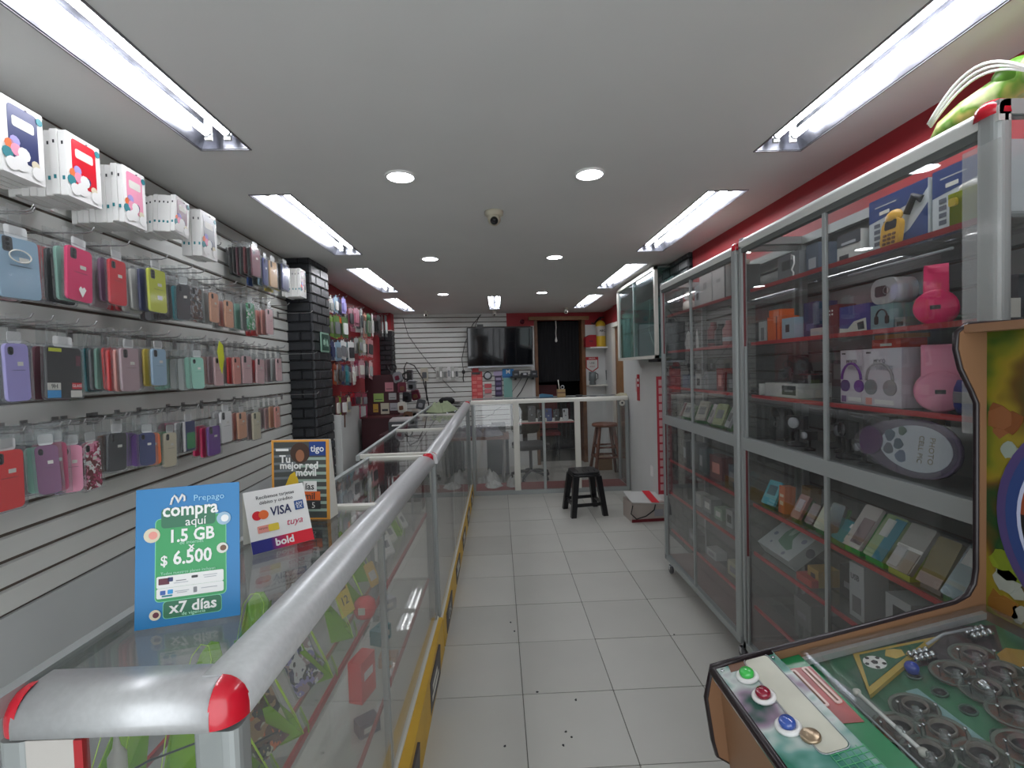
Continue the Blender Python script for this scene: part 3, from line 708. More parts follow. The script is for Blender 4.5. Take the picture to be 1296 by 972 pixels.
SIDE = [
    ('white-edged', 'white', ['lime', 'white'], 4.075, 0.098, 2.065, 2.181),
    ('light blue', 'paleblue', ['white', 'blue', 'navy'], 4.229, 0.105, 2.084, 2.225),
    ('dark blue', 'lavender', ['navy', 'blue'], 4.478, 0.118, 2.099, 2.248),
    ('lime', (96, 132, 62), ['lime', 'white'], 4.213, 0.131, 1.868, 2.057),
    ('leaf green', (84, 112, 66), ['orange', 'lime'], 4.49, 0.149, 1.879, 2.074),
    ('wine', (120, 44, 66), ['maroon', 'plum'], 4.725, 0.165, 2.011, 2.185),
    ('rose printed', (170, 110, 126), ['darkred'], 4.967, 0.182, 2.025, 2.216),
    ('grey', 'clear', ['white', 'pink'], 5.19, 0.199, 1.994, 2.237),
    ('white tall', 'white', ['green', 'peach', 'clear'], 5.753, 0.24, 1.972, 2.251),
    ('black', 'black', ['maroon', 'maroon'], 6.148, 0.24, 2.03, 2.277),
    ('charcoal', 'charcoal', ['grey', 'maroon'], 6.66, 0.24, 2.045, 2.335),
    ('navy', 'navy', ['lavender'], 4.055, 0.121, 1.665, 1.826),
    ('pale card', 'paleblue', ['white'], 4.232, 0.185, 1.661, 1.829),
    ('white slanted', 'white', ['charcoal'], 4.425, 0.145, 1.665, 1.848),
    ('slate', 'white', ['teal', 'navy', 'navy'], 4.684, 0.195, 1.662, 1.856),
    ('olive', (120, 130, 96), ['clear', 'charcoal'], 5.101, 0.192, 1.753, 1.922),
    ('light green', 'clear', ['white'], 5.236, 0.162, 1.74, 1.914),
    ('coral pink', (200, 140, 144), ['salmon', 'mauve'], 5.606, 0.24, 1.733, 1.938),
    ('brown', 'brown', ['orange', 'white'], 4.266, 0.161, 1.452, 1.634),
    ('teal-backed', 'teal', ['blue', 'white'], 4.505, 0.15, 1.437, 1.622),
    ('silver', 'white', ['navy', 'grey'], 4.759, 0.235, 1.421, 1.617),
    ('printed pink', (190, 140, 150), ['rose', 'blush'], 5.093, 0.192, 1.485, 1.686),
    ('dotted', 'blush', ['charcoal', 'pink'], 5.577, 0.24, 1.475, 1.678),
    ('dark red', 'darkred', ['black'], 4.142, 0.152, 1.168, 1.345),
    ('moss', 'maroon', ['lime', 'brown'], 4.343, 0.14, 1.17, 1.333),
    ('straw', 'cream', ['green'], 4.52, 0.151, 1.182, 1.323),
    ('crimson', (130, 40, 60), ['red', 'maroon'], 4.872, 0.211, 1.215, 1.343),
    ('raspberry', (140, 60, 80), ['maroon'], 5.19, 0.2, 1.183, 1.327),
]
# ================================================================= SLAT WALL MERCHANDISE
GLIT = dict(glitterbrown=art('glitter_brown', ['charcoal', 'brown', 'silver', 'charcoal', 'brown'], 60), glittergreen=art('glitter_green', ['green', 'green', 'seafoam', 'white', 'green'], 60),
            glitterrose=art('glitter_rose', ['rose', 'darkred', 'pink', 'rose', 'white', 'darkred'], 55))
def PM(c, rough=.42): return GLIT[c] if c in GLIT else (mat('frosted_plastic', (176, 180, 178), .5) if c == 'clear' else C(c, rough))
WORD = dict(glitterbrown='brown glitter', glittergreen='green glitter', glitterrose='rose glitter', paleblue='pale blue', hotpink='hot pink', yellowgreen='yellow-green', offwhite='off-white', clear='clear', darkred='dark red', skyblue='sky blue')
KEY = {}
def cached(key, fn):
    if key not in KEY: KEY[key] = fn()
    return KEY[key]
def q3(v): return round(v * 400) / 400
def pack(kind, w, h, t, col, loc, yaw, front, label, cat='phone case', group=None, tilt=0.0, film=True):
    """package hanging from its top; face to local +x, width along y. loc = top centre"""
    w, h = q3(w), q3(h)
    r = thing('phone_case', label, cat, loc, (tilt, 0, yaw), group)
    cw, ch = w - .014, h - .012
    if kind == 'box':
        me = cached(('box', w, h, q3(t * 4)), lambda: MB().prism(rr(w, h, .002, 1), 0, -t, 0, C('white')).mesh('carton'))
        r.name = 'case_carton'
        o = obj('carton', me, r, (0, 0, -h / 2)); recolour(o, C('white', .4))
        # spine marks facing the street
        if t > .01:
            sp = cached(('spine', h), lambda: MB().box((-.012, -w / 2 - .0006, h * .28), (-.007, -w / 2, h * .33), C('charcoal')).box((-.013, -w / 2 - .0006, -h * .26), (-.006, -w / 2, -h * .20), C('teal')).mesh('spine_print'))
            obj('spine_print', sp, r, (0, 0, -h / 2))
        if front:
            obj('window', MB().prism(rr(w * .70, h * .72, .01, 3), 0, .0004, .0012, PM(col, .3)), r, (0, 0, -h * .43))
            obj('inlay', MB().prism(rr(w * .52, h * .14, .006, 3), 0, .0012, .0018, C('offwhite')), r, (0, 0, -h * .28))
            b = MB()
            for (y, z, s, cc) in ((-.34, -.62, .014, 'orange'), (-.2, -.66, .016, 'pink'), (-.4, -.74, .015, 'teal'), (-.02, -.68, .018, 'white'), (.06, -.66, .013, 'navy'), (.25, -.76, .012, 'cream'), (-.1, -.82, .02, 'white'), (.3, -.86, .018, 'white'), (.4, -.12, .010, 'teal'), (-.22, -.55, .014, 'lavender'), (-.3, -.86, .018, 'white')):
                b.prism(circ(s, 10, y * w, z * h), 0, .0018, .0024 + s * .02, C(cc))
            obj('print', b, r)
        return r
    o = obj('case', cached(('case', w, h), lambda: MB().prism(rr(cw, ch, .012, 4), 0, -.009, 0, C('white'), True).mesh('case')), r, (0, 0, -h / 2 - .002)); recolour(o, PM(col))
    if kind == 'flat': pass
    if front:
        cc = MB(); s = cw
        if kind in ('case', 'bag'):
            cc.prism(rr(s * .24, s * .34, .006, 3, -s * .26, ch * .36), 0, .0001, .0008, C('charcoal', .3))
            for dz in (.045, .0, -.045): cc.prism(circ(.0045, 8, -s * .26, ch * .36 + dz * s * 2.2), 0, .0008, .0016, C('black', .15))
            obj('camera_opening', cc, r, (0, 0, -h / 2))
            obj('sticker', MB().box((.0001, s * .0, ch * .10), (.0007, s * .24, ch * .17), C('offwhite')), r, (0, 0, -h / 2))
            obj('print', MB().box((.0001, -s * .24, ch * .02), (.0006, s * .3, ch * .026), C('charcoal')), r, (0, 0, -h / 2))
        if col == 'yellowgreen': obj('sticker', MB().box((.0001, -s * .05, -ch * .22), (.0007, s * .22, -ch * .12), C('offwhite')), r, (0, 0, -h / 2))
    if film:
        if kind == 'case' or kind == 'flat':
            fm = cached(('bl', w, h), lambda: MB().prism(rr(w, h, .014, 4), 0, -.0105, .0030, BLISTER, True).mesh('blister'))
            obj('blister', fm, r, (0, 0, -h / 2))
        else:
            fm = cached(('bg', w, h), lambda: MB().box((-.0095, -w / 2, -h), (.0035, w / 2, 0), FILM).box((-.004, -w * .28, 0), (-.002, w * .28, .028), FILM).mesh('bag'))
            obj('bag', fm, r)
        if front: obj('hang_tab', MB().prism(rr(w * .5, .03, .006, 3), 0, -.004, -.003, mat('clear_tab', (214, 216, 216), .2)), r, (0, 0, .008))
    return r
def hook(loc, rotz, length, label, group, up=.016):
    t = thing('peg_hook', label, 'hook', loc, (0, 0, rotz), group)
    obj('back_plate', MB().box((0, -.012, -.03), (.003, .012, .012), STEEL), t)
    obj('rod', MB().tube([(0, 0, 0), (length * .9, 0, 0), (length * .97, 0, up * .3), (length, 0, up)], .0024, STEEL, 6), t)
    return t
ROWN = ['top row', 'second row', 'third row', 'bottom row']
HZ = [0, 2.0, 1.715, 1.425]
wallrot = AL
for (row, nm, kind, col, backs, Y, w, z0, z1, d) in LEFT:
    if Y > 3.45: Y, w = 3.50, .12
    narrow = w < .055
    if narrow: w = .06
    else: w = max(.076, min(w, .128))
    hz = z1 - .012 if row == 0 else HZ[row]
    px, py, _ = LW(Y)
    bdl = 'the %s one in the %s' % (nm, ROWN[row])
    hook((px + .001, py, hz), wallrot, d + (.035 if row else .003), 'wire hook holding the %s phone case in the %s' % (nm, ROWN[row]), 'wire hooks on the slat wall', .016 if row else 0)
    n = len(backs); span = d - .035; st = min(span / (n + .5), .030 if kind != 'box' else .022)
    for i, c in enumerate([col] + list(backs)):
        dd = d - i * st; h = z1 - z0
        if i and kind != 'box': h *= R.uniform(.94, 1.02)
        yaw = wallrot + (R.uniform(-.03, .03) if kind != 'box' else 0) + (-.75 if narrow else 0); tl = R.uniform(-.03, .03) if kind != 'box' else 0
        if nm.startswith('tilted'): tl += -.10
        if nm == 'screen protector': tl -= .06
        if nm == 'black pouch' and i == 0: tl -= .07
        if nm in ('hot pink', 'cream printed') and i == 0: tl -= .06
        x, y, _ = LW(Y + (R.uniform(-.004, .004) if i else 0), dd)
        kk = kind if (kind in ('box',) or i == 0) else ('case' if kind == 'flat' else kind)
        cc = 'black' if col == 'dark' and i == 0 else c
        if i == 0:
            lab = '%s phone case at the front of its hook, %s' % (nm, ROWN[row]) if kind == 'bag' or kind == 'case' else ('white boxed phone case with %s window, %s of the slat wall' % (nm, ROWN[row]) if kind == 'box' else '%s package in a clear sleeve, %s' % (nm, ROWN[row]))
        else:
            what = ('white case carton' if c == 'white' and kind == 'box' else '%s phone case' % WORD.get(c, c))
            lab = '%s hanging %s behind %s' % (what, ORD[i - 1], bdl)
        o = pack(kk, w if not (kind == 'bag' and i) else w * R.uniform(.9, 1), h, st * .9 if kind == 'box' else .01, cc, (x, y, hz - (hz - z1) + (R.uniform(-.006, .004) if i else 0)), yaw, i == 0, lab, group='phone cases on the slat wall', tilt=tl)
        if kind != 'box' and i == 0 or (kind != 'box' and hz - z1 > .005):
            tab = cached(('tab', q3(hz - z1)), lambda: MB().box((-.0045, -.018, -.002), (-.003, .018, hz - z1 + .012), FILM).mesh('tab'))
            obj('tab', tab, o)
        if nm == 'screen protector' and i == 0:
            o.name = 'screen_protector_pack'; h2 = h
            obj('print', MB().box((.0002, -w * .4, -.022), (.0008, -w * .08, -.012), C('yellowgreen')).box((.0002, -w * .45, -h2 + .028), (.0008, -w * .12, -h2 + .048), C('offwhite')).box((.0002, -w * .45, -h2 + .006), (.0008, -w * .12, -h2 + .027), C('skyblue'))
                .box((.0002, w * .18, -h2 + .030), (.0008, w * .44, -h2 + .048), C('red')).box((.0002, w * .14, -h2 + .006), (.0008, w * .44, -h2 + .026), C('offwhite')).box((.0002, w * .30, -.06), (.0008, w * .42, -.03), C('maroon')), o)
            text('9H', .018, C('charcoal'), o, (.0010, -w * .28, -h2 + .038), (PI / 2, 0, PI / 2)); text('GLASS', .012, C('white'), o, (.0010, w * .31, -h2 + .039), (PI / 2, 0, PI / 2))
        if nm == 'white and green' and i == 0:
            o.name = 'boxed_case'
            obj('print', MB().prism(rr(w * .82, (z1 - z0) * .9, .006, 2), 0, .0002, .0008, C('navy')).prism(rr(w * .6, (z1 - z0) * .5, .006, 2, .01, -.02), 0, .0008, .0014, C('green')).box((.0002, -w * .44, -.06), (.0016, -w * .30, .06), C('white')), o, (0, 0, -(z1 - z0) / 2))
        if nm == 'hot pink' and i == 0: obj('sticker', MB().prism([(-.014, .008), (0, -.014), (.014, .010), (.006, .018), (0, .012), (-.007, .018)], 0, .0031, .0037, C('white')), o, (0, .004, -(z1 - z0) + .03))
        if nm == 'pale blue' and i == 0: obj('finger_ring', MB().tube([(.004, .03 * math.cos(a), .016 * math.sin(a) - .055) for a in [k * PI / 8 for k in range(16)]], .0016, C('offwhite'), 6, True), o)
    if row == 2 and nm == 'pale pink':
        o = thing('price_tag', 'yellow leaf-shaped tag hanging beside the pale pink phone cases', 'tag', (LW(Y - .05, d + .03)[0], Y - .05, 1.715), (0, 0, wallrot))
        obj('card', MB().prism([(0, 0), (.03, -.02), (.036, -.08), (.012, -.15), (-.004, -.12), (-.02, -.05)], 0, 0, .0015, C('yellowgreen')), o)
# empty hooks
for k, (y, z, l, wh) in enumerate([(1.30, 2.0, .22, 'second row near the street'), (1.36, 1.72, .2, 'third row near the street'), (1.46, 1.715, .24, 'third row behind the screen protector'), (2.44, 2.0, .24, 'second row above the copper case'), (2.68, 2.0, .2, 'second row near the green glitter case'),
        (1.94, 1.715, .2, 'third row after the powder blue case'), (3.1, 2.0, .2, 'second row near the black column'), (3.42, 1.99, .24, 'second row last before the column'), (3.42, 1.70, .26, 'third row last before the column'), (3.42, 1.41, .26, 'bottom row last before the column'),
        (1.62, 1.425, .2, 'bottom row above the black pouch'), (2.75, 1.425, .24, 'bottom row by the ivory case'), (2.45, 2.215, .12, 'top row before the dark maroon case')]):
    px, py, _ = LW(y); hook((px + .001, py, z), wallrot, l, 'empty wire hook on the slat wall, ' + wh, 'empty hooks on the slat wall')

# red side wall: slats of hooks with blister cards
A2 = math.atan(.0559)
def SWp(y, d=0): return -1.56 - .0559 * (y - 3.97) + d
SROW = ['top row', 'upper row', 'middle row', 'lower row', 'lowest row']
for (nm, col, backs, Y, w, z0, z1) in SIDE:
    row = 0 if z0 > 2.06 else 1 if z0 > 1.8 else 2 if z0 > 1.6 else 3 if z0 > 1.4 else 4
    if Y > 5.9: row = 1
    n = len(backs); d = .17; w = min(w, .17)
    hook((SWp(Y) + .001, Y, z1 + .012), A2, d + .03, 'wire hook on the red side wall holding the %s card' % nm, 'wire hooks on the red side wall')
    Yo = Y
    for i, c in enumerate([col] + list(backs)):
        Y = Yo + i * .002
        dd = d - i * .045
        yaw = A2 + R.uniform(-.15, .1); tl = R.uniform(-.05, .05) - (.14 if nm in ('white slanted', 'brown', 'coral pink', 'dotted') else 0)
        lab = ('%s blister card at the front of its hook on the red side wall' % nm) if i == 0 else '%s card hanging %s behind the %s one on the red side wall' % (WORD.get(c, c), ORD[i - 1], nm)
        r = thing('blister_card', lab, 'accessory', (SWp(Y) + dd, Y, z1), (tl, 0, yaw), 'accessory cards on the red side wall')
        ww = q3(w * R.uniform(.85, 1)); hh = q3((z1 - z0) * R.uniform(.92, 1.02))
        cd = obj('card', cached(('card', ww, hh), lambda: MB().prism(rr(ww, hh, .006, 2), 0, -.002, 0, C('white')).box((-.002, -.012, hh / 2), (0, .012, hh / 2 + .018), C('white')).mesh('card')), r, (0, 0, -hh / 2)); recolour(cd, PM(c, .35))
        cc = R.choice(['white', 'charcoal', 'clear', 'grey', 'offwhite', col])
        o = obj('blister', cached(('cb', ww, hh), lambda: MB().prism(rr(ww * .68, hh * .55, .012, 3), 0, 0, .012, C('white'), True).mesh('blister')), r, (0, 0, -hh * .56)); recolour(o, PM(cc, .3))
# extra slim red straps (hanging cables) under the lowest rows
for k, (y, z, l, c) in enumerate([(4.35, 1.2, .14, 'brown'), (4.95, 1.2, .12, 'rose'), (5.25, 1.16, .1, 'rose')]):
    tag(obj('hanging_strap', MB().tube([(SWp(y) + .17, y, z + .1), (SWp(y) + .172, y, z), (SWp(y) + .168, y + .004, z - l)], .006, PM(c))), '%s strap dangling below the %s cards of the red side wall' % (c, ['moss', 'crimson', 'raspberry'][k]), 'strap')
# ================================================================= STANDING CARDS ON THE NEAR COUNTER
def plate(b, pts, y, m, t=.0006): return b.prism(pts, 1, y - t, y, m)
ZT1 = 1.0845
# blue prepaid card
t = thing('counter_card', 'large blue and green prepaid offer card standing on the near glass counter', 'sign', (-.689, .884, ZT1), (-.14, 0, math.atan2(.043, .171)))
w, h = .176, .257
obj('board', MB().prism([(0, 0), (w, .0), (w, h * 1.0), (0, h)], 1, 0, .0018, C((0, 116, 176), .35)), t)
obj('strut', MB().add([(w * .5, .002, h * .6), (w * .56, .002, h * .6), (w * .56, .085, .012), (w * .5, .085, .012)], [(0, 1, 2, 3), (3, 2, 1, 0)], C('offwhite')), t)
b = MB(); G1, G2, GL = C((26, 128, 78), .35), C((18, 104, 70), .35), C((120, 205, 160), .35)
plate(b, rr(w * .685, h * .60, .008, 3, w * .525, h * .475), -.0002, GL); plate(b, rr(w * .67, h * .592, .007, 3, w * .525, h * .475), -.0004, C((36, 150, 84), .35))
plate(b, rr(w * .52, h * .145, .006, 3, w * .50, h * .775), -.0008, G2)
plate(b, rr(w * .64, h * .085, .003, 3, w * .52, h * .315), -.0010, C('white')); plate(b, rr(w * .64, h * .072, .003, 3, w * .52, h * .235), -.0010, C('white'))
plate(b, rr(w * .56, h * .125, .006, 3, w * .54, h * .115), -.0008, GL); plate(b, rr(w * .55, h * .118, .006, 3, w * .54, h * .115), -.0011, G2)
obj('print', b, t)
WT = C('white', .4)
b = MB()   # looped m emblem
pts = [(-.017, -.010), (-.013, .004), (-.008, .010), (-.003, .004), (.001, -.006), (.005, .002), (.010, .011), (.015, .006), (.016, -.002), (.013, -.004)]
b.tube([(w * .40 + x * .72, -.0016, h * .905 + z * .85) for x, z in pts], .0022, WT, 6)
obj('emblem', b, t)
def tx(s, size, m, x, z, par=None, bold=0.0, y=-.0018, sx=1, roll=0, shear=0): text(s, size, m, par or t, (x, y, z), (PI / 2, roll, 0), bold=bold, sx=sx, shear=shear)
tx('Prepago', .0165, C((150, 205, 235)), w * .70, h * .905)
tx('compra', .035, WT, w * .52, h * .828, bold=.0007, sx=.88); tx('aquí', .023, WT, w * .57, h * .735, sx=.95)
tx('1.5 GB', .033, WT, w * .53, h * .635, bold=.0008, sx=.85); tx('de internet', .009, C((170, 225, 195)), w * .53, h * .585); tx('x', .018, WT, w * .53, h * .552, bold=.0005)
tx('$', .026, WT, w * .27, h * .465, bold=.0004, sx=.9); tx('6.500', .035, WT, w * .54, h * .475, bold=.0008, sx=.85)
tx('Todos nuestros planes incluyen', .0072, C((170, 225, 195)), w * .5, h * .375)
tx('x7 días', .028, WT, w * .55, h * .122, bold=.0006); tx('de vigencia', .009, C((170, 225, 195)), w * .55, h * .075)
b = MB()
for (x, z, ww, hh, c) in ((.27, .32, .10, .045, 'maroon'), (.33, .33, .05, .03, 'navy'), (.26, .24, .05, .03, 'blue'), (.33, .242, .05, .03, 'skyblue'), (.30, .215, .1, .012, 'teal'), (.56, .33, .06, .018, 'charcoal'), (.565, .235, .035, .04, 'grey'), (.43, .315, .10, .006, 'grey'), (.43, .30, .14, .005, 'silver'), (.71, .33, .14, .005, 'silver'), (.71, .315, .12, .005, 'silver'), (.44, .24, .14, .005, 'silver'), (.44, .228, .1, .005, 'silver'), (.70, .24, .16, .005, 'silver')):
    plate(b, rr(w * ww, h * hh, .0008, 1, w * x, h * z), -.0014, C(c))
obj('print', b, t)
for (x, z, r, c, c2) in ((.155, .66, .0135, 'cream', 'salmon'), (.83, .515, .010, 'offwhite', 'brown'), (.19, .09, .0095, 'cream', 'maroon'), (.845, .735, .0125, 'paleblue', 'white')):
    b = MB(); plate(b, circ(r, 18, w * x, h * z), -.0014, C(c)); plate(b, circ(r * .55, 12, w * x + r * .15, h * z), -.0018, C(c2)); obj('picture_dot', b, t)
# card-payment tent
t = thing('counter_card', 'small white card payment tent with a blue to red foot band on the near counter', 'sign', (-.653, 1.239, ZT1), (-.47, 0, math.atan2(.103, .119)))
w, h = .157, .168
obj('board', MB().prism([(0, 0), (w, 0), (w, h), (0, h)], 1, 0, .0015, C('white', .4)), t)
obj('rear_flap', MB().hexa([(0, .085, .0455), (w, .085, .0455), (w, .0865, .0465), (0, .0865, .0465)], [(0, 0.0015, h), (w, 0.0015, h), (w, .003, h), (0, .003, h)], C('offwhite', .5)), t)
bm = bpy.data.materials.new('blue_to_red_print'); bm.use_nodes = True; nt = bm.node_tree
tc = nt.nodes.new('ShaderNodeTexCoord'); sp = nt.nodes.new('ShaderNodeSeparateXYZ'); rp = nt.nodes.new('ShaderNodeValToRGB'); mr = nt.nodes.new('ShaderNodeMapRange')
mr.inputs[2].default_value = w; nt.links.new(tc.outputs['Object'], sp.inputs[0]); nt.links.new(sp.outputs[0], mr.inputs[0]); nt.links.new(mr.outputs[0], rp.inputs[0]); nt.links.new(rp.outputs[0], nt.nodes['Principled BSDF'].inputs['Base Color'])
rp.color_ramp.elements[0].color = (lin(24), lin(30), lin(120), 1); rp.color_ramp.elements[0].position = .3; rp.color_ramp.elements[1].color = (lin(220), lin(24), lin(48), 1); rp.color_ramp.elements[1].position = .62
b = MB(); plate(b, [(0, 0), (w, 0), (w, h * .195), (0, h * .195)], -.0004, bm); obj('foot_band', b, t)
NV = C('navy', .4)
tx('bold', .027, WT, w * .52, h * .10, t, bold=.0009, y=-.0008)
tx('Recibimos tarjetas', .0135, C('charcoal'), w * .5, h * .87, t, y=-.0008); tx('débito y crédito', .0135, C('charcoal'), w * .5, h * .78, t, y=-.0008)
tx('VISA', .034, C((30, 38, 84)), w * .54, h * .60, t, bold=.0006, y=-.0008, shear=.12, sx=.8)
b = MB(); plate(b, circ(.0125, 20, w * .16, h * .585), -.0006, C('red')); plate(b, circ(.0125, 20, w * .26, h * .585), -.0009, C('orange')); obj('round_emblem', b, t)
b = MB(); plate(b, rr(w * .155, h * .155, .001, 1, w * .86, h * .63), -.0006, C((40, 80, 140))); obj('square_emblem', b, t)
tx('AM', .0125, WT, w * .86, h * .655, t, y=-.0010); tx('EX', .0125, WT, w * .86, h * .60, t, y=-.0010)
b = MB(); plate(b, rr(w * .34, h * .115, .002, 2, w * .30, h * .355), -.0006, C('salmon')); plate(b, rr(w * .17, h * .115, .004, 2, w * .385, h * .355), -.0009, C('yellow')); obj('emblem', b, t)
tx('tarjeta', .008, C('maroon'), w * .22, h * .37, t, y=-.0010)
tx('tuya', .026, C((190, 30, 80)), w * .73, h * .38, t, y=-.0008, shear=.3)
# mobile network tent with wooden-orange edge
t = thing('counter_card', 'tall orange-framed mobile network tent card behind the white payment card', 'sign', (-.746, 1.546, ZT1), (-.05, 0, -.12))
w, h = .195, .256
obj('side_wedge', MB().prism([(-.001, .000), (.055, .000), (.012, h)] if False else [(0, .0005), (.055, .0035), (.012, h), (0, h)], 0, 0, w, C('offwhite', .5)), t)
b = MB(); plate(b, [(0, 0), (w, 0), (w, h), (0, h)], -.0003, C((214, 150, 60), .4)); plate(b, [(w * .04, h * .02), (w * .945, h * .02), (w * .945, h * .975), (w * .04, h * .975)], -.0006, C((70, 74, 72), .4)); obj('print', b, t)
b = MB()
for k in range(9): plate(b, [(w * .45, h * (.10 + k * .092)), (w * .945, h * (.10 + k * .092)), (w * .945, h * (.135 + k * .092)), (w * .45, h * (.135 + k * .092))], -.0009, C((150, 170, 158)))
for k in range(5): plate(b, [(w * .04, h * (.50 + k * .092)), (w * .42, h * (.51 + k * .092)), (w * .42, h * (.54 + k * .092)), (w * .04, h * (.53 + k * .092))], -.0009, C((112, 118, 122)))
obj('shutter_picture', b, t)
b = MB(); plate(b, circ(w * .17, 22, w * .50, h * .835), -.0012, C((66, 44, 34))); plate(b, [(w * .50 + w * .075 * math.cos(a), h * .80 + w * .10 * math.sin(a)) for a in [k * PI / 9 for k in range(18)]], -.0016, C((150, 98, 70)))
plate(b, [(w * .20, h * .02), (w * .22, h * .40), (w * .32, h * .56), (w * .40, h * .60), (w * .46, h * .5), (w * .50, h * .02)], -.0012, C((214, 180, 40)))
b.prism([(w * .474, h * .785), (w * .526, h * .785), (w * .515, h * .775), (w * .485, h * .775)], 1, -.0019, -.0016, C('white'))
obj('portrait', b, t, label='printed picture of a curly-haired person in a yellow top')
b = MB(); plate(b, [(w * .66, h * .80), (w * .945, h * .80), (w * .945, h * .975), (w * .66, h * .975)], -.0012, C((30, 62, 130))); plate(b, [(w * .08, h * .86), (w * .30, h * .86), (w * .30, h * .89), (w * .08, h * .89)], -.0012, C('white'))
plate(b, [(w * .55, h * .345), (w * .78, h * .345), (w * .78, h * .48), (w * .55, h * .48)], -.0018, C('white')); plate(b, [(w * .5, h * .24), (w * .84, h * .24), (w * .84, h * .35), (w * .5, h * .35)], -.0020, C('orange')); plate(b, [(w * .5, h * .13), (w * .84, h * .13), (w * .84, h * .23), (w * .5, h * .23)], -.0018, C('charcoal'))
obj('print', b, t)
tx('tigo', .030, WT, w * .80, h * .885, t, y=-.0018, bold=.0004)
tx('Tu', .034, WT, w * .24, h * .755, t, y=-.0022, bold=.0009); tx('mejor red', .032, WT, w * .48, h * .675, t, y=-.0022, bold=.0009); tx('móvil', .032, WT, w * .60, h * .585, t, y=-.0022, bold=.0009)
tx('ías', .030, C('charcoal'), w * .66, h * .41, t, y=-.0024, bold=.0005); tx('mil', .030, C('charcoal'), w * .66, h * .29, t, y=-.0026, bold=.0005); tx('5', .026, WT, w * .72, h * .175, t, y=-.0024)

# ================================================================= INSIDE THE NEAR COUNTER
def tinted(name, col):
    if name in MATS: return MATS[name]
    m = glass(name, tuple(.25 + .75 * lin(v) for v in col), .05, 1.5)
    nt = m.node_tree
    d = nt.nodes.new('ShaderNodeBsdfTranslucent'); d.inputs[0].default_value = tuple(lin(v) for v in col) + (1,)
    df = nt.nodes.new('ShaderNodeBsdfDiffuse'); df.inputs[0].default_value = tuple(lin(v) for v in col) + (1,)
    a = nt.nodes.new('ShaderNodeMixShader'); nt.links.new(d.outputs[0], a.inputs[1]); nt.links.new(df.outputs[0], a.inputs[2]); a.inputs[0].default_value = .6
    mx = [n for n in nt.nodes if n.type == 'MIX_SHADER' and n != a][0]
    src = mx.inputs[1].links[0].from_socket
    c = nt.nodes.new('ShaderNodeMixShader'); c.inputs[0].default_value = .45
    nt.links.new(src, c.inputs[1]); nt.links.new(a.outputs[0], c.inputs[2]); nt.links.new(c.outputs[0], mx.inputs[1])
    return m
LIMEG = tinted('lime_acrylic', (186, 236, 30))
LIMEE = C((205, 248, 70), .3)
def stand_me():
    b = MB(); t = .003
    back = [(-.035, 0), (.035, 0), (.03, .10), (.012, .125), (-.012, .125), (-.03, .10)]
    b.prism(back, 1, .03, .03 + t, LIMEG, M=Matrix.Translation((0, 0, .0118)) @ Matrix.Rotation(-.35, 4, 'X'))
    b.prism([(-.035, 0), (.035, 0), (.035, .045), (-.035, .045)], 2, .0, .003, LIMEG)
    for x in (-.033, .030): b.prism([(0, 0), (.06, 0), (.075, .09), (.06, .09)], 0, x, x + t, LIMEG)
    b.tube([(-.035, .0, .004), (.035, .0, .004), (.03, .035, .10), (.012, .045, .125), (-.012, .045, .125), (-.03, .035, .10)], .0012, LIMEE, 4, True)
    b.box((-.035, -.012, 0), (.035, -.009, .018), LIMEG)
    return b.mesh('stand_plate')
SZ = .781
def stand(x, y, rz, wh, z=SZ):
    r = thing('phone_stand', 'lime green acrylic phone stand ' + wh, 'stand', (x, y, z), (0, 0, rz), 'lime acrylic stands in the near counter')
    obj('stand_plate', cached('stand', stand_me), r); return r
def gadget_box(name, label, cat, loc, dims, rz, body, prints, rx=0.0, group=None, txt=None):
    """printed carton; prints = (u0, v0, u1, v1, colour) on the front (-y) and top"""
    w, d, h = dims
    r = thing(name, label, cat, loc, (rx, 0, rz), group)
    obj('carton', MB().box((-w / 2, 0, 0), (w / 2, d, h), C(body, .4)), r)
    if prints:
        b = MB(); y = -.0004
        for (u0, v0, u1, v1, c) in prints:
            y -= .0004
            b.box((-w / 2 + u0 * w, y, v0 * h), (-w / 2 + u1 * w, y + .0004 if y > -.0009 else y + .0003, v1 * h), C(c, .4) if not isinstance(c, bpy.types.Material) else c)
        obj('print', b, r)
    if txt:
        for (s, size, c, u, v) in txt: text(s, size, C(c), r, (-w / 2 + u * w, -.004, v * h))
    return r
cs = [(-.46, .90, 2.3, 'in front beside the near corner post'), (-.46, 1.03, 2.2, 'behind the first printed pouch'), (-.46, 1.22, 2.1, 'between the two printed pouches'), (-.46, 1.40, 2.0, 'under the yellow price tag'), (-.46, 1.56, 2.0, 'behind the red cup'),
      (-.62, .88, .2, 'by the near glass end'), (-.63, 1.08, .1, 'in the middle row near the blue card'), (-.62, 1.30, -.1, 'in the middle row behind the blue card'), (-.75, .86, -.2, 'next to the white bottle'), (-.74, 1.10, -.3, 'by the inner rail, second from the street'), (-.74, 1.36, 0, 'by the inner rail, third from the street'), (-.5, 1.78, 1.8, 'before the red corner cap'), (-.6, 1.95, 1.6, 'below the cross bar'), (-.48, 2.25, 1.7, 'at the far end of the near counter')]
for (x, y, rz, wh) in cs: stand(x, y, rz, wh)
PA = art('pouch_print', ['white', 'grey', 'brown', 'white', 'plum', 'silver', 'charcoal'], 45)
PB = art('pouch_print_blue', ['white', 'lavender', 'white', 'navy', 'mauve', 'charcoal'], 50)
PC = art('pouch_print_warm', ['tan', 'brown', 'maroon', 'cream', 'charcoal', 'orange'], 45)
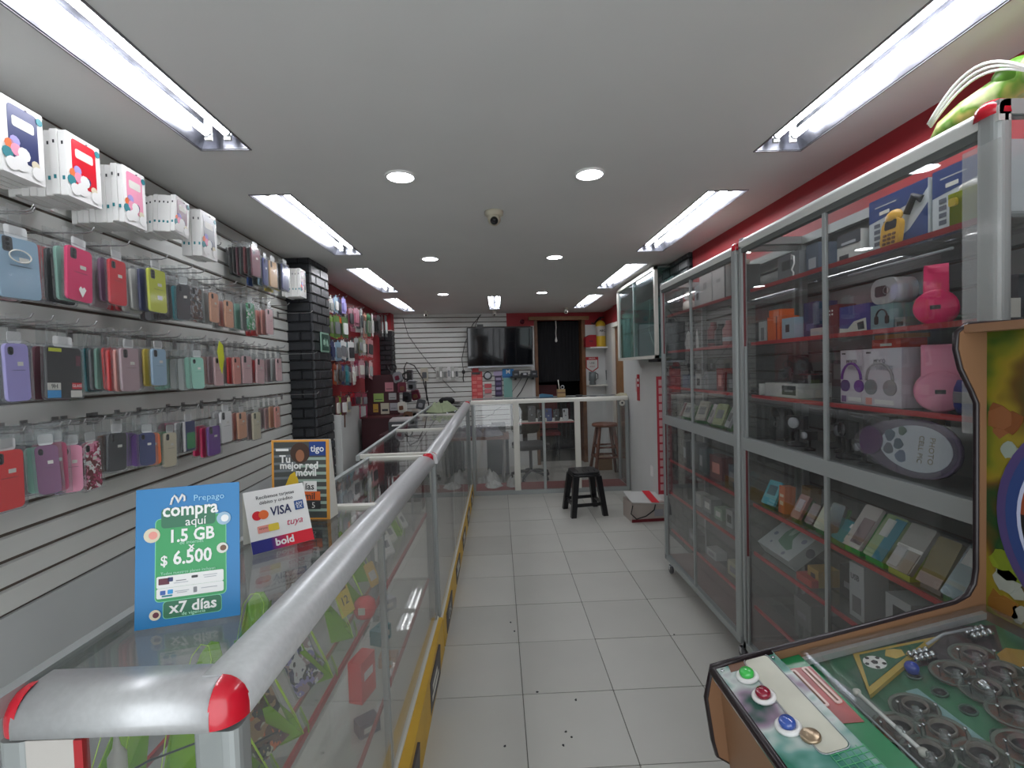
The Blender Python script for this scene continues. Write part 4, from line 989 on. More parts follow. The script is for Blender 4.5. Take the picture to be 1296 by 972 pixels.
def pouch(loc, w, h, rz, tilt, m, label):
    r = thing('accessory_pouch', label, 'packet', loc, (tilt, 0, rz))
    obj('bag', MB().prism(rr(w, h, .006, 2, 0, h / 2), 1, -.002, .006, m), r); obj('sleeve', MB().box((-w / 2 - .004, -.003, 0), (w / 2 + .004, .008, h + .03), FILM), r)
    return r
pouch((-.475, .955, SZ + .012), .085, .14, 1.25, -.5, PC, 'brown and grey printed pouch leaning on a lime stand nearest the corner')
pouch((-.475, 1.14, SZ + .012), .085, .15, 1.25, -.45, PB, 'white and violet printed pouch leaning on a lime stand inside the counter')
pouch((-.49, 1.20, SZ + .010), .07, .08, 1.2, -.9, PA, 'small grey printed pouch lying below the violet pouch')
r = thing('price_tag', 'yellow price tag clipped to a lime stand with the number 12', 'tag', (-.465, 1.40, SZ + .055), (-.35, 0, 1.25))
obj('card', MB().prism([(-.03, 0), (.03, 0), (.03, .09), (.012, .10), (.006, .125), (-.012, .118), (-.018, .10), (-.03, .09)], 1, 0, .002, C('yellow')), r); text('12', .035, C('charcoal'), r, (0, -.0008, .04)); obj('print', MB().box((-.022, -.0006, .07), (.022, 0, .078), C('brown')), r)
r = thing('toy_cup', 'round red cup standing below the yellow price tag', 'cup', (-.44, 1.475, SZ), (0, 0, 0))
obj('bowl', MB().lathe([(.012, 0), (.030, .012), (.036, .035), (.030, .058), (.016, .068), (0, .070)], (0, 0, 0), C('coral', .2, .6), 20), r); obj('label', MB().box((-.010, -.0375, .03), (.010, -.034, .05), C('offwhite')), r)
r = thing('price_tag', 'small yellow tag farther along the shelf past the red cup', 'tag', (-.46, 1.64, SZ + .07), (-.4, 0, 1.2)); obj('card', MB().prism(rr(.05, .08, .006, 2), 1, 0, .002, C((232, 190, 90))), r); obj('print', MB().box((-.016, -.0006, -.02), (.016, 0, .01), C('offwhite')), r)
r = thing('price_tag', 'white star-cut tag with a dark mark near the middle of the counter', 'tag', (-.46, 1.76, SZ + .10), (-.3, 0, 1.1)); obj('card', MB().prism([(-.035, -.02), (-.02, -.03), (.02, -.035), (.035, -.015), (.028, .02), (0, .045), (-.02, .03)], 1, 0, .002, C('white')), r); obj('print', MB().prism([(-.008, -.006), (.006, -.01), (.01, .004), (0, .012)], 1, -.0006, 0, C('charcoal')), r)
gadget_box('phone_box', 'white phone carton lying on the lower shelf with a dark picture', 'box', (-.50, 1.14, .431), (.15, .085, .03), 1.35, 'white', [(.1, .2, .3, .8, 'charcoal')], rx=.0)
r = bpy.data.objects['phone_box']; obj('print', MB().prism(rr(.03, .04, .004, 2, -.03, .045), 2, .03, .031, C('charcoal')).box((.02, .02, .03), (.05, .024, .031), C('grey')).box((.02, .05, .03), (.045, .054, .031), C('grey')), r)
gadget_box('phone_box', 'bright red carton on the lower shelf near the middle post', 'box', (-.48, 1.62, .431), (.09, .05, .14), 1.3, 'coral', [(.2, .5, .8, .7, 'white')])
for k, (x, y, z, c, wh) in enumerate([(-.5, 2.02, SZ, 'white', 'white card with a grey square near the second cross bar'), (-.52, 2.18, SZ, 'offwhite', 'off-white folded card on the shelf past the second cross bar'), (-.5, 2.36, SZ, 'white', 'small white card at the far end of the upper shelf')]):
    r = thing('price_card', wh, 'tag', (x, y, z + .03), (-.5, 0, 1.0 + k * .2)); obj('card', MB().prism(rr(.06, .085, .003, 1), 1, 0, .002, C(c)), r); obj('print', MB().prism(rr(.028, .03, .002, 1, 0, .005), 1, -.0006, 0, C('grey')), r)
for k, (x, y, z, w_, d_, h_, c, wh) in enumerate([(-.55, .98, .431, .08, .05, .04, 'charcoal', 'small charcoal box low in the counter near the corner'), (-.66, 1.25, .431, .1, .06, .05, 'grey', 'grey box on the lower shelf in the middle'), (-.5, 1.95, .431, .08, .05, .06, 'teal', 'teal box on the lower shelf'), (-.55, 2.2, .431, .1, .05, .05, 'silver', 'silver box on the lower shelf far end'), (-.5, 1.35, .192, .1, .07, .06, 'white', 'white box on the floor board of the near counter'), (-.52, 1.75, .192, .08, .06, .05, 'navy', 'navy box on the floor board of the near counter'), (-.55, 2.15, .192, .08, .06, .05, 'peach', 'peach box on the floor board of the near counter'), (-.7, 1.6, SZ, .06, .04, .1, 'brown', 'brown box on the upper shelf by the inner rail'), (-.7, 1.85, SZ, .06, .04, .08, 'charcoal', 'charcoal box on the upper shelf by the inner rail')]):
    gadget_box('accessory_box', wh, 'box', (x, y, z), (w_, d_, h_), R.uniform(0, 1.5), c, [(.2, .3, .8, .7, 'offwhite')])
# white bottle and cable by the near glass end
r = thing('glue_bottle', 'white squeeze bottle with a black cap among the lime stands', 'bottle', (-.68, .82, SZ), (0, 0, 0))
obj('body', MB().lathe([(.012, .05), (.014, .07), (.014, .12), (.006, .135), (.004, .15), (.0015, .17)], (0, 0, 0), C('offwhite'), 14), r); obj('cap', MB().lathe([(.013, 0), (.013, .05), (.0, .05)], (0, 0, 0), BLACKP, 14), r)
tag(obj('cable', MB().tube([(-.78, .84, .80), (-.66, .86, .855), (-.58, .9, .86), (-.52, .88, .84), (-.47, .95, .83)], .002, BLACKP, 6)), 'thin black cable looping over the shelf inside the near counter', 'cable')
tag(obj('cable', MB().tube([(-.62, .9, .79), (-.55, .86, .80), (-.56, .98, .80), (-.49, .9, .79), (-.48, 1.0, .79)], .002, C('charcoal'), 6)), 'grey cable lying along the shelf edge inside the near counter', 'cable')
# second counter: few things inside, keys and fruit-coloured cloth on top
def cloth(name, label, cat, loc, rx, ry, hz, m, seed, n=14, group=None):
    rnd = random.Random(seed); b = MB(); vs = []; ph = [rnd.uniform(0, 6) for _ in range(6)]
    for i in range(n + 1):
        for j in range(n + 1):
            u, v = -1 + 2 * i / n, -1 + 2 * j / n; rr_ = max(abs(u), abs(v)); ang = math.atan2(v, u); sc = rr_
            x = rx * sc * math.cos(ang) * (1 + .2 * math.sin(3 * ang + ph[0])); y = ry * sc * math.sin(ang) * (1 + .2 * math.sin(2 * ang + ph[1]))
            z = hz * (1 - rr_ ** 3.5) * (.65 + .35 * math.sin(5 * u + ph[2]) * math.sin(4 * v + ph[3])) + .30 * hz * math.sin(9 * u + 7 * v + ph[4]) * (1 - rr_ ** 4) + .002
            vs.append((x, y, max(.002, z)))
    b.add(vs, [(i * (n + 1) + j, (i + 1) * (n + 1) + j, (i + 1) * (n + 1) + j + 1, i * (n + 1) + j + 1) for i in range(n) for j in range(n)], m, True)
    b.add([(v[0] * .98, v[1] * .98, 0.0005) for v in vs[:1]] + [(rx * .7, 0, .0005), (0, ry * .7, .0005)], [(0, 1, 2)], m)
    return tag(obj(name, b, None, loc), label, cat, group)
cloth('folded_cloth', 'pale green cloth crumpled on the second counter', 'cloth', (-.60, 4.85, 1.1455), .15, .30, .085, mat('pale_green_cloth', (138, 150, 118), .9, bump=.4, bscale=40), 3)
r = thing('cap', 'black cap lying at the end of the second counter near the pale green cloth', 'cap', (-.60, 5.45, 1.157), (0, 0, .4))
obj('crown', MB().ball((0, 0, .045), .085, mat('black_cloth', (14, 14, 16), .9), 16, (1.1, 1.0, .55)), r)
obj('brim', MB().prism(circ(.07, 16, .09, 0), 2, .012, .018, MATS['black_cloth']), r)
for k, (x, y) in enumerate([(-.5, 4.55), (-.6, 4.4), (-.44, 4.7)]):
    tag(obj('small_metal_part', MB().lathe([(0, 0), (.014, 0), (.014, .008), (.008, .012), (0, .012)], (x, y, 1.133 + .0 + (y - 4.4) * .022), CHROME, 10)), 'shiny metal bit on the second counter, %s from the cross bar' % ORD[k], 'metal part')
# ================================================================= ARCADE PINBALL MACHINE
TAN = mat('tan_laminate', (140, 104, 76), .45, noise=.06, nscale=5)
TM = C((30, 20, 24), .3)
M0 = thing('arcade_machine', 'tan pinball machine with green playfield standing in front of the near glass cabinet', 'arcade machine', (0, 0, 0))
sil = [(.50, .0), (1.40, 0), (1.40, 1.625), (1.06, 1.618), (1.036, 1.600), (1.034, 1.565), (1.045, 1.52), (1.070, 1.47), (1.083, 1.44), (1.083, 1.06), (1.078, 1.025), (1.062, .998), (1.03, .982), (.80, .932), (.53, .874), (.466, .860), (.452, .79), (.466, .69), (.475, .655), (.515, .63)]
for y0 in (1.035, .452):
    s = obj('side_panel', MB().prism(sil, 1, y0, y0 + .016, TAN), M0)
    path = [(x, y0 + .008, z) for x, z in sil[2:]]
    obj('edge_trim', MB().tube(path, .0072, TM, 6), s)
obj('lower_body', MB().box((.515, .468, .08), (1.40, 1.035, .80), TAN), M0)
obj('front_board', MB().hexa([(.500, .468, .62), (.515, .468, .62), (.515, 1.035, .62), (.500, 1.035, .62)], [(.476, .468, .852), (.50, .468, .852), (.50, 1.035, .852), (.476, 1.035, .852)], TAN), M0)
for x in (.56, 1.34):
    for y in (.5, 1.0): obj('foot', MB().cyl((x, y, 0), (x, y, .08), .02, BLACKP, 12), M0)
# control panel, tilted
def cpz(x): return .862 + .25 * (x - .47)
CPART = art('control_panel_print', [(16, 80, 62), (14, 104, 76), (20, 110, 90), (96, 150, 140), (190, 200, 196), (140, 120, 140), (16, 74, 60)], 7, kind='noise', rough=.25)
cpn = obj('control_panel', MB().hexa([(.464, .468, .835), (.600, .468, .868), (.600, 1.035, .868), (.464, 1.035, .835)], [(.464, .468, .8605), (.600, .468, cpz(.6)), (.600, 1.035, cpz(.6)), (.464, 1.035, .8605)], CPART), M0)
obj('edge_trim', MB().tube([(.462, .468, .856), (.462, 1.033, .856), (.598, 1.033, .890)], .009, TM, 8), cpn)
TL = math.atan(.25)
def onpanel(name, b, x, y, par=cpn, label=None): return obj(name, b, par, (x, y, cpz(x) + .0006), (0, -TL, 0), label)
onpanel('instruction_plate', MB().prism(rr(.052, .26, .012, 4), 2, 0, .0008, mat('ivory_print', (206, 206, 190), .3, noise=.15, nscale=9)), .556, .90)
onpanel('plate_edge', MB().tube([(x, y, .001) for x, y in rr(.056, .265, .013, 4)], .0009, C('silver', .3), 4, True), .556, .90)
onpanel('red_print', MB().prism([(-.05, -.012), (.01, -.012), (.03, .01), (-.045, .012)], 2, 0, .0006, C('brown')), .54, 1.02)
for (x, y, c, l) in ((.515, .982, (60, 190, 80), 'green push button'), (.515, .919, (140, 24, 50), 'dark red push button'), (.515, .839, (60, 90, 170), 'blue push button')):
    o = onpanel('button', MB().lathe([(.0, 0), (.023, 0), (.023, .004), (.018, .008), (.015, .006), (0, .006)], (0, 0, 0), C('white', .25), 24), x, y, label=l)
    obj('button_cap', MB().lathe([(.0145, .004), (.0145, .013), (.011, .017), (0, .018)], (0, 0, 0), mat('button_%d_%d' % (c[0], c[1]), c, .12, 0, .8), 20), o)
onpanel('lock_disc', MB().lathe([(0, 0), (.017, 0), (.017, .004), (.014, .006), (0, .006)], (0, 0, 0), mat('brass_disc', (176, 156, 130), .3, .8), 24), .536, .808, label='round tan metal disc')
for k, (x, y) in enumerate(((.478, 1.02), (.59, 1.015))): onpanel('screw', MB().lathe([(0, 0), (.004, 0), (.003, .002), (0, .002)], (0, 0, 0), CHROME, 10), x, y)
b = MB()
for k in range(13): b.box((-.03, -.1 + k * .012, 0), (.03, -.0985 + k * .012, .0005), C((70, 160, 110)))
for k in range(6): b.box((-.03 + k * .012, -.1, .0002), (-.0285 + k * .012, .05, .0006), C((70, 160, 110)))
g = onpanel('net_print', b, .57, .72); g['kind'] = 'stuff'
b = MB(); rnd = random.Random(4)
for k in range(14):
    cx, cy, r0 = rnd.uniform(-.05, .05), rnd.uniform(-.08, .08), rnd.uniform(.012, .03)
    b.prism([(cx + r0 * rnd.uniform(.6, 1.2) * math.cos(a), cy + r0 * rnd.uniform(.6, 1.2) * math.sin(a)) for a in [i * PI / 5 for i in range(10)]], 2, 0, .0006 + k * .00005, C(rnd.choice([(130, 190, 230), (40, 60, 90), (150, 40, 50), (200, 170, 140), (60, 110, 170), (20, 30, 40), (210, 220, 225)])))
g = onpanel('figure_print', b, .535, .66); g['kind'] = 'stuff'
# slot strip beside the panel
def spz(x): return .872 + .21 * (x - .60)
strip = obj('slot_strip', MB().hexa([(.602, .468, .85), (.660, .468, .86), (.660, 1.033, .86), (.602, 1.033, .85)], [(.602, .468, spz(.602)), (.660, .468, spz(.66)), (.660, 1.033, spz(.66)), (.602, 1.033, spz(.602))], mat('green_gloss_print', (20, 120, 70), .25)), M0)
T2 = math.atan(.21)
def onstrip(name, b, x, y, dz=.0006, par=strip, label=None): return obj(name, b, par, (x, y, spz(x) + dz), (0, -T2, 0), label)
onstrip('red_print', MB().prism([(-.026, -.09), (.02, -.10), (.026, .06), (-.026, .07)], 2, 0, .0006, mat('pink_print', (176, 82, 78), .3, noise=.4, nscale=14)), .632, .93)
for x in (.617, .643): onstrip('slot', MB().prism(rr(.014, .11, .005, 3), 2, .0006, .003, C((218, 190, 182), .3)).prism(rr(.004, .10, .002, 2), 2, .003, .0034, C('brown')), x, .935)
# playfield below glass
def pz(x): return .845 + .21 * (x - .60)
GRN = art('playfield_green', [(12, 84, 54), (20, 112, 68), (16, 96, 60), (10, 72, 46)], 5, kind='noise', rough=.3)
pf = obj('playfield', MB().hexa([(.66, .468, pz(.66) - .03), (1.09, .468, pz(1.09) - .03), (1.09, 1.033, pz(1.09) - .03), (.66, 1.033, pz(.66) - .03)], [(.66, .468, pz(.66)), (1.09, .468, pz(1.09)), (1.09, 1.033, pz(1.09)), (.66, 1.033, pz(.66))], GRN), M0)
def onpf(name, b, x, y, dz=.0004, rz=0, par=pf, label=None): return obj(name, b, par, (x, y, pz(x) + dz), (0, -T2, rz), label)
onpf('dark_print', MB().prism([(-.16, -.03), (.1, -.05), (.16, .02), (.1, .045), (-.05, .04)], 2, 0, .0004, C((52, 42, 44), .4)), .93, .985)
onpf('yellow_print', MB().prism([(-.09, -.1), (.03, -.12), (.1, .0), (.04, .05), (-.05, .02)], 2, 0, .0005, C((170, 130, 40), .4)), 1.0, .89)
onpf('grey_print', MB().prism([(-.02, -.3), (.03, -.3), (.03, .12), (.0, .22), (-.02, .1)], 2, 0, .0005, C((104, 116, 112), .4)), .69, .78)
onpf('lane_print', MB().prism([(-.012, -.3), (.012, -.3), (.012, .1), (-.012, .1)], 2, 0, .0005, C((120, 160, 160), .4)), .802, .80)
tri = onpf('triangle_badge', MB().prism([(.0, .0), (.19, -.012), (-.055, -.115)], 2, 0, .008, C((186, 158, 60), .35)).prism([(.008, -.008), (.150, -.018), (-.040, -.095)], 2, .008, .009, C((16, 92, 58), .35)), .775, 1.018, .0006, label='gold-edged green triangle with a ball picture')
b = MB(); b.prism(circ(.021, 18, .018, -.040), 2, .009, .0098, C('white'))
b.prism(circ(.007, 5, .018, -.040), 2, .0098, .0103, BLACKP)
for k in range(5): b.prism(circ(.0045, 5, .018 + .0165 * math.cos(k * 1.2566 + .6), -.040 + .0165 * math.sin(k * 1.2566 + .6)), 2, .0098, .0103, BLACKP)
b.prism([(.05, -.03), (.062, -.045), (.085, -.042), (.092, -.025), (.08, -.018), (.065, -.014)], 2, .009, .0098, C((200, 170, 80)))
obj('ball_picture', b, tri)
CUPS = [(.966, .936, 0), (.897, .907, 1), (.965, .881, 2), (.905, .853, 3), (.767, .854, 2), (.898, .796, 1), (.765, .797, 1), (.709, .823, 1), (.712, .766, 2), (.776, .739, 2), (.965, .825, 1), (.845, .735, 0), (.90, .73, 2), (.965, .765, 0)]
for k, (x, y, c) in enumerate(CUPS):
    o = onpf('cup_plate', MB().lathe([(0, 0), (.034, 0), (.036, .004), (.034, .006), (0, .006)], (0, 0, 0), C([(122, 74, 54), (134, 88, 66), (50, 62, 56), (96, 104, 102)][c], .35), 22), x, y)
    obj('plate_edge', MB().lathe([(.036, .004), (.040, .0065), (.038, .0075), (.034, .006)], (0, 0, 0), C((92, 104, 92), .35), 22), o)
    obj('cup_ring', MB().lathe([(.020, .006), (.021, .014), (.018, .014), (.017, .006)], (.004, 0, 0), C((104, 100, 92), .3), 18), o)
    obj('cup_hole', MB().lathe([(0, .0062), (.0175, .0064), (.0175, .0068), (0, .0066)], (.004, 0, 0), BLACKP, 18), o)
    obj('clear_stud', MB().lathe([(.009, .006), (.009, .018), (.006, .020), (.006, .030), (0, .032)], (-.014, -.024, 0), glass('clear_stud', (.9, .93, .93), .05, 1.5, .10), 12), o)
    b = MB()
    for (dx, dy) in ((-.028, .0), (-.010, -.030), (.022, -.026)): b.lathe([(.0012, 0), (.0012, .020), (.003, .021), (.003, .024), (0, .025)], (dx, dy, .004), CHROME, 7)
    g = obj('pin', b, o)
    g['kind'] = 'stuff'
for k, (x, y) in enumerate([(.839, .878), (.845, .827), (.841, .768), (.835, .93), (1.02, .85), (1.02, .79)]):
    o = onpf('small_hole', MB().lathe([(0, 0), (.014, 0), (.014, .003), (.011, .003), (.011, .001), (0, .001)], (0, 0, 0), C((60, 92, 76), .35), 16), x, y)
    obj('hole', MB().lathe([(0, .0012), (.0108, .0012), (0, .0014)], (0, 0, 0), BLACKP, 14), o)
onpf('ball', MB().ball((0, 0, .013), .013, CHROME, 16), .905, .852, label='chrome ball'); onpf('blue_post', MB().lathe([(.013, 0), (.013, .012), (.009, .018), (0, .02)], (0, 0, 0), mat('blue_acrylic', (24, 60, 170), .15, 0, .6), 18), .842, .942, label='blue post cap')
b = MB()
for i in range(4):
    for j in range(2): b.lathe([(.006, 0), (.006, .01), (.008, .012), (.003, .02), (0, .021)], (i * .012, j * .016, 0), CHROME, 8)
g = onpf('bulb_cluster', b, .865, .955); g['kind'] = 'stuff'
g = onpf('bulb_cluster', b, 1.01, .975); g['kind'] = 'stuff'
onpf('lever', MB().tube([(0, 0, 0), (0, -.147, 0)], .0038, C('white', .3), 8).lathe([(0, -.004), (.007, -.004), (.007, .004), (0, .004)], (0, 0, 0), C('offwhite'), 12).lathe([(0, -.004), (.007, -.004), (.007, .004), (0, .004)], (0, -.147, 0), C('offwhite'), 12), .693, .902, .022, label='white lever arm')
onpf('wire_guide', MB().tube([(0, 0, 0), (.05, .012, .003), (.115, .012, 0)], .0028, C('silver', .3), 6), .906, .978, .02)
onpf('wire_guide', MB().tube([(0, .12, 0), (0, -.2, 0)], .002, C('silver', .3), 6), .672, .80, .02)
# top glass and its metal edge
obj('cover_glass', MB().hexa([(.662, .472, pz(.662) + .032), (1.088, .472, pz(1.088) + .032), (1.088, 1.030, pz(1.088) + .032), (.662, 1.030, pz(.662) + .032)], [(.662, .472, pz(.662) + .036), (1.088, .472, pz(1.088) + .036), (1.088, 1.030, pz(1.088) + .036), (.662, 1.030, pz(.662) + .036)], GLASS_TOP), M0)
obj('glass_channel', MB().hexa([(.61, 1.024, pz(.61) + .004), (1.088, 1.024, pz(1.088) + .004), (1.088, 1.035, pz(1.088) + .004), (.61, 1.035, pz(.61) + .004)], [(.61, 1.024, pz(.61) + .018), (1.088, 1.024, pz(1.088) + .018), (1.088, 1.035, pz(1.088) + .018), (.61, 1.035, pz(.61) + .018)], ALU), M0)
# back glass with art, the shade on it put into darker print colours
AR = art('backglass_print', [(24, 32, 16), (20, 62, 28), (50, 88, 26), (120, 118, 30), (136, 120, 36), (90, 66, 26), (22, 62, 30), (56, 86, 26)], 4.5, kind='noise', rough=.3)
bg = obj('back_glass', MB().box((1.098, .468, .965), (1.112, 1.035, 1.60), AR), M0)
obj('top_board', MB().box((1.045, .468, 1.600), (1.40, 1.035, 1.618), TAN), M0)
obj('head_box', MB().box((1.112, .468, .965), (1.39, 1.035, 1.60), BLACKP), M0)
def disc(cy, cz, r0, r1, x, m, n=48):
    b = MB(); vs = []; 
    for k in range(n): a = 2 * PI * k / n; vs += [(x, cy + r0 * math.cos(a), cz + r0 * math.sin(a)), (x, cy + r1 * math.cos(a), cz + r1 * math.sin(a)), (x - .002, cy + r0 * math.cos(a), cz + r0 * math.sin(a)), (x - .002, cy + r1 * math.cos(a), cz + r1 * math.sin(a))]
    fs = []
    for k in range(n):
        i, j = 4 * k, 4 * ((k + 1) % n); fs += [(i + 2, i + 3, j + 3, j + 2), (i + 1, j + 1, j + 3, i + 3), (i, i + 2, j + 2, j)]
    return b.add(vs, fs, m)
for (r0, r1, c, x) in ((.228, .246, (76, 64, 110), 1.0975), (.205, .228, (48, 68, 120), 1.0973), (.198, .205, (190, 196, 220), 1.0971)): obj('wheel_ring', disc(.765, 1.21, r0, r1, x, C(c, .3)), bg)
for k in range(12):
    a0, a1 = 2 * PI * k / 12, 2 * PI * (k + 1) / 12; pts = [(.765 + .06 * math.cos(a0), 1.21 + .06 * math.sin(a0))] + [(.765 + .198 * math.cos(a0 + (a1 - a0) * i / 5), 1.21 + .198 * math.sin(a0 + (a1 - a0) * i / 5)) for i in range(6)] + [(.765 + .06 * math.cos(a1), 1.21 + .06 * math.sin(a1))]
    obj('wheel_field', MB().prism(pts, 0, 1.0955, 1.0975, C([(140, 66, 38), (26, 22, 24)][k % 2], .3)), bg)
b = MB(); rnd = random.Random(9)
for (cy, cz, s, cs_) in ((1.0, 1.40, .035, [(120, 70, 36), (134, 84, 50)]), (.985, 1.345, .02, [(140, 150, 140)]), (1.0, 1.09, .035, [(124, 140, 34), (110, 126, 30)]), (.99, 1.045, .03, [(150, 154, 144)]), (1.0, 1.0, .03, [(140, 104, 44), (128, 88, 36)]), (.965, 1.0, .02, [(150, 150, 140)]), (.9, 1.5, .05, [(160, 140, 44)])):
    for k in range(4):
        oy, oz = rnd.uniform(-s, s) * .5, rnd.uniform(-s, s) * .5
        b.prism([(min(1.03, cy + oy + s * rnd.uniform(.5, 1) * math.cos(a)), max(.97, cz + oz + s * rnd.uniform(.5, 1) * math.sin(a))) for a in [i * PI / 5 for i in range(10)]], 0, 1.0970 - k * .0003, 1.0980, C(rnd.choice(cs_), .35))
g = obj('figure_print', b, bg); g['kind'] = 'stuff'
# ================================================================= GOODS IN THE TALL CABINETS (fronts face -x)
SF = {1: 1.901, 2: 1.641, 3: 1.384, 4: .844, 5: .601, 6: .328, 0: 1.164}
def gb(label, y0, y1, z, h, col, prints=(), txt=None, x=1.285, d=.09, rz=0.0, name='product_box', tilt=0.0, side=None, cat='box', group=None):
    """carton whose printed front faces the aisle (-x); local x runs toward the street"""
    r = thing(name, label, cat, (x, (y0 + y1) / 2, z + .0008), (tilt, 0, -PI / 2 + rz), group); w = abs(y1 - y0)
    obj('carton', MB().box((-w / 2, 0, 0), (w / 2, d, h), C(col, .4) if not isinstance(col, bpy.types.Material) else col), r)
    k = 0
    for p in prints:
        k += 1; c = p[4] if isinstance(p[4], bpy.types.Material) else C(p[4], .4)
        obj('print', MB().box((-w / 2 + p[0] * w, -.0005 * k, p[1] * h), (-w / 2 + p[2] * w, 0, p[3] * h), c), r)
    for (s, size, c, u, v) in (txt or ()): text(s, size, C(c), r, (-w / 2 + u * w, -.0005 * (k + 1), v * h))
    return r
def LF(x, y, z, label, name, cat, rz=0.0, tilt=0.0, group=None): return thing(name, label, cat, (x, y, z + .0008), (tilt, 0, -PI / 2 + rz), group)
# ---- cabinet B, top shelf: desk phone cartons
for (y0, y1, h, nm) in ((1.43, 1.66, .195, 'second from the red cap'), (1.20, 1.415, .20, 'nearest the red cap')):
    r = gb('large blue and white desk phone carton on the top shelf, ' + nm, y0, y1, SF[1], h, (196, 204, 208), d=.15, x=1.33, name='phone_carton')
    w = y1 - y0
    b = MB(); b.prism([(-w / 2, h * .60), (-w / 2 + w * .9, h * .74), (w / 2, h * .86), (w / 2, h), (-w / 2, h)], 1, -.0006, 0, C((44, 66, 122), .4)); b.prism([(-w / 2, 0), (w / 2, 0), (w / 2, h * .62), (w * .22, h * .30), (-w * .1, h * .12), (-w / 2, h * .08)], 1, -.0005, 0, C((50, 72, 126), .4)); obj('print', b, r)
    b = MB()
    for i in range(2):
        for j in range(4): b.box((-w * .40 + i * w * .17, -.0009, h * (.18 + j * .105)), (-w * .40 + i * w * .17 + w * .11, -.0006, h * (.25 + j * .105)), C((92, 98, 110)))
    g = obj('feature_icon', b, r); g['kind'] = 'stuff'
    obj('print', MB().box((-w * .30, -.0012, h * .70), (-w * .12, -.0008, h * .76), C('offwhite')).box((-w * .38, -.0012, h * .84), (0, -.0008, h * .86), C('silver')), r)
    obj('handset_picture', MB().tube([(w * .18, -.0005, h * .55), (w * .3, -.0005, h * .80), (w * .42, -.0005, h * .70)], .012, C('charcoal'), 8), r)
r = LF(1.30, 1.535, SF[1] + .038, 'gold toy mobile phone leaning on the desk phone carton of the top shelf', 'toy_phone', 'toy', tilt=-.12)
r.location.x = 1.292; r.location.z = SF[1] + .006
obj('body', MB().prism(rr(.075, .10, .028, 5, 0, .05), 1, 0, .016, C('gold', .3)), r); obj('body_top', MB().ball((0, .008, .105), .034, C('gold', .3), 14, (1, .35, .7)), r)
obj('screen', MB().prism(rr(.046, .03, .006, 3, 0, .078), 1, -.001, 0, C('charcoal', .1)), r)
for i in range(3):
    for j in range(3): obj('key', MB().prism(rr(.013, .009, .003, 2, -.018 + i * .018, .018 + j * .014), 1, -.002, 0, C('brown')), r)
gb('white carton with a curved dark picture on the top shelf behind the first door stile', 1.70, 1.82, SF[1], .12, (190, 192, 188), [(.1, .05, .5, .35, 'charcoal'), (.0, .62, 1, 1, (70, 74, 80)), (.2, .66, .8, .74, 'silver')], x=1.33)
gb('dim grey carton at the deep end of the top shelf', 2.10, 2.26, SF[1], .14, (110, 114, 118), [(.2, .5, .6, .8, 'charcoal')], x=1.36)
gb('narrow blue-grey carton at the deep end of the top shelf', 2.0, 2.08, SF[1], .15, (80, 92, 108), [(.2, .3, .8, .6, 'silver')], x=1.38)
r = LF(1.30, 2.05, SF[1] + .03, 'clear hook strip with a white swirl hanging inside the cabinet door', 'hook_strip', 'hook'); r.location.z = SF[1] + .001
obj('strip', MB().tube([(0, 0, .0), (.004, 0, .03), (-.008, 0, .045), (.01, 0, .07), (.008, 0, .10), (-.008, 0, .11), (-.01, 0, .09)], .0035, C('white', .2), 6), r)
YG = tinted('yellow_acrylic', (196, 206, 20))
r = LF(1.285, 1.265, SF[1], 'transparent yellow-green box at the street end of the top shelf', 'plastic_box', 'box')
obj('shell', MB().box((-.05, 0, .0), (.05, .004, .08), YG).box((-.05, .08, 0), (.05, .084, .08), YG).box((-.05, 0, 0), (-.047, .084, .08), YG).box((.047, 0, 0), (.05, .084, .08), YG), r); obj('lid', MB().box((-.052, -.002, .08), (.052, .086, .10), YG), r); obj('latch', MB().prism(rr(.022, .022, .005, 3, -.035, .075), 1, -.008, 0, C('yellow', .3)), r)
r = LF(1.30, 1.345, SF[1] + .105, 'white and grey computer mouse resting above the yellow-green box', 'mouse', 'mouse', .5); r.location = (1.30, 1.265, SF[1] + .101)
obj('shell', MB().ball((0, .03, .012), .034, C('white', .3), 14, (1.1, .8, .55)), r); obj('side_grip', MB().ball((.03, .03, .006), .012, C('charcoal'), 10, (1, .8, .5)), r)
# ---- shelf 2
gb('white-fronted carton at the deep end of the second shelf', 2.235, 2.30, SF[2], .10, (186, 190, 190), [(.3, .1, .7, .7, 'grey')])
gb('orange carton beside the white one on the second shelf', 2.125, 2.225, SF[2], .112, 'orange', [(.7, 0, .78, 1, 'darkred')])
gb('small orange carton lying on top of the orange one', 2.13, 2.21, SF[2] + .1135, .03, 'orange', d=.07)
gb('square light blue carton with a dark mark on the second shelf', 2.02, 2.11, SF[2], .095, (160, 186, 200), [(.3, .35, .6, .7, 'charcoal')])
gb('tall navy carton behind the light blue one on the second shelf', 1.93, 2.01, SF[2], .15, 'navy', [(.2, .2, .8, .4, (90, 90, 140))], x=1.32)
gb('dark blue box next to the tall navy carton', 1.90, 2.0, SF[2] , .085, (50, 60, 84), [(.2, .3, .8, .7, 'grey')], x=1.42, d=.06)
gb('low white carton behind the door stile of the second shelf', 1.845, 1.915, SF[2], .035, (190, 186, 182), [(.1, .3, .8, .6, 'silver')])
r = LF(1.29, 1.795, SF[2], 'dark red box with four white dots on the second shelf', 'speaker_box', 'box')
obj('body', MB().box((-.032, 0, 0), (.032, .07, .115), C('darkred', .4)), r)
for i in range(4): obj('dot', MB().prism(circ(.004, 8, -.012 + (i % 2) * .014, .08 + (i // 2) * .014), 1, -.001, 0, C('white')), r)
r = gb('blue carton with a white curved picture on the second shelf', 1.61, 1.755, SF[2], .10, (58, 60, 140), x=1.29)
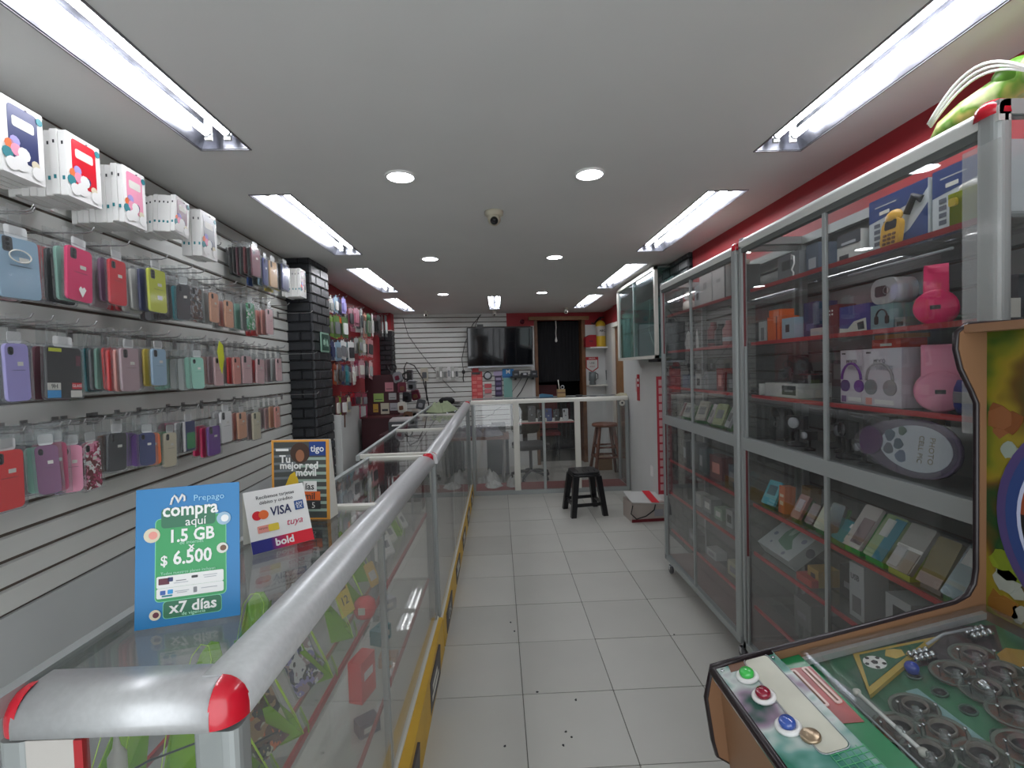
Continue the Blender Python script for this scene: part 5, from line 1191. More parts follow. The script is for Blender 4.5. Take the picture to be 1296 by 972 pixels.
obj('print', MB().prism([(-.072, 0), (.06, 0), (.055, .05), (.0, .042), (-.03, .018), (-.072, .022)], 1, -.0006, 0, C('offwhite')), r); obj('print', MB().prism([(.02, .01), (.05, .012), (.045, .04), (.015, .035)], 1, -.001, -.0006, C('charcoal')), r)
r = gb('pale teal carton with black headphones printed on it, second shelf', 1.505, 1.60, SF[2], .085, (120, 150, 158))
obj('headphone_picture', MB().tube([(.022 * math.cos(a), -.001, .045 + .024 * math.sin(a)) for a in [k * PI / 10 for k in range(11)]], .003, C('charcoal'), 6).prism(rr(.016, .028, .006, 3, -.022, .034), 1, -.002, 0, C('black')).prism(rr(.016, .028, .006, 3, .022, .034), 1, -.002, 0, C('black')), r)
def bt_speaker(label, x, y, z, w, h, col, rz=0):
    r = LF(x, y, z, label, 'speaker', 'speaker', rz); obj('body', MB().prism(rr(w, h, h * .42, 6, 0, h / 2), 1, 0, .07, C(col, .35), True), r)
    obj('grille', MB().prism(rr(w * .42, h * .42, h * .1, 4, -w * .1, h * .5), 1, -.003, 0, C('charcoal')), r); obj('ring', MB().tube([(w * .12 + .012 * math.cos(a), -.003, h * .5 + .012 * math.sin(a)) for a in [k * PI / 6 for k in range(12)]], .0016, C('grey'), 5, True), r); return r
bt_speaker('rounded light grey speaker standing on the pale teal carton', 1.29, 1.55, SF[2] + .087, .11, .085, (176, 176, 178))
def headphones(label, x, y, z, w, h, col, cup, rz=0.0, tilt=0.0, wide=.02, side=True):
    """over-ear headphones standing on their cups, seen from the aisle"""
    r = LF(x, y, z, label, 'headphones', 'headphones', rz, tilt); m = C(col, .35); n = 14
    arc = [(w / 2 * math.cos(PI * k / n), .03, cup + (h - cup) * math.sin(PI * k / n)) for k in range(n + 1)]
    b = MB(); vs = []; 
    for (px, py, pz) in arc: vs += [(px, py - wide, pz), (px, py + wide, pz), (px * .90, py + wide, pz - .010), (px * .90, py - wide, pz - .010)]
    fs = []
    for i in range(n):
        for j in range(4): fs.append((4 * i + j, 4 * i + (j + 1) % 4, 4 * i + 4 + (j + 1) % 4, 4 * i + 4 + j))
    b.add(vs, fs + [(0, 1, 2, 3), (4 * n, 4 * n + 3, 4 * n + 2, 4 * n + 1)], m, False); obj('headband', b, r)
    for sx in (-1, 1):
        o = obj('ear_cup', MB().lathe([(0, 0), (cup * .9, 0), (cup, .006), (cup, .020), (cup * .9, .026), (0, .026)], (sx * w / 2 - .013, .03, cup), m, 24, axis='x'), r)
        obj('cushion', MB().lathe([(cup * .45, -.006), (cup * .8, -.012), (cup * .88, 0), (0, 0)] if sx > 0 else [(cup * .45, .032), (cup * .8, .038), (cup * .88, .026), (0, .026)], (sx * w / 2 - .013, .03, cup), C('charcoal', .7), 20, axis='x'), o)
        obj('cup_mark', MB().box((sx * (w / 2 + .001) - .004 + sx * .010, .018, cup - .006), (sx * (w / 2 + .001) + .004 + sx * .010, .042, cup + .006), C('charcoal')), o)
    return r
headphones('bright pink-red headphones at the street end of the second shelf', 1.31, 1.425, SF[2], .085, .185, 'hotpink', .052, rz=-.80, wide=.028)
gb('dark carton behind the pink-red headphones', 1.255, 1.33, SF[2], .125, (44, 50, 58), [(.2, .2, .5, .6, 'grey')], x=1.42)
gb('tiny grey box before the pink-red headphones', 1.455, 1.495, SF[2], .035, 'grey', [(.2, .2, .8, .6, 'charcoal')], x=1.28, d=.04)
gb('small white box at the street edge of the second shelf', 1.175, 1.215, SF[2], .05, 'offwhite', [(.3, .2, .7, .7, 'charcoal')], x=1.285, d=.05)
# ---- shelf 3
r = gb('long white audio player carton lying on the third shelf', 2.0, 2.25, SF[3], .062, (200, 200, 198), [(.54, .18, .94, .85, (44, 46, 50)), (.62, .4, .86, .55, 'grey')], d=.16)
r = LF(1.30, 2.04, SF[3] + .064, 'black and dark red game pad lying on the audio player carton', 'game_pad', 'game pad'); obj('body', MB().prism(rr(.13, .10, .03, 4), 2, 0, .035, C('black', .3)).prism(rr(.08, .06, .02, 4), 2, .035, .04, C('darkred', .3)), r); obj('thumb_stick', MB().cyl((-.03, 0, .035), (-.03, 0, .052), .009, C('charcoal'), 12).cyl((.03, 0, .035), (.03, 0, .052), .009, C('charcoal'), 12), r); r.location.x = 1.36
gb('small white box at the deep end of the third shelf', 2.29, 2.305, SF[3], .055, 'white', x=1.285, d=.06)
bt_speaker('tall black speaker at the deep end of the third shelf', 1.40, 2.23, SF[3], .11, .19, 'charcoal')
gb('dark window-fronted carton at the back of the third shelf', 1.86, 1.98, SF[3], .16, (66, 66, 70), [(.1, .5, .6, .9, (104, 108, 108))], x=1.42)
for (y0, y1, c, c2, x, wh) in ((1.635, 1.765, 'purple', (90, 60, 120), 1.30, 'purple'), (1.475, 1.63, (150, 146, 150), 'grey', 1.285, 'grey')):
    w = y1 - y0; h = .196
    r = gb('white wireless headphone carton with %s headphones printed on it, third shelf' % wh, y0, y1, SF[3], h, (206, 200, 210), [(.06, .92, .2, .95, 'charcoal'), (.3, .04, .8, .12, 'white'), (.05, .02, .22, .14, (130, 100, 150) if wh == 'purple' else 'salmon')], x=x, d=.07, name='headphone_carton')
    text('WIRELESS', .022, C((160, 155, 165)), r, (w * .08, -.003, h * .66), (PI / 2, 0, 0), sx=.75); text('MOCO', .02, C((90, 80, 90)), r, (-w * .05, -.003, h * .78), (PI / 2, 0, 0), sx=.8)
    cy = -w * .06
    obj('headphone_picture', MB().tube([(cy + w * .36 * math.cos(a), -.003, h * .45 + h * .30 * math.sin(a)) for a in [PI * k / 10 for k in range(11)]], .0045, C(c), 6).prism(circ(w * .17, 16, cy - w * .24, h * .33), 1, -.004, 0, C(c2)).prism(circ(w * .17, 16, cy + w * .28, h * .33), 1, -.004, 0, C(c)), r)
gb('orange carton on top of the headphone cartons', 1.53, 1.65, SF[3] + .198, .030, (206, 70, 50), [(.3, .2, .7, .5, 'offwhite')], x=1.33)
gb('yellow-red flat carton above the orange one', 1.53, 1.65, SF[3] + .2295, .014, (196, 130, 70), x=1.34)
headphones('pale pink headphones with a wide band next to the white headphone cartons', 1.30, 1.405, SF[3], .085, .20, 'pink', .060, rz=-.72, wide=.042)
gb('pink carton behind the pale pink headphones', 1.33, 1.42, SF[3], .19, (226, 120, 140), x=1.43, d=.05)
r = LF(1.30, 1.30, SF[3], 'round dark blue speaker at the street end of the third shelf', 'speaker', 'speaker'); obj('body', MB().lathe([(0, 0), (.038, 0), (.046, .02), (.046, .07), (.038, .095), (0, .095)], (0, .045, 0), C((30, 50, 130), .4), 20), r); obj('grille_band', MB().lathe([(.0465, .03), (.0475, .034), (.0475, .058), (.0465, .062)], (0, .045, 0), C('grey', .5), 20), r)
# ---- base of the upper part (mid shelf): dark webcams, lenses
def webcam(label, x, y, z, s=1.0, rz=0.0, c='black', acc='grey'):
    r = LF(x, y, z, label, 'camera_gadget', 'gadget', rz)
    obj('base', MB().lathe([(0, 0), (.028 * s, 0), (.026 * s, .008 * s), (.006 * s, .014 * s), (.006 * s, .05 * s), (0, .05 * s)], (0, .03, 0), C(c, .35), 16), r)
    obj('body', MB().box((-.028 * s, .012, .05 * s), (.028 * s, .048, .09 * s), C(c, .35)), r)
    obj('lens', MB().lathe([(0, -.012), (.015 * s, -.012), (.017 * s, -.008), (.017 * s, 0), (0, 0)], (0, .012, .07 * s), C(acc, .2, .5), 16, axis='y'), r); return r
for k, (y, s, x, c, a, wh) in enumerate([(2.20, 1.2, 1.36, 'black', 'grey', 'next to the dark speaker'), (2.08, 1.5, 1.31, 'charcoal', 'silver', 'under the audio player carton'), (1.98, .9, 1.29, 'black', 'silver', 'with a bright rim'), (1.90, 1.3, 1.38, 'black', 'grey', 'behind the door stile'), (1.80, 1.6, 1.32, 'black', 'charcoal', 'tall one past the stile'), (1.71, 1.9, 1.38, 'black', 'charcoal', 'tallest, behind the purple package'), (1.68, .9, 1.29, 'charcoal', 'silver', 'small one in front'), (2.02, 1.9, 1.44, 'charcoal', 'black', 'at the back wall'), (1.60, 1.4, 1.36, 'brown', 'cream', 'brown one at the back')]):
    webcam('dark camera gadget on the lowest upper shelf, ' + wh, x, y, SF[0], s, R.uniform(-.4, .4), c, a)
bt_speaker('black speaker at the deep end below the third shelf', 1.33, 2.25, SF[0], .10, .16, 'charcoal')
gb('cream photo carton behind the gadgets below the third shelf', 1.55, 1.66, SF[0], .17, (150, 144, 118), [(.15, .5, .5, .85, (110, 100, 70)), (.2, .1, .5, .4, (100, 96, 80))], x=1.45, d=.05)
gb('pale grey panel carton at the back, street end below the third shelf', 1.17, 1.50, SF[0], .185, (156, 158, 152), [(.4, .7, .7, .8, 'charcoal')], x=1.47, d=.04)
# oval purple blister package
r = LF(1.262, 1.455, SF[0] + .004, 'big oval purple blister package with a white card of small pictures, street end', 'blister_package', 'packet', tilt=-.12)
def oval(a0, a1, b0, n=28, cx=0.0, cz=0.0, egg=.25): return [(cx + a0 * math.cos(2 * PI * k / n) * 1.0, cz + b0 * math.sin(2 * PI * k / n) * (1 + egg * math.cos(2 * PI * k / n))) for k in range(n)]
R0 = C((98, 84, 112), .25, .4)
obj('frame', MB().prism(oval(.185, 0, .088, cx=0, cz=.10), 1, .0, .012, R0, True), r)
obj('card', MB().prism(oval(.128, 0, .070, cx=.035, cz=.10, egg=.10), 1, -.002, 0, C((206, 214, 222))), r)
obj('purple_end', MB().prism(oval(.046, 0, .048, cx=-.125, cz=.10, egg=-.1), 1, -.010, 0, C((84, 38, 100), .2, .8), True), r)
for k, (u, v, s, c) in enumerate([(-.055, .128, .020, (92, 110, 124)), (-.01, .148, .015, (92, 120, 104)), (-.02, .105, .018, (84, 104, 116)), (-.055, .085, .019, (104, 112, 122)), (-.005, .068, .020, (104, 120, 146))]): obj('picture', MB().prism([(u + s * math.cos(a) * (1 + .2 * math.sin(3 * a + k)), v + s * math.sin(a)) for a in [i * PI / 5 for i in range(10)]], 1, -.003, -.002, C(c)), r)
text('PHOTO', .026, C((150, 140, 110)), r, (.098, -.0035, .10), (PI / 2, PI / 2, 0), sx=.9); text('CELL PIC', .024, C((150, 140, 110)), r, (.062, -.0035, .10), (PI / 2, PI / 2, 0), sx=.9)
obj('clear_dome', MB().prism(oval(.180, 0, .084, cx=0, cz=.10), 1, -.022, -.001, glass('dome_film', (.95, .95, .96), .06, 1.5, .06), True), r)
gb('blue carton with green print at the street end behind the purple package', 1.16, 1.235, SF[0], .13, (70, 130, 170), [(0, 0, .8, .2, 'green'), (.3, .3, .6, .6, 'silver')], x=1.31, d=.05)
# ---- shelf 4: small phone goods on green and clear stands
DG = C((60, 96, 40), .4)
items = [('teal cylinder at the deep end', 2.25, .07, .09, (30, 104, 128)), ('orange slim box next to the teal stand', 2.14, .045, .125, (206, 110, 60)), ('olive-brown box behind the slim boxes', 2.06, .06, .14, (110, 84, 40))]
for k, (nm, y, w, h, c) in enumerate(items): gb('%s on the shelf below the middle rail' % nm, y - w / 2, y + w / 2, SF[4], h, c, [(.2, .3, .8, .45, 'cream'), (.2, .6, .8, .7, 'cream')] if k == 1 else [(.2, .4, .8, .6, (60, 80, 90))], x=1.29 + .06 * (k != 1), d=.05, tilt=-.05)
def leaner(label, y, w, h, z, base, front, x=1.28, rz=0.0, prints=(), lean=.5):
    r = LF(x, y, z, label, 'phone_pack', 'packet', rz); q = math.sin(lean) * h
    obj('stand', MB().prism([(0, 0), (.07, 0), (.072, .01), (.02, .012), (.02 + q, h * math.cos(lean)), (.015 + q, h * math.cos(lean)), (.0, .02)], 0, -w * .45, w * .45, base), r)
    M = Matrix.Translation((0, .004, .016)) @ Matrix.Rotation(-lean, 4, 'X')
    obj('pack', MB().prism(rr(w, h, .008, 3, 0, h / 2), 1, -.014, 0, front, M=M), r)
    for (u0, v0, u1, v1, c) in prints: obj('print', MB().box((-w / 2 + u0 * w, -.0165, v0 * h), (-w / 2 + u1 * w, -.014, v1 * h), C(c), M=M), r)
    return r
LG = tinted('pale_green_acrylic', (150, 220, 150))
leaner('teal phone holder leaning on a stand at the deep end', 2.21, .08, .12, SF[4], DG, C((60, 170, 186), .3), 1.27, .2, [(.2, .4, .8, .8, (24, 90, 104))])
leaner('rose phone pack with a silver picture leaning beside the orange slim box', 2.00, .06, .11, SF[4], DG, C((160, 110, 104), .3), 1.27, 0, [(.2, .3, .8, .8, (190, 180, 186))])
leaner('brown glossy phone pack beside the rose pack', 1.925, .05, .09, SF[4], DG, C((90, 64, 60), .2), 1.28)
leaner('clear green stand with a pale pack behind the door stile', 1.855, .07, .10, SF[4], LG, C((190, 196, 170), .3), 1.28)
leaner('mirror-backed phone pack just past the door stile', 1.78, .06, .13, SF[4], LG, mat('mirror_film', (190, 200, 196), .08, .9), 1.27, .1, lean=.35)
leaner('bright teal phone pack in front of the mirror-backed one', 1.735, .075, .09, SF[4], LG, C((30, 140, 150), .3), 1.262, -.1, [(.7, .7, .9, .9, 'white')], lean=.7)
leaner('large white and mauve phone pack in the middle of the shelf', 1.665, .075, .17, SF[4], C((70, 180, 80), .3), C((196, 190, 186), .3), 1.265, .05, [(.35, .1, .98, .7, (140, 120, 124)), (.0, .0, 1, .2, (210, 206, 200))], lean=.6)
leaner('green and teal phone pack with a clear cover', 1.565, .085, .165, SF[4], C((70, 180, 80), .3), C((150, 176, 130), .25), 1.265, .0, [(.5, .0, 1, .95, (40, 130, 150)), (.2, .5, .6, .9, (214, 218, 214))], lean=.6)
leaner('grey and silver phone pack with a white ear piece', 1.465, .09, .165, SF[4], C((180, 196, 90), .3), C((160, 160, 156), .2), 1.265, 0, [(.05, .05, .45, .5, (190, 192, 194)), (.55, .0, .95, .45, (150, 140, 130)), (.0, .45, 1.0, .52, 'white')], lean=.6)
leaner('olive phone pack near the street end of the shelf', 1.365, .075, .15, SF[4], C((150, 140, 130), .3), C((112, 100, 40), .4), 1.275, 0, [(.0, -.02, 1, .2, (170, 150, 140))], lean=.5)
leaner('shiny silver pouch at the street end of the shelf', 1.275, .08, .17, SF[4], LG, mat('silver_film', (170, 190, 196), .12, .8), 1.262, 0, [(.1, .6, .9, .9, (190, 192, 190))], lean=.6)
# ---- shelf 5 and 6
r = LF(1.268, 2.18, SF[5] + .051, 'big white carton showing a green hand massager, lying tilted at the deep end', 'massager_carton', 'box', -.0)
M = Matrix.Rotation(-.95, 4, 'X')
obj('carton', MB().box((-.125, 0, 0), (.125, .06, .235), C((190, 200, 202), .4), M=M), r)
obj('device_picture', MB().prism([(-.02, .21), (.02, .225), (.045, .20), (.02, .15), (.03, .10), (.075, .06), (.06, .04), (0, .05), (-.03, .06), (-.045, .12)], 1, -.0015, 0, C((110, 150, 128), .4), M=M).prism([(0, .19), (.02, .18), (.005, .12), (-.012, .11), (-.02, .15)], 1, -.0025, -.0015, C((170, 196, 184), .4), M=M), r)
for (x, z, s) in ((-.09, .16, .008), (-.085, .09, .012), (-.06, .04, .007), (.09, .12, .014), (.06, .02, .01)): obj('picture_dot', MB().prism(circ(s, 10, x, z), 1, -.001, 0, C((130, 140, 160)), M=M), r)
obj('side_print', MB().prism(circ(.022, 14, .035, .10), 0, .125, .1258, C((120, 124, 134)), M=M), r)
gb('small yellowish carton behind the big white one', 1.90, 1.97, SF[5], .07, (170, 140, 70), [(.3, .3, .7, .7, 'charcoal')], x=1.30)
gb('red flat carton at the end of the massager box', 1.90, 2.0, SF[5], .03, (180, 60, 50), x=1.27, d=.05)
for k, (y0, y1, z, h, c, x, wh) in enumerate([(1.63, 1.70, SF[5], .20, (176, 180, 184), 1.28, 'tall white slim carton with lettering on the fifth shelf'), (1.46, 1.56, SF[5], .15, (170, 174, 178), 1.30, 'white carton with a dark round picture on the fifth shelf')]):
    r = gb(wh, y0, y1, z, h, c, [(.15, .5, .7, .8, 'silver'), (.2, .1, .8, .4, (120, 120, 124))] if k == 0 else [(.3, .5, .8, .8, 'charcoal')], x=x)
    if k == 0: text('USB', .03, C('charcoal'), r, (-.005, -.003, .15), (PI / 2, 0, 0), sx=.8)
for k, (y, z, c, wh) in enumerate([(1.56, SF[5], (60, 40, 34), 'dark brown carton behind the slim white one'), (1.80, SF[5], (50, 52, 54), 'dark carton behind the door stile on the fifth shelf'), (1.36, SF[5], (70, 72, 76), 'charcoal carton near the street on the fifth shelf'), (2.1, SF[6], (110, 110, 112), 'grey carton at the deep end of the bottom shelf'), (1.9, SF[6], (60, 62, 66), 'charcoal carton on the bottom shelf'), (1.6, SF[6], (120, 96, 90), 'rosy brown carton on the bottom shelf')]):
    gb(wh, y - .06, y + .06, z, .12, c, [(.2, .3, .7, .5, 'grey')], x=1.36)
# strip light hung along the upper shelf inside the cabinet? (a plain metal rod)
tag(obj('rod', MB().cyl((1.30, 1.32, 1.855), (1.30, 1.72, 1.855), .004, C('silver', .3), 8)), 'thin metal rod above the second shelf behind the pink-red headphones', 'rod')
# ---- cabinet A
P2 = lambda *a, **k: gb(*a, **k)
P2('tall white-grey carton, farther of the pair on the top shelf', 2.86, 3.03, SF[1], .20, (184, 182, 180), [(.3, .55, .6, .75, (150, 148, 146))], x=1.31, d=.12)
P2('tall white-grey carton, nearer of the pair on the top shelf', 2.68, 2.845, SF[1], .20, (186, 184, 182), [(.3, .6, .6, .7, (150, 148, 146)), (0.9, 0, 1, 1, 'charcoal')], x=1.31, d=.12)
P2('pale peach carton laid on top of the pair', 2.66, 2.86, SF[1] + .2015, .025, (200, 186, 164), x=1.32, d=.12)
P2('grey carton at the deep side of the pair', 3.05, 3.16, SF[1], .16, (160, 164, 166), [(.3, .4, .6, .7, 'charcoal')], x=1.33)
P2('dark carton by the silver post on the top shelf', 2.52, 2.66, SF[1], .17, (60, 62, 66), [(.4, .3, .7, .6, 'grey')], x=1.33)
P2('red carton behind the white figure at the deep end', 3.30, 3.43, SF[1], .14, (170, 40, 44), [(.4, .4, .8, .8, 'offwhite')], x=1.36)
r = LF(1.30, 3.27, SF[1], 'white rounded toy figure standing on the top shelf of the deeper cabinet', 'toy_figure', 'toy'); obj('body', MB().lathe([(.0, 0), (.035, 0), (.045, .03), (.04, .07), (.02, .085), (.032, .10), (.034, .12), (.02, .14), (0, .145)], (0, .04, 0), C((206, 198, 190), .4), 18), r); obj('face_mark', MB().box((-.012, .004, .112), (.012, .008, .118), C('charcoal')), r)
for k, (nm, y, h, c, a) in enumerate([('black headset', 3.30, .15, 'charcoal', 'grey'), ('dark red bottle-shaped speaker', 2.93, .16, 'darkred', 'charcoal'), ('black tall speaker', 2.83, .14, 'black', 'charcoal'), ('rosy printed speaker', 2.73, .15, (150, 90, 90), 'silver')]):
    r = LF(1.31, y, SF[2], '%s on the second shelf of the deeper cabinet' % nm, 'speaker', 'speaker'); obj('body', MB().lathe([(0, 0), (.034, 0), (.036, .01), (.036, h * .7), (.02, h * .85), (.018, h), (0, h)], (0, .04, 0), C(c, .35), 18), r); obj('band', MB().lathe([(.0362, .03), (.037, .034), (.037, .05), (.0362, .054)], (0, .04, 0), C(a, .4), 18), r)
for k, (y, c) in enumerate([(3.19, (206, 206, 204)), (3.06, (200, 200, 198))]):
    r = LF(1.30, y, SF[2], 'white leaf-shaped card standing on the second shelf, %s from the stile' % ORD[k], 'hang_card', 'card', .3 - .5 * k); obj('card', MB().prism([(-.03, 0), (.035, 0), (.04, .03), (.02, .09), (-.005, .13), (-.03, .10), (-.04, .04)], 1, 0, .003, C(c)), r)
P2('dark carton at the back of the second shelf', 3.10, 3.25, SF[2], .13, (44, 46, 50), x=1.42)
for k, (nm, y, w, h, c, pr) in enumerate([('blue round-topped box', 3.27, .09, .085, (40, 70, 110), 'navy'), ('white picture frame box', 3.05, .09, .095, (176, 180, 180), 'charcoal'), ('clear bottle pack', 2.93, .06, .11, (150, 156, 160), 'grey'), ('red can-shaped box', 2.75, .08, .13, (150, 40, 44), 'salmon'), ('grey cable pack', 3.15, .06, .07, (120, 124, 128), 'silver'), ('black adapter box', 2.62, .08, .10, (40, 42, 44), 'grey')]):
    P2('%s on the third shelf of the deeper cabinet' % nm, y - w / 2, y + w / 2, SF[3], h, c, [(.25, .2, .75, .7, pr)], x=1.30)
for k, (nm, y, h, c) in enumerate([('dark red glossy pack', 3.30, .10, (110, 40, 44)), ('pale pack', 3.20, .10, (176, 176, 168)), ('green pack', 3.10, .09, (90, 120, 80)), ('cream pack', 2.98, .13, (170, 166, 150)), ('white and pink pack', 2.85, .12, (190, 180, 180)), ('lime edged pack', 2.74, .13, (150, 160, 110)), ('white square pack', 2.62, .12, (190, 194, 194))]):
    leaner('%s leaning just above the middle rail of the deeper cabinet' % nm, y, .09, h, SF[0], LG, C(c, .3), 1.28, R.uniform(-.3, .3), [(.2, .3, .8, .7, (120, 120, 120))], lean=.4)
for k, (nm, y, z, w, h, c, p) in enumerate([('black tool pack', 3.30, SF[4], .09, .16, (50, 54, 58), 'silver'), ('grey tool pack', 3.15, SF[4], .08, .17, (110, 116, 120), 'charcoal'), ('teal-grey tool pack', 3.03, SF[4], .07, .15, (90, 106, 112), 'silver'), ('dark red carton', 2.82, SF[4], .14, .14, (110, 50, 54), 'salmon'), ('slate carton', 2.62, SF[4], .1, .12, (80, 96, 110), 'grey'),
        ('black carton', 3.30, SF[5], .12, .13, (34, 36, 38), 'charcoal'), ('white crumpled pack', 3.10, SF[5], .10, .08, (180, 184, 180), 'silver'), ('clear dome pack', 2.95, SF[5], .10, .09, (140, 146, 146), 'white'), ('pale green pack', 2.80, SF[5], .08, .07, (150, 170, 150), 'white'), ('silver cylinder pack', 2.66, SF[5], .07, .10, (160, 164, 166), 'charcoal'),
        ('dark flat carton', 3.2, SF[6], .14, .06, (60, 60, 64), 'grey'), ('white cable pack', 2.9, SF[6], .12, .05, (176, 180, 180), 'grey'), ('cream carton', 2.62, SF[6], .12, .08, (170, 166, 140), 'grey')]):
    P2('%s, %s of the deeper cabinet' % (nm, {SF[4]: 'first shelf under the middle rail', SF[5]: 'second shelf under the middle rail', SF[6]: 'bottom shelf'}[z]), y - w / 2, y + w / 2, z, h, c, [(.2, .25, .8, .7, p)], x=1.30, d=.07, rz=R.uniform(-.15, .15))
# ---- on top of the near cabinet: pale green inflated toy in shiny film with white hoops
r = thing('wrapped_toy', 'pale green and yellow inflated toy wrapped in film lying on the near glass cabinet', 'toy', (1.36, 1.25, 2.205), (0, 0, 0))
SK = art('toy_skin', [(190, 206, 140), (206, 214, 160), (110, 160, 60), (206, 190, 110), (196, 206, 150)], 9, kind='noise', rough=.35)
pth = [(-.03, .16, -.005), (-.03, .12, .0), (-.02, .06, .015), (0, 0, .035), (.01, -.06, .055), (.0, -.12, .055), (-.02, -.18, .04), (-.02, -.22, .03)]
obj('body', MB().tube(pth, .05, SK, 16, rr=[.012, .036, .046, .046, .042, .046, .042, .015]), r)
obj('green_patch', MB().ball((-.012, -.045, .068), .036, C((96, 150, 50), .4), 14, (.9, 1.4, .9)), r)
for k in range(3): obj('hoop', MB().tube([(-.05 - .004 * k, .15 - .28 * i / 14, -.01 + (.10 + .012 * k) * math.sin(PI * (.12 + .80 * i / 14))) for i in range(15)], .004, mat('white_hoop', (240, 244, 240), .2), 6), r)
obj('red_nose', MB().ball((-.03, -.26, .085), .035, C('darkred', .4), 12), r)
# clear tape sheet over the street-side post
tag(obj('film_sheet', MB().box((1.196, 1.095, 1.35), (1.1975, 1.19, 2.06), glass('tape_film', (.92, .92, .91), .1, 1.35, .22))), 'clear film sheet taped over the street-side post of the near cabinet', 'film')
# ================================================================= FAR END OF THE SHOP
# black plastic stool
r = thing('plastic_stool', 'black plastic stool standing on the tiles in the aisle', 'stool', (.875, 4.99, 0), (0, 0, .12))
BK = mat('stool_plastic', (20, 20, 23), .32)
obj('seat', MB().prism(rr(.29, .29, .06, 5), 2, .425, .452, BK, True).prism(rr(.30, .30, .06, 5), 2, .405, .428, BK, True), r)
for k in range(4): obj('seat_rib', MB().tube([(-.09 + .06 * k, -.1, .453), (-.06 + .06 * k, .1, .453)], .003, C('charcoal', .4), 5), r)
for sx in (-1, 1):
    for sy in (-1, 1):
        b = MB(); t, q = .118, .170; w0, w1 = .030, .026
        lo = [(sx * q - w1, sy * q - w1, 0), (sx * q + w1, sy * q - w1, 0), (sx * q + w1, sy * q + w1, 0), (sx * q - w1, sy * q + w1, 0)]
        hi = [(sx * t - w0, sy * t - w0, .41), (sx * t + w0, sy * t - w0, .41), (sx * t + w0, sy * t + w0, .41), (sx * t - w0, sy * t + w0, .41)]
        obj('leg', b.hexa(lo, hi, BK), r)
for (a, b_) in (((-.155, -.155), (.155, -.155)), ((-.155, .155), (.155, .155)), ((-.155, -.155), (-.155, .155)), ((.155, -.155), (.155, .155))):
    obj('stretcher', MB().hexa([(a[0] - .008, a[1] - .008, .10), (b_[0] + .008, a[1] + .008, .10) if a[1] == b_[1] else (a[0] + .008, a[1] - .008, .10), (b_[0] + .008, b_[1] + .008, .10), (a[0] - .008, b_[1] + .008, .10)], [(a[0] - .008, a[1] - .008, .135), (b_[0] + .008, a[1] + .008, .135) if a[1] == b_[1] else (a[0] + .008, a[1] - .008, .135), (b_[0] + .008, b_[1] + .008, .135), (a[0] - .008, b_[1] + .008, .135)], BK), r)
# carton on the floor
r = thing('cardboard_box', 'white and tan carton with red print and open flap on the floor', 'box', (1.43, 4.72, 0), (0, 0, .06))
obj('carton', MB().box((-.17, -.13, 0), (.17, .13, .19), C((170, 160, 152), .5)), r); obj('red_print', MB().box((-.17, -.1315, .0), (.17, -.13, .03), C('darkred')).box((.06, -.1318, .05), (.15, -.13, .12), C((150, 150, 156))), r)
obj('flap', MB().hexa([(-.17, -.14, .20), (.17, -.14, .17), (.17, .13, .22), (-.17, .13, .24)], [(-.17, -.14, .206), (.17, -.14, .176), (.17, .13, .226), (-.17, .13, .246)], C((196, 196, 194), .5)), r)
obj('flap_print', MB().hexa([(.03, -.141, .1955), (.11, -.141, .188), (.11, .13, .236), (.03, .13, .240)], [(.03, -.141, .197), (.11, -.141, .190), (.11, .13, .238), (.03, .13, .242)], C('red')), r)
obj('handle', MB().tube([(-.16, -.135, .17), (-.19, -.17, .10), (-.14, -.18, .05), (-.04, -.17, .07), (.05, -.15, .12), (.07, -.135, .17)], .006, BLACKP, 8), r)
# red price strip on the deep end of cabinet A
r = thing('price_strip', 'tall narrow red strip of coupons hanging at the end of the deeper glass cabinet', 'sign', (1.178, 3.4735, .58), (0, 0, 0))
obj('backing', MB().box((-.012, 0, .0), (.040, .004, .88), C((150, 36, 50))), r)
for k in range(14): obj('coupon', MB().box((.004, -.0015, .03 + k * .060), (.036, 0, .075 + k * .060), C((176, 140, 140))), r)
r = thing('sign', 'small red and white notice on the white side wall under the hanging glass case', 'sign', (1.598, 5.38, 1.14), (0, 0, -PI / 2))
obj('board', MB().box((-.05, -.003, 0), (.05, 0, .30), C((180, 44, 54))), r); obj('print', MB().box((-.03, -.0045, .16), (.03, -.003, .19), C('white')).box((-.03, -.0045, .22), (.03, -.003, .25), C('white')), r); obj('print', MB().box((-.10, -.003, .1), (-.052, 0, .26), C((206, 170, 170))), r)
tag(obj('wall_socket', MB().prism(rr(.075, .11, .008, 3), 0, 1.592, 1.60, C('white')), None, (0, 4.95, .42)), 'white socket low on the white side wall', 'socket')
tag(obj('door_peg', MB().cyl((1.60, 5.9, 1.14), (1.55, 5.9, 1.14), .022, BLACKP, 12)), 'black round knob on the wall end above the far counter', 'knob')
# ---- far wall, measured along the wall u, out d, up z
def bwt(name, label, cat, u, z, d=.012, group=None):
    x, y, zz = BP(u, d - .0, z); return thing(name, label, cat, (x, y, zz), (0, 0, AB), group)
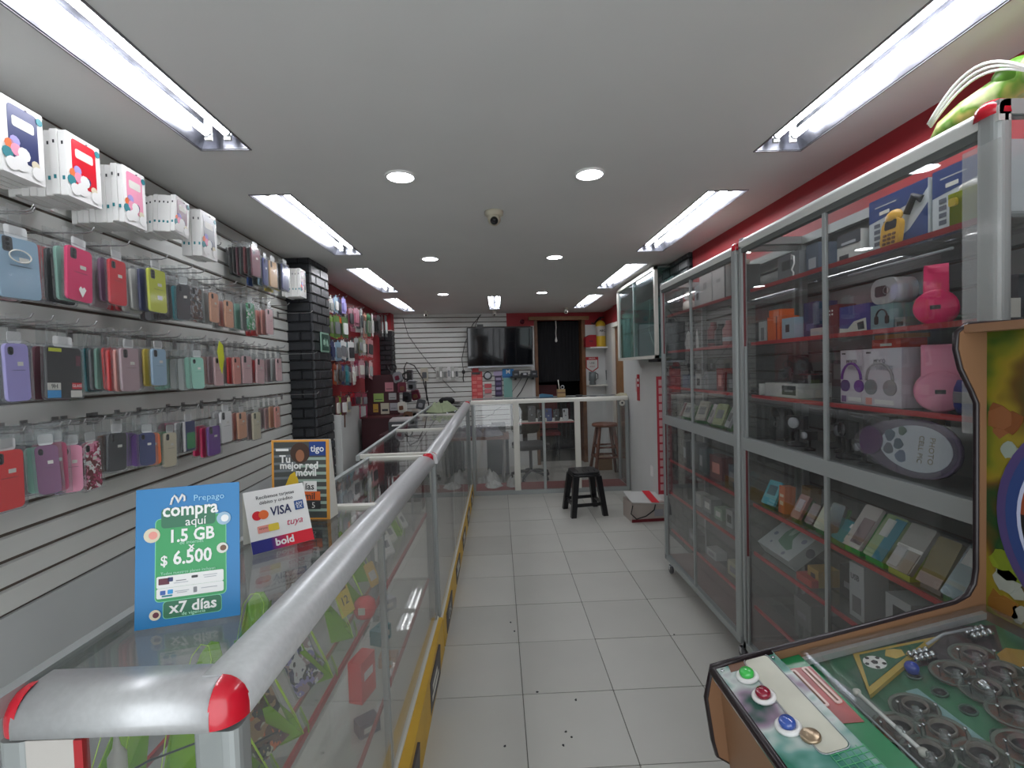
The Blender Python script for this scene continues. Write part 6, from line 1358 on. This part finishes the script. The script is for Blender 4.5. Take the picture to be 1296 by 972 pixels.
# television
r = bwt('television', 'black flat television hanging on the far slat wall', 'television', 1.61, 1.585, .10)
r.rotation_euler = (.07, 0, AB)
TW, TH = 1.02, .61
obj('body', MB().prism(rr(TW, TH, .01, 2, 0, TH / 2), 1, 0, .035, BLACKP), r); obj('screen', MB().box((-TW / 2 + .015, -.002, .03), (TW / 2 - .015, 0, TH - .015), SCREEN), r)
obj('bezel', MB().box((-TW / 2, -.006, -.006), (TW / 2, .02, .016), C('silver', .3, 0, .6)), r); obj('wall_bracket', MB().box((-.15, .035, .1), (.15, .075, .30), BLACKP), r); obj('side_edge', MB().box((TW / 2, -.002, 0), (TW / 2 + .02, .036, TH), C((170, 172, 170), .4)), r)
obj('top_camera', MB().box((-.35, .0, TH), (-.26, .03, TH + .045), BLACKP), r)
r = bwt('wall_shelf', 'small black shelf under the television with two dark devices', 'shelf', 1.98, 1.40, .0); obj('board', MB().box((-.22, -.16, 0), (.20, -.002, .03), BLACKP), r); obj('bracket', MB().box((-.15, -.1, -.03), (-.13, 0, 0), BLACKP).box((.13, -.1, -.03), (.15, 0, 0), BLACKP), r)
for k, (du, c) in enumerate(((-.14, 'grey'), (.0, 'silver'), (.15, 'grey'))):
    x, y, _ = BP(1.98 + du, .085); q = thing('set_top_device', 'dark device on the black shelf under the television, %s along' % ORD[k], 'device', (x, y, 1.431), (0, 0, AB)); obj('body', MB().box((-.05, -.04, 0), (.05, .04, .05 if k == 1 else .08), C('charcoal', .3)), q); obj('front_panel', MB().box((-.025, -.042, .015), (.025, -.04, .04), C(c)), q)
# white narrow board under the TV on its right
struct('trim_4', MB().box((1.74, -.004, .5), (2.12, .0, 1.40), C((196, 198, 194), .5)), None, (-1.567, 7.24, 0), (0, 0, AB))
# hanging goods on the far wall
r = bwt('small_speaker', 'black box speaker with a grey side hung on the far slat wall', 'speaker', .225, 1.42); obj('body', MB().box((-.045, -.05, 0), (.03, 0, .155), BLACKP), r); obj('side_panel', MB().box((.03, -.05, 0), (.045, 0, .155), C('grey')), r)
def wallpack(label, u, z0, z1, w, col, inner=None, d=.05, n=1, name='hanging_pack', group=None):
    r = bwt(name, label, 'accessory', u, z1, d, group)
    obj('card', MB().prism(rr(w, z1 - z0, .006, 2, 0, -(z1 - z0) / 2), 1, 0, .004, C(col)), r)
    if inner: obj('blister', MB().prism(rr(w * .6, (z1 - z0) * .45, .01, 3, 0, -(z1 - z0) * .55), 1, -.012, 0, C(inner, .3)), r)
    obj('hanger', MB().cyl((0, .004, -.01), (0, d, -.006), .003, STEEL, 6), r)
    return r
wallpack('cream round-faced pack hanging beside the box speaker', .44, 1.40, 1.60, .11, (180, 176, 160), 'charcoal')
tag(obj('black_strap', MB().tube([BP(.455, .03, 1.40), BP(.46, .03, 1.25), BP(.465, .03, 1.10)], .010, BLACKP, 6)), 'long black strap hanging under the cream round-faced pack', 'strap')
for k, (u, c, c2) in enumerate([(.64, (190, 192, 186), (120, 120, 116)), (.69, (150, 152, 146), 'white'), (.75, (190, 190, 186), (90, 92, 90)), (.81, (206, 206, 204), 'grey'), (.87, (170, 172, 166), 'white'), (.93, (190, 190, 188), 'charcoal')]):
    wallpack('silvery clear pack on the far slat wall, %s from the black column' % ORD[k], u, 1.40 + .01 * (k % 2), 1.62 - .012 * (k % 3), .052, c, c2, .05 + .02 * (k % 2), group='silvery packs on the far wall')
r = bwt('cable_bundle', 'black cable bundle hanging left of the red pendant on the far wall' .replace('left of', 'next to'), 'cable', 1.035, 1.52, .04); obj('knot', MB().ball((0, 0, 0), .03, BLACKP, 10, (.8, .6, 1.2)), r); obj('strand', MB().tube([(0, 0, .02), (-.02, 0, .2), (.04, 0, .45), (.16, 0, .72), (.30, .0, .88)], .005, BLACKP, 6).tube([(0, 0, -.02), (-.01, 0, -.1), (.0, 0, -.16)], .008, BLACKP, 6), r); obj('strand', MB().tube([(.14, .0, .0), (.10, .0, .1), (.16, 0, .4), (.20, 0, .7), (.28, 0, .87)], .004, BLACKP, 6), r)
# coupon strips
r = bwt('coupon_strip', 'wide red strip of coupons hanging below the television', 'sign', 1.24, 1.07, .02); obj('backing', MB().box((-.085, -.002, 0), (.085, 0, .45), C((190, 60, 62))), r)
for i in range(2):
    for j in range(7): obj('coupon', MB().box((-.075 + i * .078, -.0035, .02 + j * .06), (-.005 + i * .078, -.002, .065 + j * .06), C((206, 84, 84) if (i + j) % 2 else (214, 120, 116))), r)
obj('badge', MB().prism(rr(.10, .07, .02, 3, -.02, .47), 1, -.004, -.001, C((190, 40, 44))), r)
r = bwt('round_disc', 'round black and silver disc pack hanging below the television', 'accessory', 1.41, 1.45, .02); obj('disc', MB().lathe([(.02, 0), (.065, 0), (.065, .006), (.02, .006)], (0, -.006, 0), C('charcoal', .3), 24, axis='y').lathe([(.03, -.002), (.05, -.002), (.05, 0), (.03, 0)], (0, -.006, 0), C('silver'), 24, axis='y'), r); obj('plate', MB().box((-.03, -.001, -.03), (.03, 0, .03), C('silver')), r)
r = bwt('coupon_strip', 'narrow dark violet coupon strip hanging beside the round disc pack', 'sign', 1.575, 1.12, .02); obj('backing', MB().box((-.055, -.002, 0), (.055, 0, .40), C((54, 40, 74))), r)
for j in range(5): obj('coupon', MB().box((-.04, -.0035, .03 + j * .075), (.04, -.002, .07 + j * .075), C((160, 150, 180) if j % 2 else (96, 84, 120))), r)
obj('badge', MB().prism(rr(.15, .07, .02, 3, 0, .36), 1, -.004, -.001, C((170, 160, 190))), r)
r = bwt('banner', 'small blue banner with a white letter M over a pale teal flap', 'sign', 1.73, 1.41, .03); obj('top', MB().box((-.09, -.002, 0), (.09, 0, .14), C((40, 120, 180))), r); text('M', .09, C('white'), r, (0, -.003, .09), (PI / 2, 0, 0), bold=.002); obj('flap', MB().box((-.075, -.001, -.31), (.06, 0, 0), C((120, 168, 160))), r); obj('hem', MB().box((-.09, -.003, .0), (.09, -.002, .03), C((30, 90, 150))), r)
r = bwt('coupon_strip', 'two small pink coupon cards below the round disc pack', 'sign', 1.41, 1.09, .02)
for j in range(3): obj('coupon', MB().box((-.055, -.002, .0 + j * .085), (.055, 0, .065 + j * .085), C([(190, 170, 170), (196, 110, 116), (190, 84, 90)][j])), r)
tag(obj('power_brick', MB().box((1.20 - .04, -.05, 1.50), (1.20 + .09, 0, 1.53), BLACKP), None, (-1.567, 7.24 - .0, -.02), (0, 0, AB)), 'black power strip above the red coupons', 'power strip')
for k, (pts, wh) in enumerate([([(1.95, 1.40), (1.88, 1.3), (1.8, 1.2), (1.75, 1.1)], 'thin cable dropping from the black shelf'), ([(2.05, 1.40), (2.0, 1.3), (1.93, 1.18), (1.83, 1.06)], 'thicker cable dropping from the black shelf'), ([(1.6, .95), (1.5, .9), (1.48, .85), (1.35, .80), (1.2, .80), (1.05, .84)], 'cable looping behind the far counter glass'), ([(.15, 2.36), (.22, 2.1), (.38, 1.85), (.55, 1.62), (.72, 1.4), (.9, 1.2)], 'long thin cord crossing the far slat wall')]):
    tag(obj('cable', MB().tube([BP(u, .012, z) for u, z in pts], .004 if k != 1 else .007, BLACKP, 6)), wh, 'cable')
# fire extinguisher on a little shelf
r = bwt('wall_shelf', 'narrow white shelf on the white end of the far wall carrying the extinguisher', 'shelf', 3.23, 1.835, .0); obj('board', MB().box((-.20, -.20, 0), (.18, 0, .02), C('white')), r)
x, y, _ = BP(3.235, .10); r = thing('fire_extinguisher', 'yellow fire extinguisher standing on the narrow white shelf', 'fire extinguisher', (x, y, 1.856), (0, 0, AB))
obj('cylinder', MB().lathe([(0, 0), (.075, 0), (.080, .015), (.080, .33), (.076, .365), (.06, .395), (.03, .412), (.022, .42), (0, .42)], (0, 0, 0), C((206, 170, 44), .3), 24), r); obj('label', MB().lathe([(.0805, .17), (.081, .175), (.081, .32), (.0805, .325)], (0, 0, 0), C((190, 186, 180)), 24), r); obj('valve', MB().cyl((0, 0, .43), (0, 0, .46), .016, C('charcoal', .3), 10).box((-.02, -.015, .46), (.06, .015, .475), BLACKP), r); obj('hose', MB().tube([(-.03, -.02, .45), (-.09, -.04, .40), (-.12, -.04, .36), (-.16, -.03, .38)], .012, BLACKP, 8), r)
text('ABC', .05, C('charcoal'), r, (0, -.083, .25), (PI / 2, 0, 0), bold=.001)
x, y, _ = BP(3.055, .10); r = thing('red_case', 'dark red hard case beside the yellow fire extinguisher', 'case', (x, y, 1.856), (0, 0, AB)); obj('shell', MB().prism([(-.09, 0), (.09, 0), (.09, .19), (-.02, .19), (-.09, .15)], 1, -.05, .05, C((150, 26, 36), .4)), r); obj('latch', MB().box((-.03, -.053, .08), (.03, -.05, .1), C('maroon')), r)
r = bwt('sign', 'shield-shaped red and white sign below the extinguisher shelf', 'sign', 3.115, 1.45, .0); obj('board', MB().prism([(-.105, .07), (0, 0), (.105, .07), (.105, .25), (-.105, .25)], 1, -.004, 0, C((170, 44, 50))), r); obj('panel', MB().prism([(-.09, .08), (0, .02), (.09, .08), (.09, .20), (-.09, .20)], 1, -.006, -.004, C((206, 204, 200))), r)
text('USE', .05, C((60, 60, 60)), r, (0, -.007, .15), (PI / 2, 0, 0)); text('SALIDA', .034, C('white'), r, (0, -.005, .225), (PI / 2, 0, 0)) ; text('AQUI', .035, C((150, 50, 50)), r, (0, -.007, .095), (PI / 2, 0, 0))
r = bwt('wall_shelf', 'lower white shelf on the far wall with two grey jugs', 'shelf', 3.23, 1.23, .0); obj('board', MB().box((-.22, -.16, 0), (.20, 0, .02), C('offwhite')), r)
for k, (u, h, s) in enumerate([(3.09, .21, .8), (3.38, .23, 1)]):
    x, y, _ = BP(u, .08); q = thing('blender_jug', 'grey jug on the lower white shelf, %s' % ('smaller one by the doorway' if k == 0 else 'larger one by the side wall'), 'jug', (x, y, 1.251), (0, 0, AB)); obj('jug', MB().lathe([(0, 0), (.05, 0), (.055, .02), (.045, .06), (.06, .07), (.07 * s, h), (.064 * s, h), (.0, h - .005)], (0, 0, 0), C((110, 118, 118), .3), 18), q); obj('handle', MB().tube([(.05, 0, .08), (.09, 0, .1), (.09, 0, .17), (.055, 0, .19)], .007, C('charcoal'), 6), q)
cloth('folded_cloth', 'beige cloth heap on the lower part of the white shelf wall', 'cloth', (1.62, 5.98, 1.166), .16, .12, .035, mat('beige_cloth', (170, 166, 140), .9), 8)
r = bwt('red_lamp', 'small round red lamp on the red wall above the television', 'lamp', 1.98, 2.28, .012); obj('dome', MB().ball((0, -.02, 0), .035, C('maroon', .2), 12), r); obj('base', MB().lathe([(0, 0), (.04, 0), (.04, -.01), (0, -.01)], (0, 0, 0), C('darkred'), 14, axis='y'), r)
# ceiling fittings
r = thing('dome_camera', 'beige dome security camera on the middle of the ceiling', 'camera', (.003, 2.654, ZC)); obj('mount', MB().lathe([(0, 0), (.052, 0), (.050, -.02), (.036, -.03), (0, -.03)], (0, 0, 0), C((190, 184, 164), .4), 24), r)
obj('housing', MB().ball((0, -.012, -.045), .036, C((186, 180, 160), .35), 18), r); obj('lens', MB().lathe([(0, -.014), (.020, -.012), (.022, 0), (0, 0)], (0, -.040, -.062), BLACKP, 18, axis='y'), r); obj('lens_glass', MB().ball((0, -.052, -.062), .010, SCREEN, 10), r)
for (x, y, wh) in ((-1.02, 6.95, 'by the far slat wall, column side'), (1.02, 6.98, 'by the doorway side of the far wall'), (-.03, 7.1, 'between the far counter lamp and the slat wall')):
    r = thing('small_camera', 'small pale camera on the ceiling ' + wh, 'camera', (x, y, ZC)); obj('bracket', MB().cyl((0, 0, 0), (0, 0, -.03), .035, C('offwhite'), 14, .02), r); obj('head', MB().ball((0, -.02, -.055), .034, C('offwhite', .4), 14), r); obj('lens', MB().lathe([(0, 0), (.015, 0), (.012, -.012), (0, -.012)], (0, -.045, -.065), BLACKP, 12, axis='y'), r)
for k, (x, y) in enumerate([(-1.0, 3.2), (-.62, 2.0 + .55), (.93, 2.0), (-.75, 3.9), (.9, 3.3), (-.85, 4.6), (-.82, 1.95)]): pass
# ---- behind and in the far counter
for k, (x, c, w, h) in enumerate([(.165, (206, 200, 186), .07, .13), (.365, (30, 32, 34), .10, .20), (.475, (24, 26, 30), .085, .15), (.575, (32, 64, 130), .085, .16), (.675, (22, 24, 28), .08, .15), (.79, (196, 200, 204), .07, .15)]):
    nm = ['cream', 'large black', 'black', 'blue', 'second black', 'silver'][k]
    r = thing('display_phone', '%s phone standing on the shelf of the far counter' % nm, 'phone', (x + .04, 5.93, .877), (-.1, 0, 0)); obj('body', MB().prism(rr(w, h, .008, 3, 0, h / 2), 1, 0, .01, C(c, .25)), r); obj('camera', MB().prism(rr(.02, .03, .005, 2, -w * .22, h * .8), 1, -.002, 0, C('charcoal' if k in (0, 5, 3) else 'grey')), r); obj('logo', MB().prism(rr(.022, .010, .004, 2, 0, h * .42), 1, -.001, 0, C('silver' if k not in (0, 5) else 'charcoal')), r)
    if k < 5: q = thing('plug_cube', 'white charger cube next to the %s phone in the far counter' % nm, 'charger', (x + .10, 5.93, .877)); obj('cube', MB().prism(rr(.026, .04, .004, 2, 0, .02), 1, -.012, .012, C('white')), q); obj('pin', MB().box((-.006, -.014, .012), (.006, -.012, .016), C('grey')), q)
# desk behind the counter
r = thing('work_desk', 'wooden work desk behind the far counter, below the far slat wall', 'desk', (-.35, 6.35, 0)); obj('desk_top', MB().box((-.35, 0, .60), (.47, .55, .635), C((110, 74, 66), .5)), r)
for (x, y) in ((-.3, .05), (.40, .05), (-.3, .48), (.40, .48)): obj('leg', MB().tube([(x, y, .60), (x + .0, y, .3), (x - .02, y, 0)], .022, C((150, 150, 146), .4), 8), r)
cloth('jacket', 'dark grey jacket spread on the work desk', 'jacket', (-.24, 6.58, .636), .26, .18, .15, mat('grey_cloth', (92, 90, 98), .9, bump=.4, bscale=30), 11)
gb('black box on the work desk by the jacket', 6.78, 6.88, .637, .14, (30, 32, 36), x=-.12, d=.2)
tag(obj('dark_panel', MB().box((-.2, 6.92, .0), (.12, 6.95, .60), C((36, 50, 54), .5))), 'dark teal panel under the work desk', 'panel')
for k, (x, y, rx, ry, h) in enumerate([(-.19, 6.58, .16, .12, .16), (-.13, 6.02, .11, .10, .07), (.12, 6.0, .07, .08, .12)]): cloth('plastic_bag', 'white plastic bag on the floor of the far counter, %s' % ['tallest heap by the corner post', 'flat spread one', 'small one by the wide post'][k], 'bag', (x + .02, y - .13 * (k == 0), .052 if y < 6.2 else .0), rx, ry, h, mat('bag_plastic', (188, 190, 186), .35, bump=.5, bscale=25), 20 + k)
# office chair
r = thing('office_chair', 'dark office chair on a five-star base behind the far counter', 'chair', (.42, 6.62, 0), (0, 0, .3)); DKC = C((34, 34, 36), .6)
obj('seat', MB().prism(rr(.46, .44, .1, 5), 2, .43, .50, DKC, True), r); obj('column', MB().cyl((0, 0, .10), (0, 0, .43), .022, C((60, 60, 62), .3), 12), r)
obj('backrest', MB().prism(rr(.42, .50, .08, 5, 0, .86), 1, .16, .21, mat('camo_cloth', (70, 74, 66), .8, col2=(34, 36, 34), nscale=12), True), r); obj('back_bar', MB().box((-.03, .19, .45), (.03, .22, .7), DKC), r)
for k in range(5):
    a = k * 2 * PI / 5 + .2; o = obj('star_arm', MB().tube([(0, 0, .11), (.14 * math.cos(a), .14 * math.sin(a), .10), (.28 * math.cos(a), .28 * math.sin(a), .065)], .02, DKC, 8), r); obj('caster', MB().cyl((.28 * math.cos(a) - .015, .28 * math.sin(a), .028), (.28 * math.cos(a) + .015, .28 * math.sin(a), .028), .028, DKC, 12), o)
# wooden bar stool
r = thing('bar_stool', 'reddish wooden bar stool behind the far counter near the side wall', 'stool', (1.48, 6.62, 0)); WR = mat('red_wood', (128, 76, 54), .4, noise=.3, nscale=8)
obj('seat', MB().lathe([(0, .70), (.17, .70), (.185, .71), (.185, .735), (.17, .745), (0, .745)], (0, 0, 0), WR, 28), r)
for sx in (-1, 1):
    for sy in (-1, 1): obj('leg', MB().tube([(sx * .095, sy * .095, .70), (sx * .19, sy * .19, 0)], .024, WR, 8), r)
for (z, q) in ((.28, .155), (.42, .135)):
    for (a, b_) in (((-q, -q), (q, -q)), ((-q, q), (q, q)), ((-q, -q), (-q, q)), ((q, -q), (q, q))): obj('rung', MB().tube([(a[0], a[1], z), (b_[0], b_[1], z)], .014, WR, 8), r)
gb('small cardboard box on the floor behind the bar stool', 6.95, 7.2, .0, .2, (140, 110, 80), x=1.45, d=.2)
r = thing('pen_cup', 'wooden pen cup with a pen and scissors on the far counter', 'cup', (.79, 6.0, 1.170)); obj('cup', MB().box((-.05, -.04, 0), (.05, .04, .10), mat('cup_wood', (170, 140, 96), .5, noise=.2, nscale=12)), r); obj('stripe', MB().box((-.051, -.041, .05), (.051, .041, .065), C('brown')), r)
obj('pen', MB().cyl((-.02, 0, .10), (-.035, 0, .22), .006, C('offwhite'), 8), r); obj('scissors_handle', MB().tube([(.02 + .02 * math.cos(a), 0, .125 + .022 * math.sin(a)) for a in [k * PI / 5 for k in range(10)]], .005, C('silver'), 6, True), r)
r = thing('stapler', 'blue stapler lying on the far counter by the pen cup', 'stapler', (.60, 6.0, 1.170), (0, 0, .1)); obj('base', MB().box((-.09, -.015, 0), (.09, .015, .012), C((60, 100, 130))), r); obj('arm', MB().prism([(-.09, .012), (.08, .012), (.085, .03), (-.05, .05), (-.09, .04)], 1, -.014, .014, C((70, 120, 150))), r)
tag(obj('tape_roll', MB().lathe([(.02, 0), (.045, 0), (.045, .02), (.02, .02)], (1.02, 6.0, 1.170), C('charcoal', .4), 18)), 'dark tape roll lying on the far counter past the pen cup', 'tape')
r = thing('chair', 'dark red chair standing in the dim passage behind the doorway', 'chair', (.80, 8.0, 0)); obj('seat', MB().box((-.2, -.2, .42), (.2, .2, .47), C('darkred')), r); obj('backrest', MB().box((-.2, .15, .5), (.2, .2, 1.25), C('darkred')), r)
for sx in (-1, 1):
    for sy in (-1, 1): obj('leg', MB().cyl((sx * .17, sy * .17, 0), (sx * .17, sy * .17, .42), .018, C('charcoal'), 8), r)
# dark red shelf unit with papers and heaped accessories
DR = mat('dark_red_board', (62, 20, 28), .5)
X0, X1, Y0, Y1, H0 = -1.60, -1.20, 5.52, 5.95, 1.42
r = thing('shelf_unit', 'dark red shelf unit with papers pinned on it, beside the red side wall', 'shelf', (X0, Y0, 0)); obj('body', MB().box((0, 0, 0), (X1 - X0, Y1 - Y0, 1.02), DR), r); obj('top_board', MB().box((-.01, -.02, 1.02), (X1 - X0 + .01, Y1 - Y0, 1.04), C((80, 26, 34))), r); obj('back_panel', MB().box((.0, .20, 1.04), (X1 - X0, .24, H0 + .10), DR), r)
for k, (x, z, w, h, c, wh) in enumerate([(.10, 1.20, .12, .10, (150, 180, 100), 'green note'), (.09, 1.075, .06, .10, (190, 150, 60), 'yellow note'), (.28, 1.22, .09, .08, (176, 176, 176), 'grey printed note'), (.29, 1.09, .09, .09, (170, 170, 176), 'pale ruled note'), (.18, 1.052, .10, .13, (196, 190, 170), 'cream card with a dark band'), (.24, 1.32, .10, .11, (196, 130, 140), 'pink note')]):
    q = thing('paper_note', '%s pinned on the dark red shelf unit' % wh, 'paper', (X0 + x, Y0 + .19, z)); obj('paper', MB().box((0, 0, 0), (w, .003, h), C(c)), q); obj('print', MB().box((w * .15, -.001, h * .25), (w * .85, 0, h * (.45 if k == 4 else .32)), C('charcoal')), q)
rnd = random.Random(12)
kinds = [('black cable coil', 'black'), ('grey charger', 'grey'), ('maroon pouch', 'maroon'), ('dark bag', 'charcoal'), ('white earphone pack', 'offwhite'), ('brown case', 'brown')]
tops = ['topmost', 'upper', 'middle', 'lower', 'lowest', 'side']
for k in range(12):
    nm, c = kinds[k % 6]; col, lv = k // 6, k % 6
    x = X1 + .07 + .13 * col + (.06 if lv % 2 else 0) - .10 * (lv < 2); z = 1.60 - lv * .115 - .10 * col; y = 5.55 + .16 * col
    q = thing('accessory_pack', '%s on the wire rack, %s one %s' % (nm, tops[lv], ['near the pinned papers', 'nearer the slat wall'][col]), 'accessory', (x, y, z), (rnd.uniform(-.3, .3), rnd.uniform(-.3, .3), rnd.uniform(-.6, .6)))
    if lv % 6 == 0:
        obj('coil', MB().tube([(.045 * math.cos(a), .01 * math.sin(3 * a), .045 * math.sin(a)) for a in [i * PI / 8 for i in range(16)]], .009, C(c), 6, True), q); obj('plug', MB().box((-.012, -.012, -.08), (.012, .012, -.045), C(c)), q)
    else:
        obj('pouch', MB().prism(rr(.10, .12, .02, 3), 1, -.02, .02, C(c, .4)), q); obj('blister', MB().prism(rr(.05, .05, .012, 3, 0, -.01), 1, -.032, -.02, C(rnd.choice(['grey', 'brown', 'maroon', 'black']), .3)), q)
q = thing('wire_rack', 'dark wire rack arching beside the dark red shelf unit', 'rack', (-1.13, 5.75, 0)); obj('pole', MB().tube([(0, 0, 0), (0, 0, 1.6), (.03, 0, 1.66), (.12, 0, 1.62), (.22, 0, 1.45), (.27, 0, 1.2), (.30, 0, .95)], .007, BLACKP, 6), q)
for k in range(6): obj('arm', MB().tube([(0, 0, 1.55 - .12 * k), (.18, -.18, 1.55 - .12 * k)], .004, BLACKP, 6), q)
obj('foot', MB().box((-.04, -.14, 0), (.16, .14, .02), BLACKP), q)
r = thing('printer', 'low dark printer with a pale tray beside the dark red shelf unit', 'printer', (-.98, 5.15, .90), (0, 0, .1)); obj('body', MB().box((-.20, -.16, 0), (.12, .16, .13), C('charcoal', .4)), r); obj('lid', MB().box((-.19, -.15, .13), (.13, .15, .15), C((176, 170, 170))), r); obj('paper', MB().box((-.16, -.22, .09), (.10, -.05, .10), C('white')), r)
r = thing('side_table', 'dark side table carrying the printer behind the second counter', 'table', (-1.02, 5.15, 0)); obj('table_top', MB().box((-.24, -.2, .87), (.2, .2, .90), DR), r)
for sx in (-1, 1):
    for sy in (-1, 1): obj('leg', MB().box((sx * .2 - .02, sy * .17 - .02, 0), (sx * .2 + .0, sy * .17 + .02, .87), DR), r)
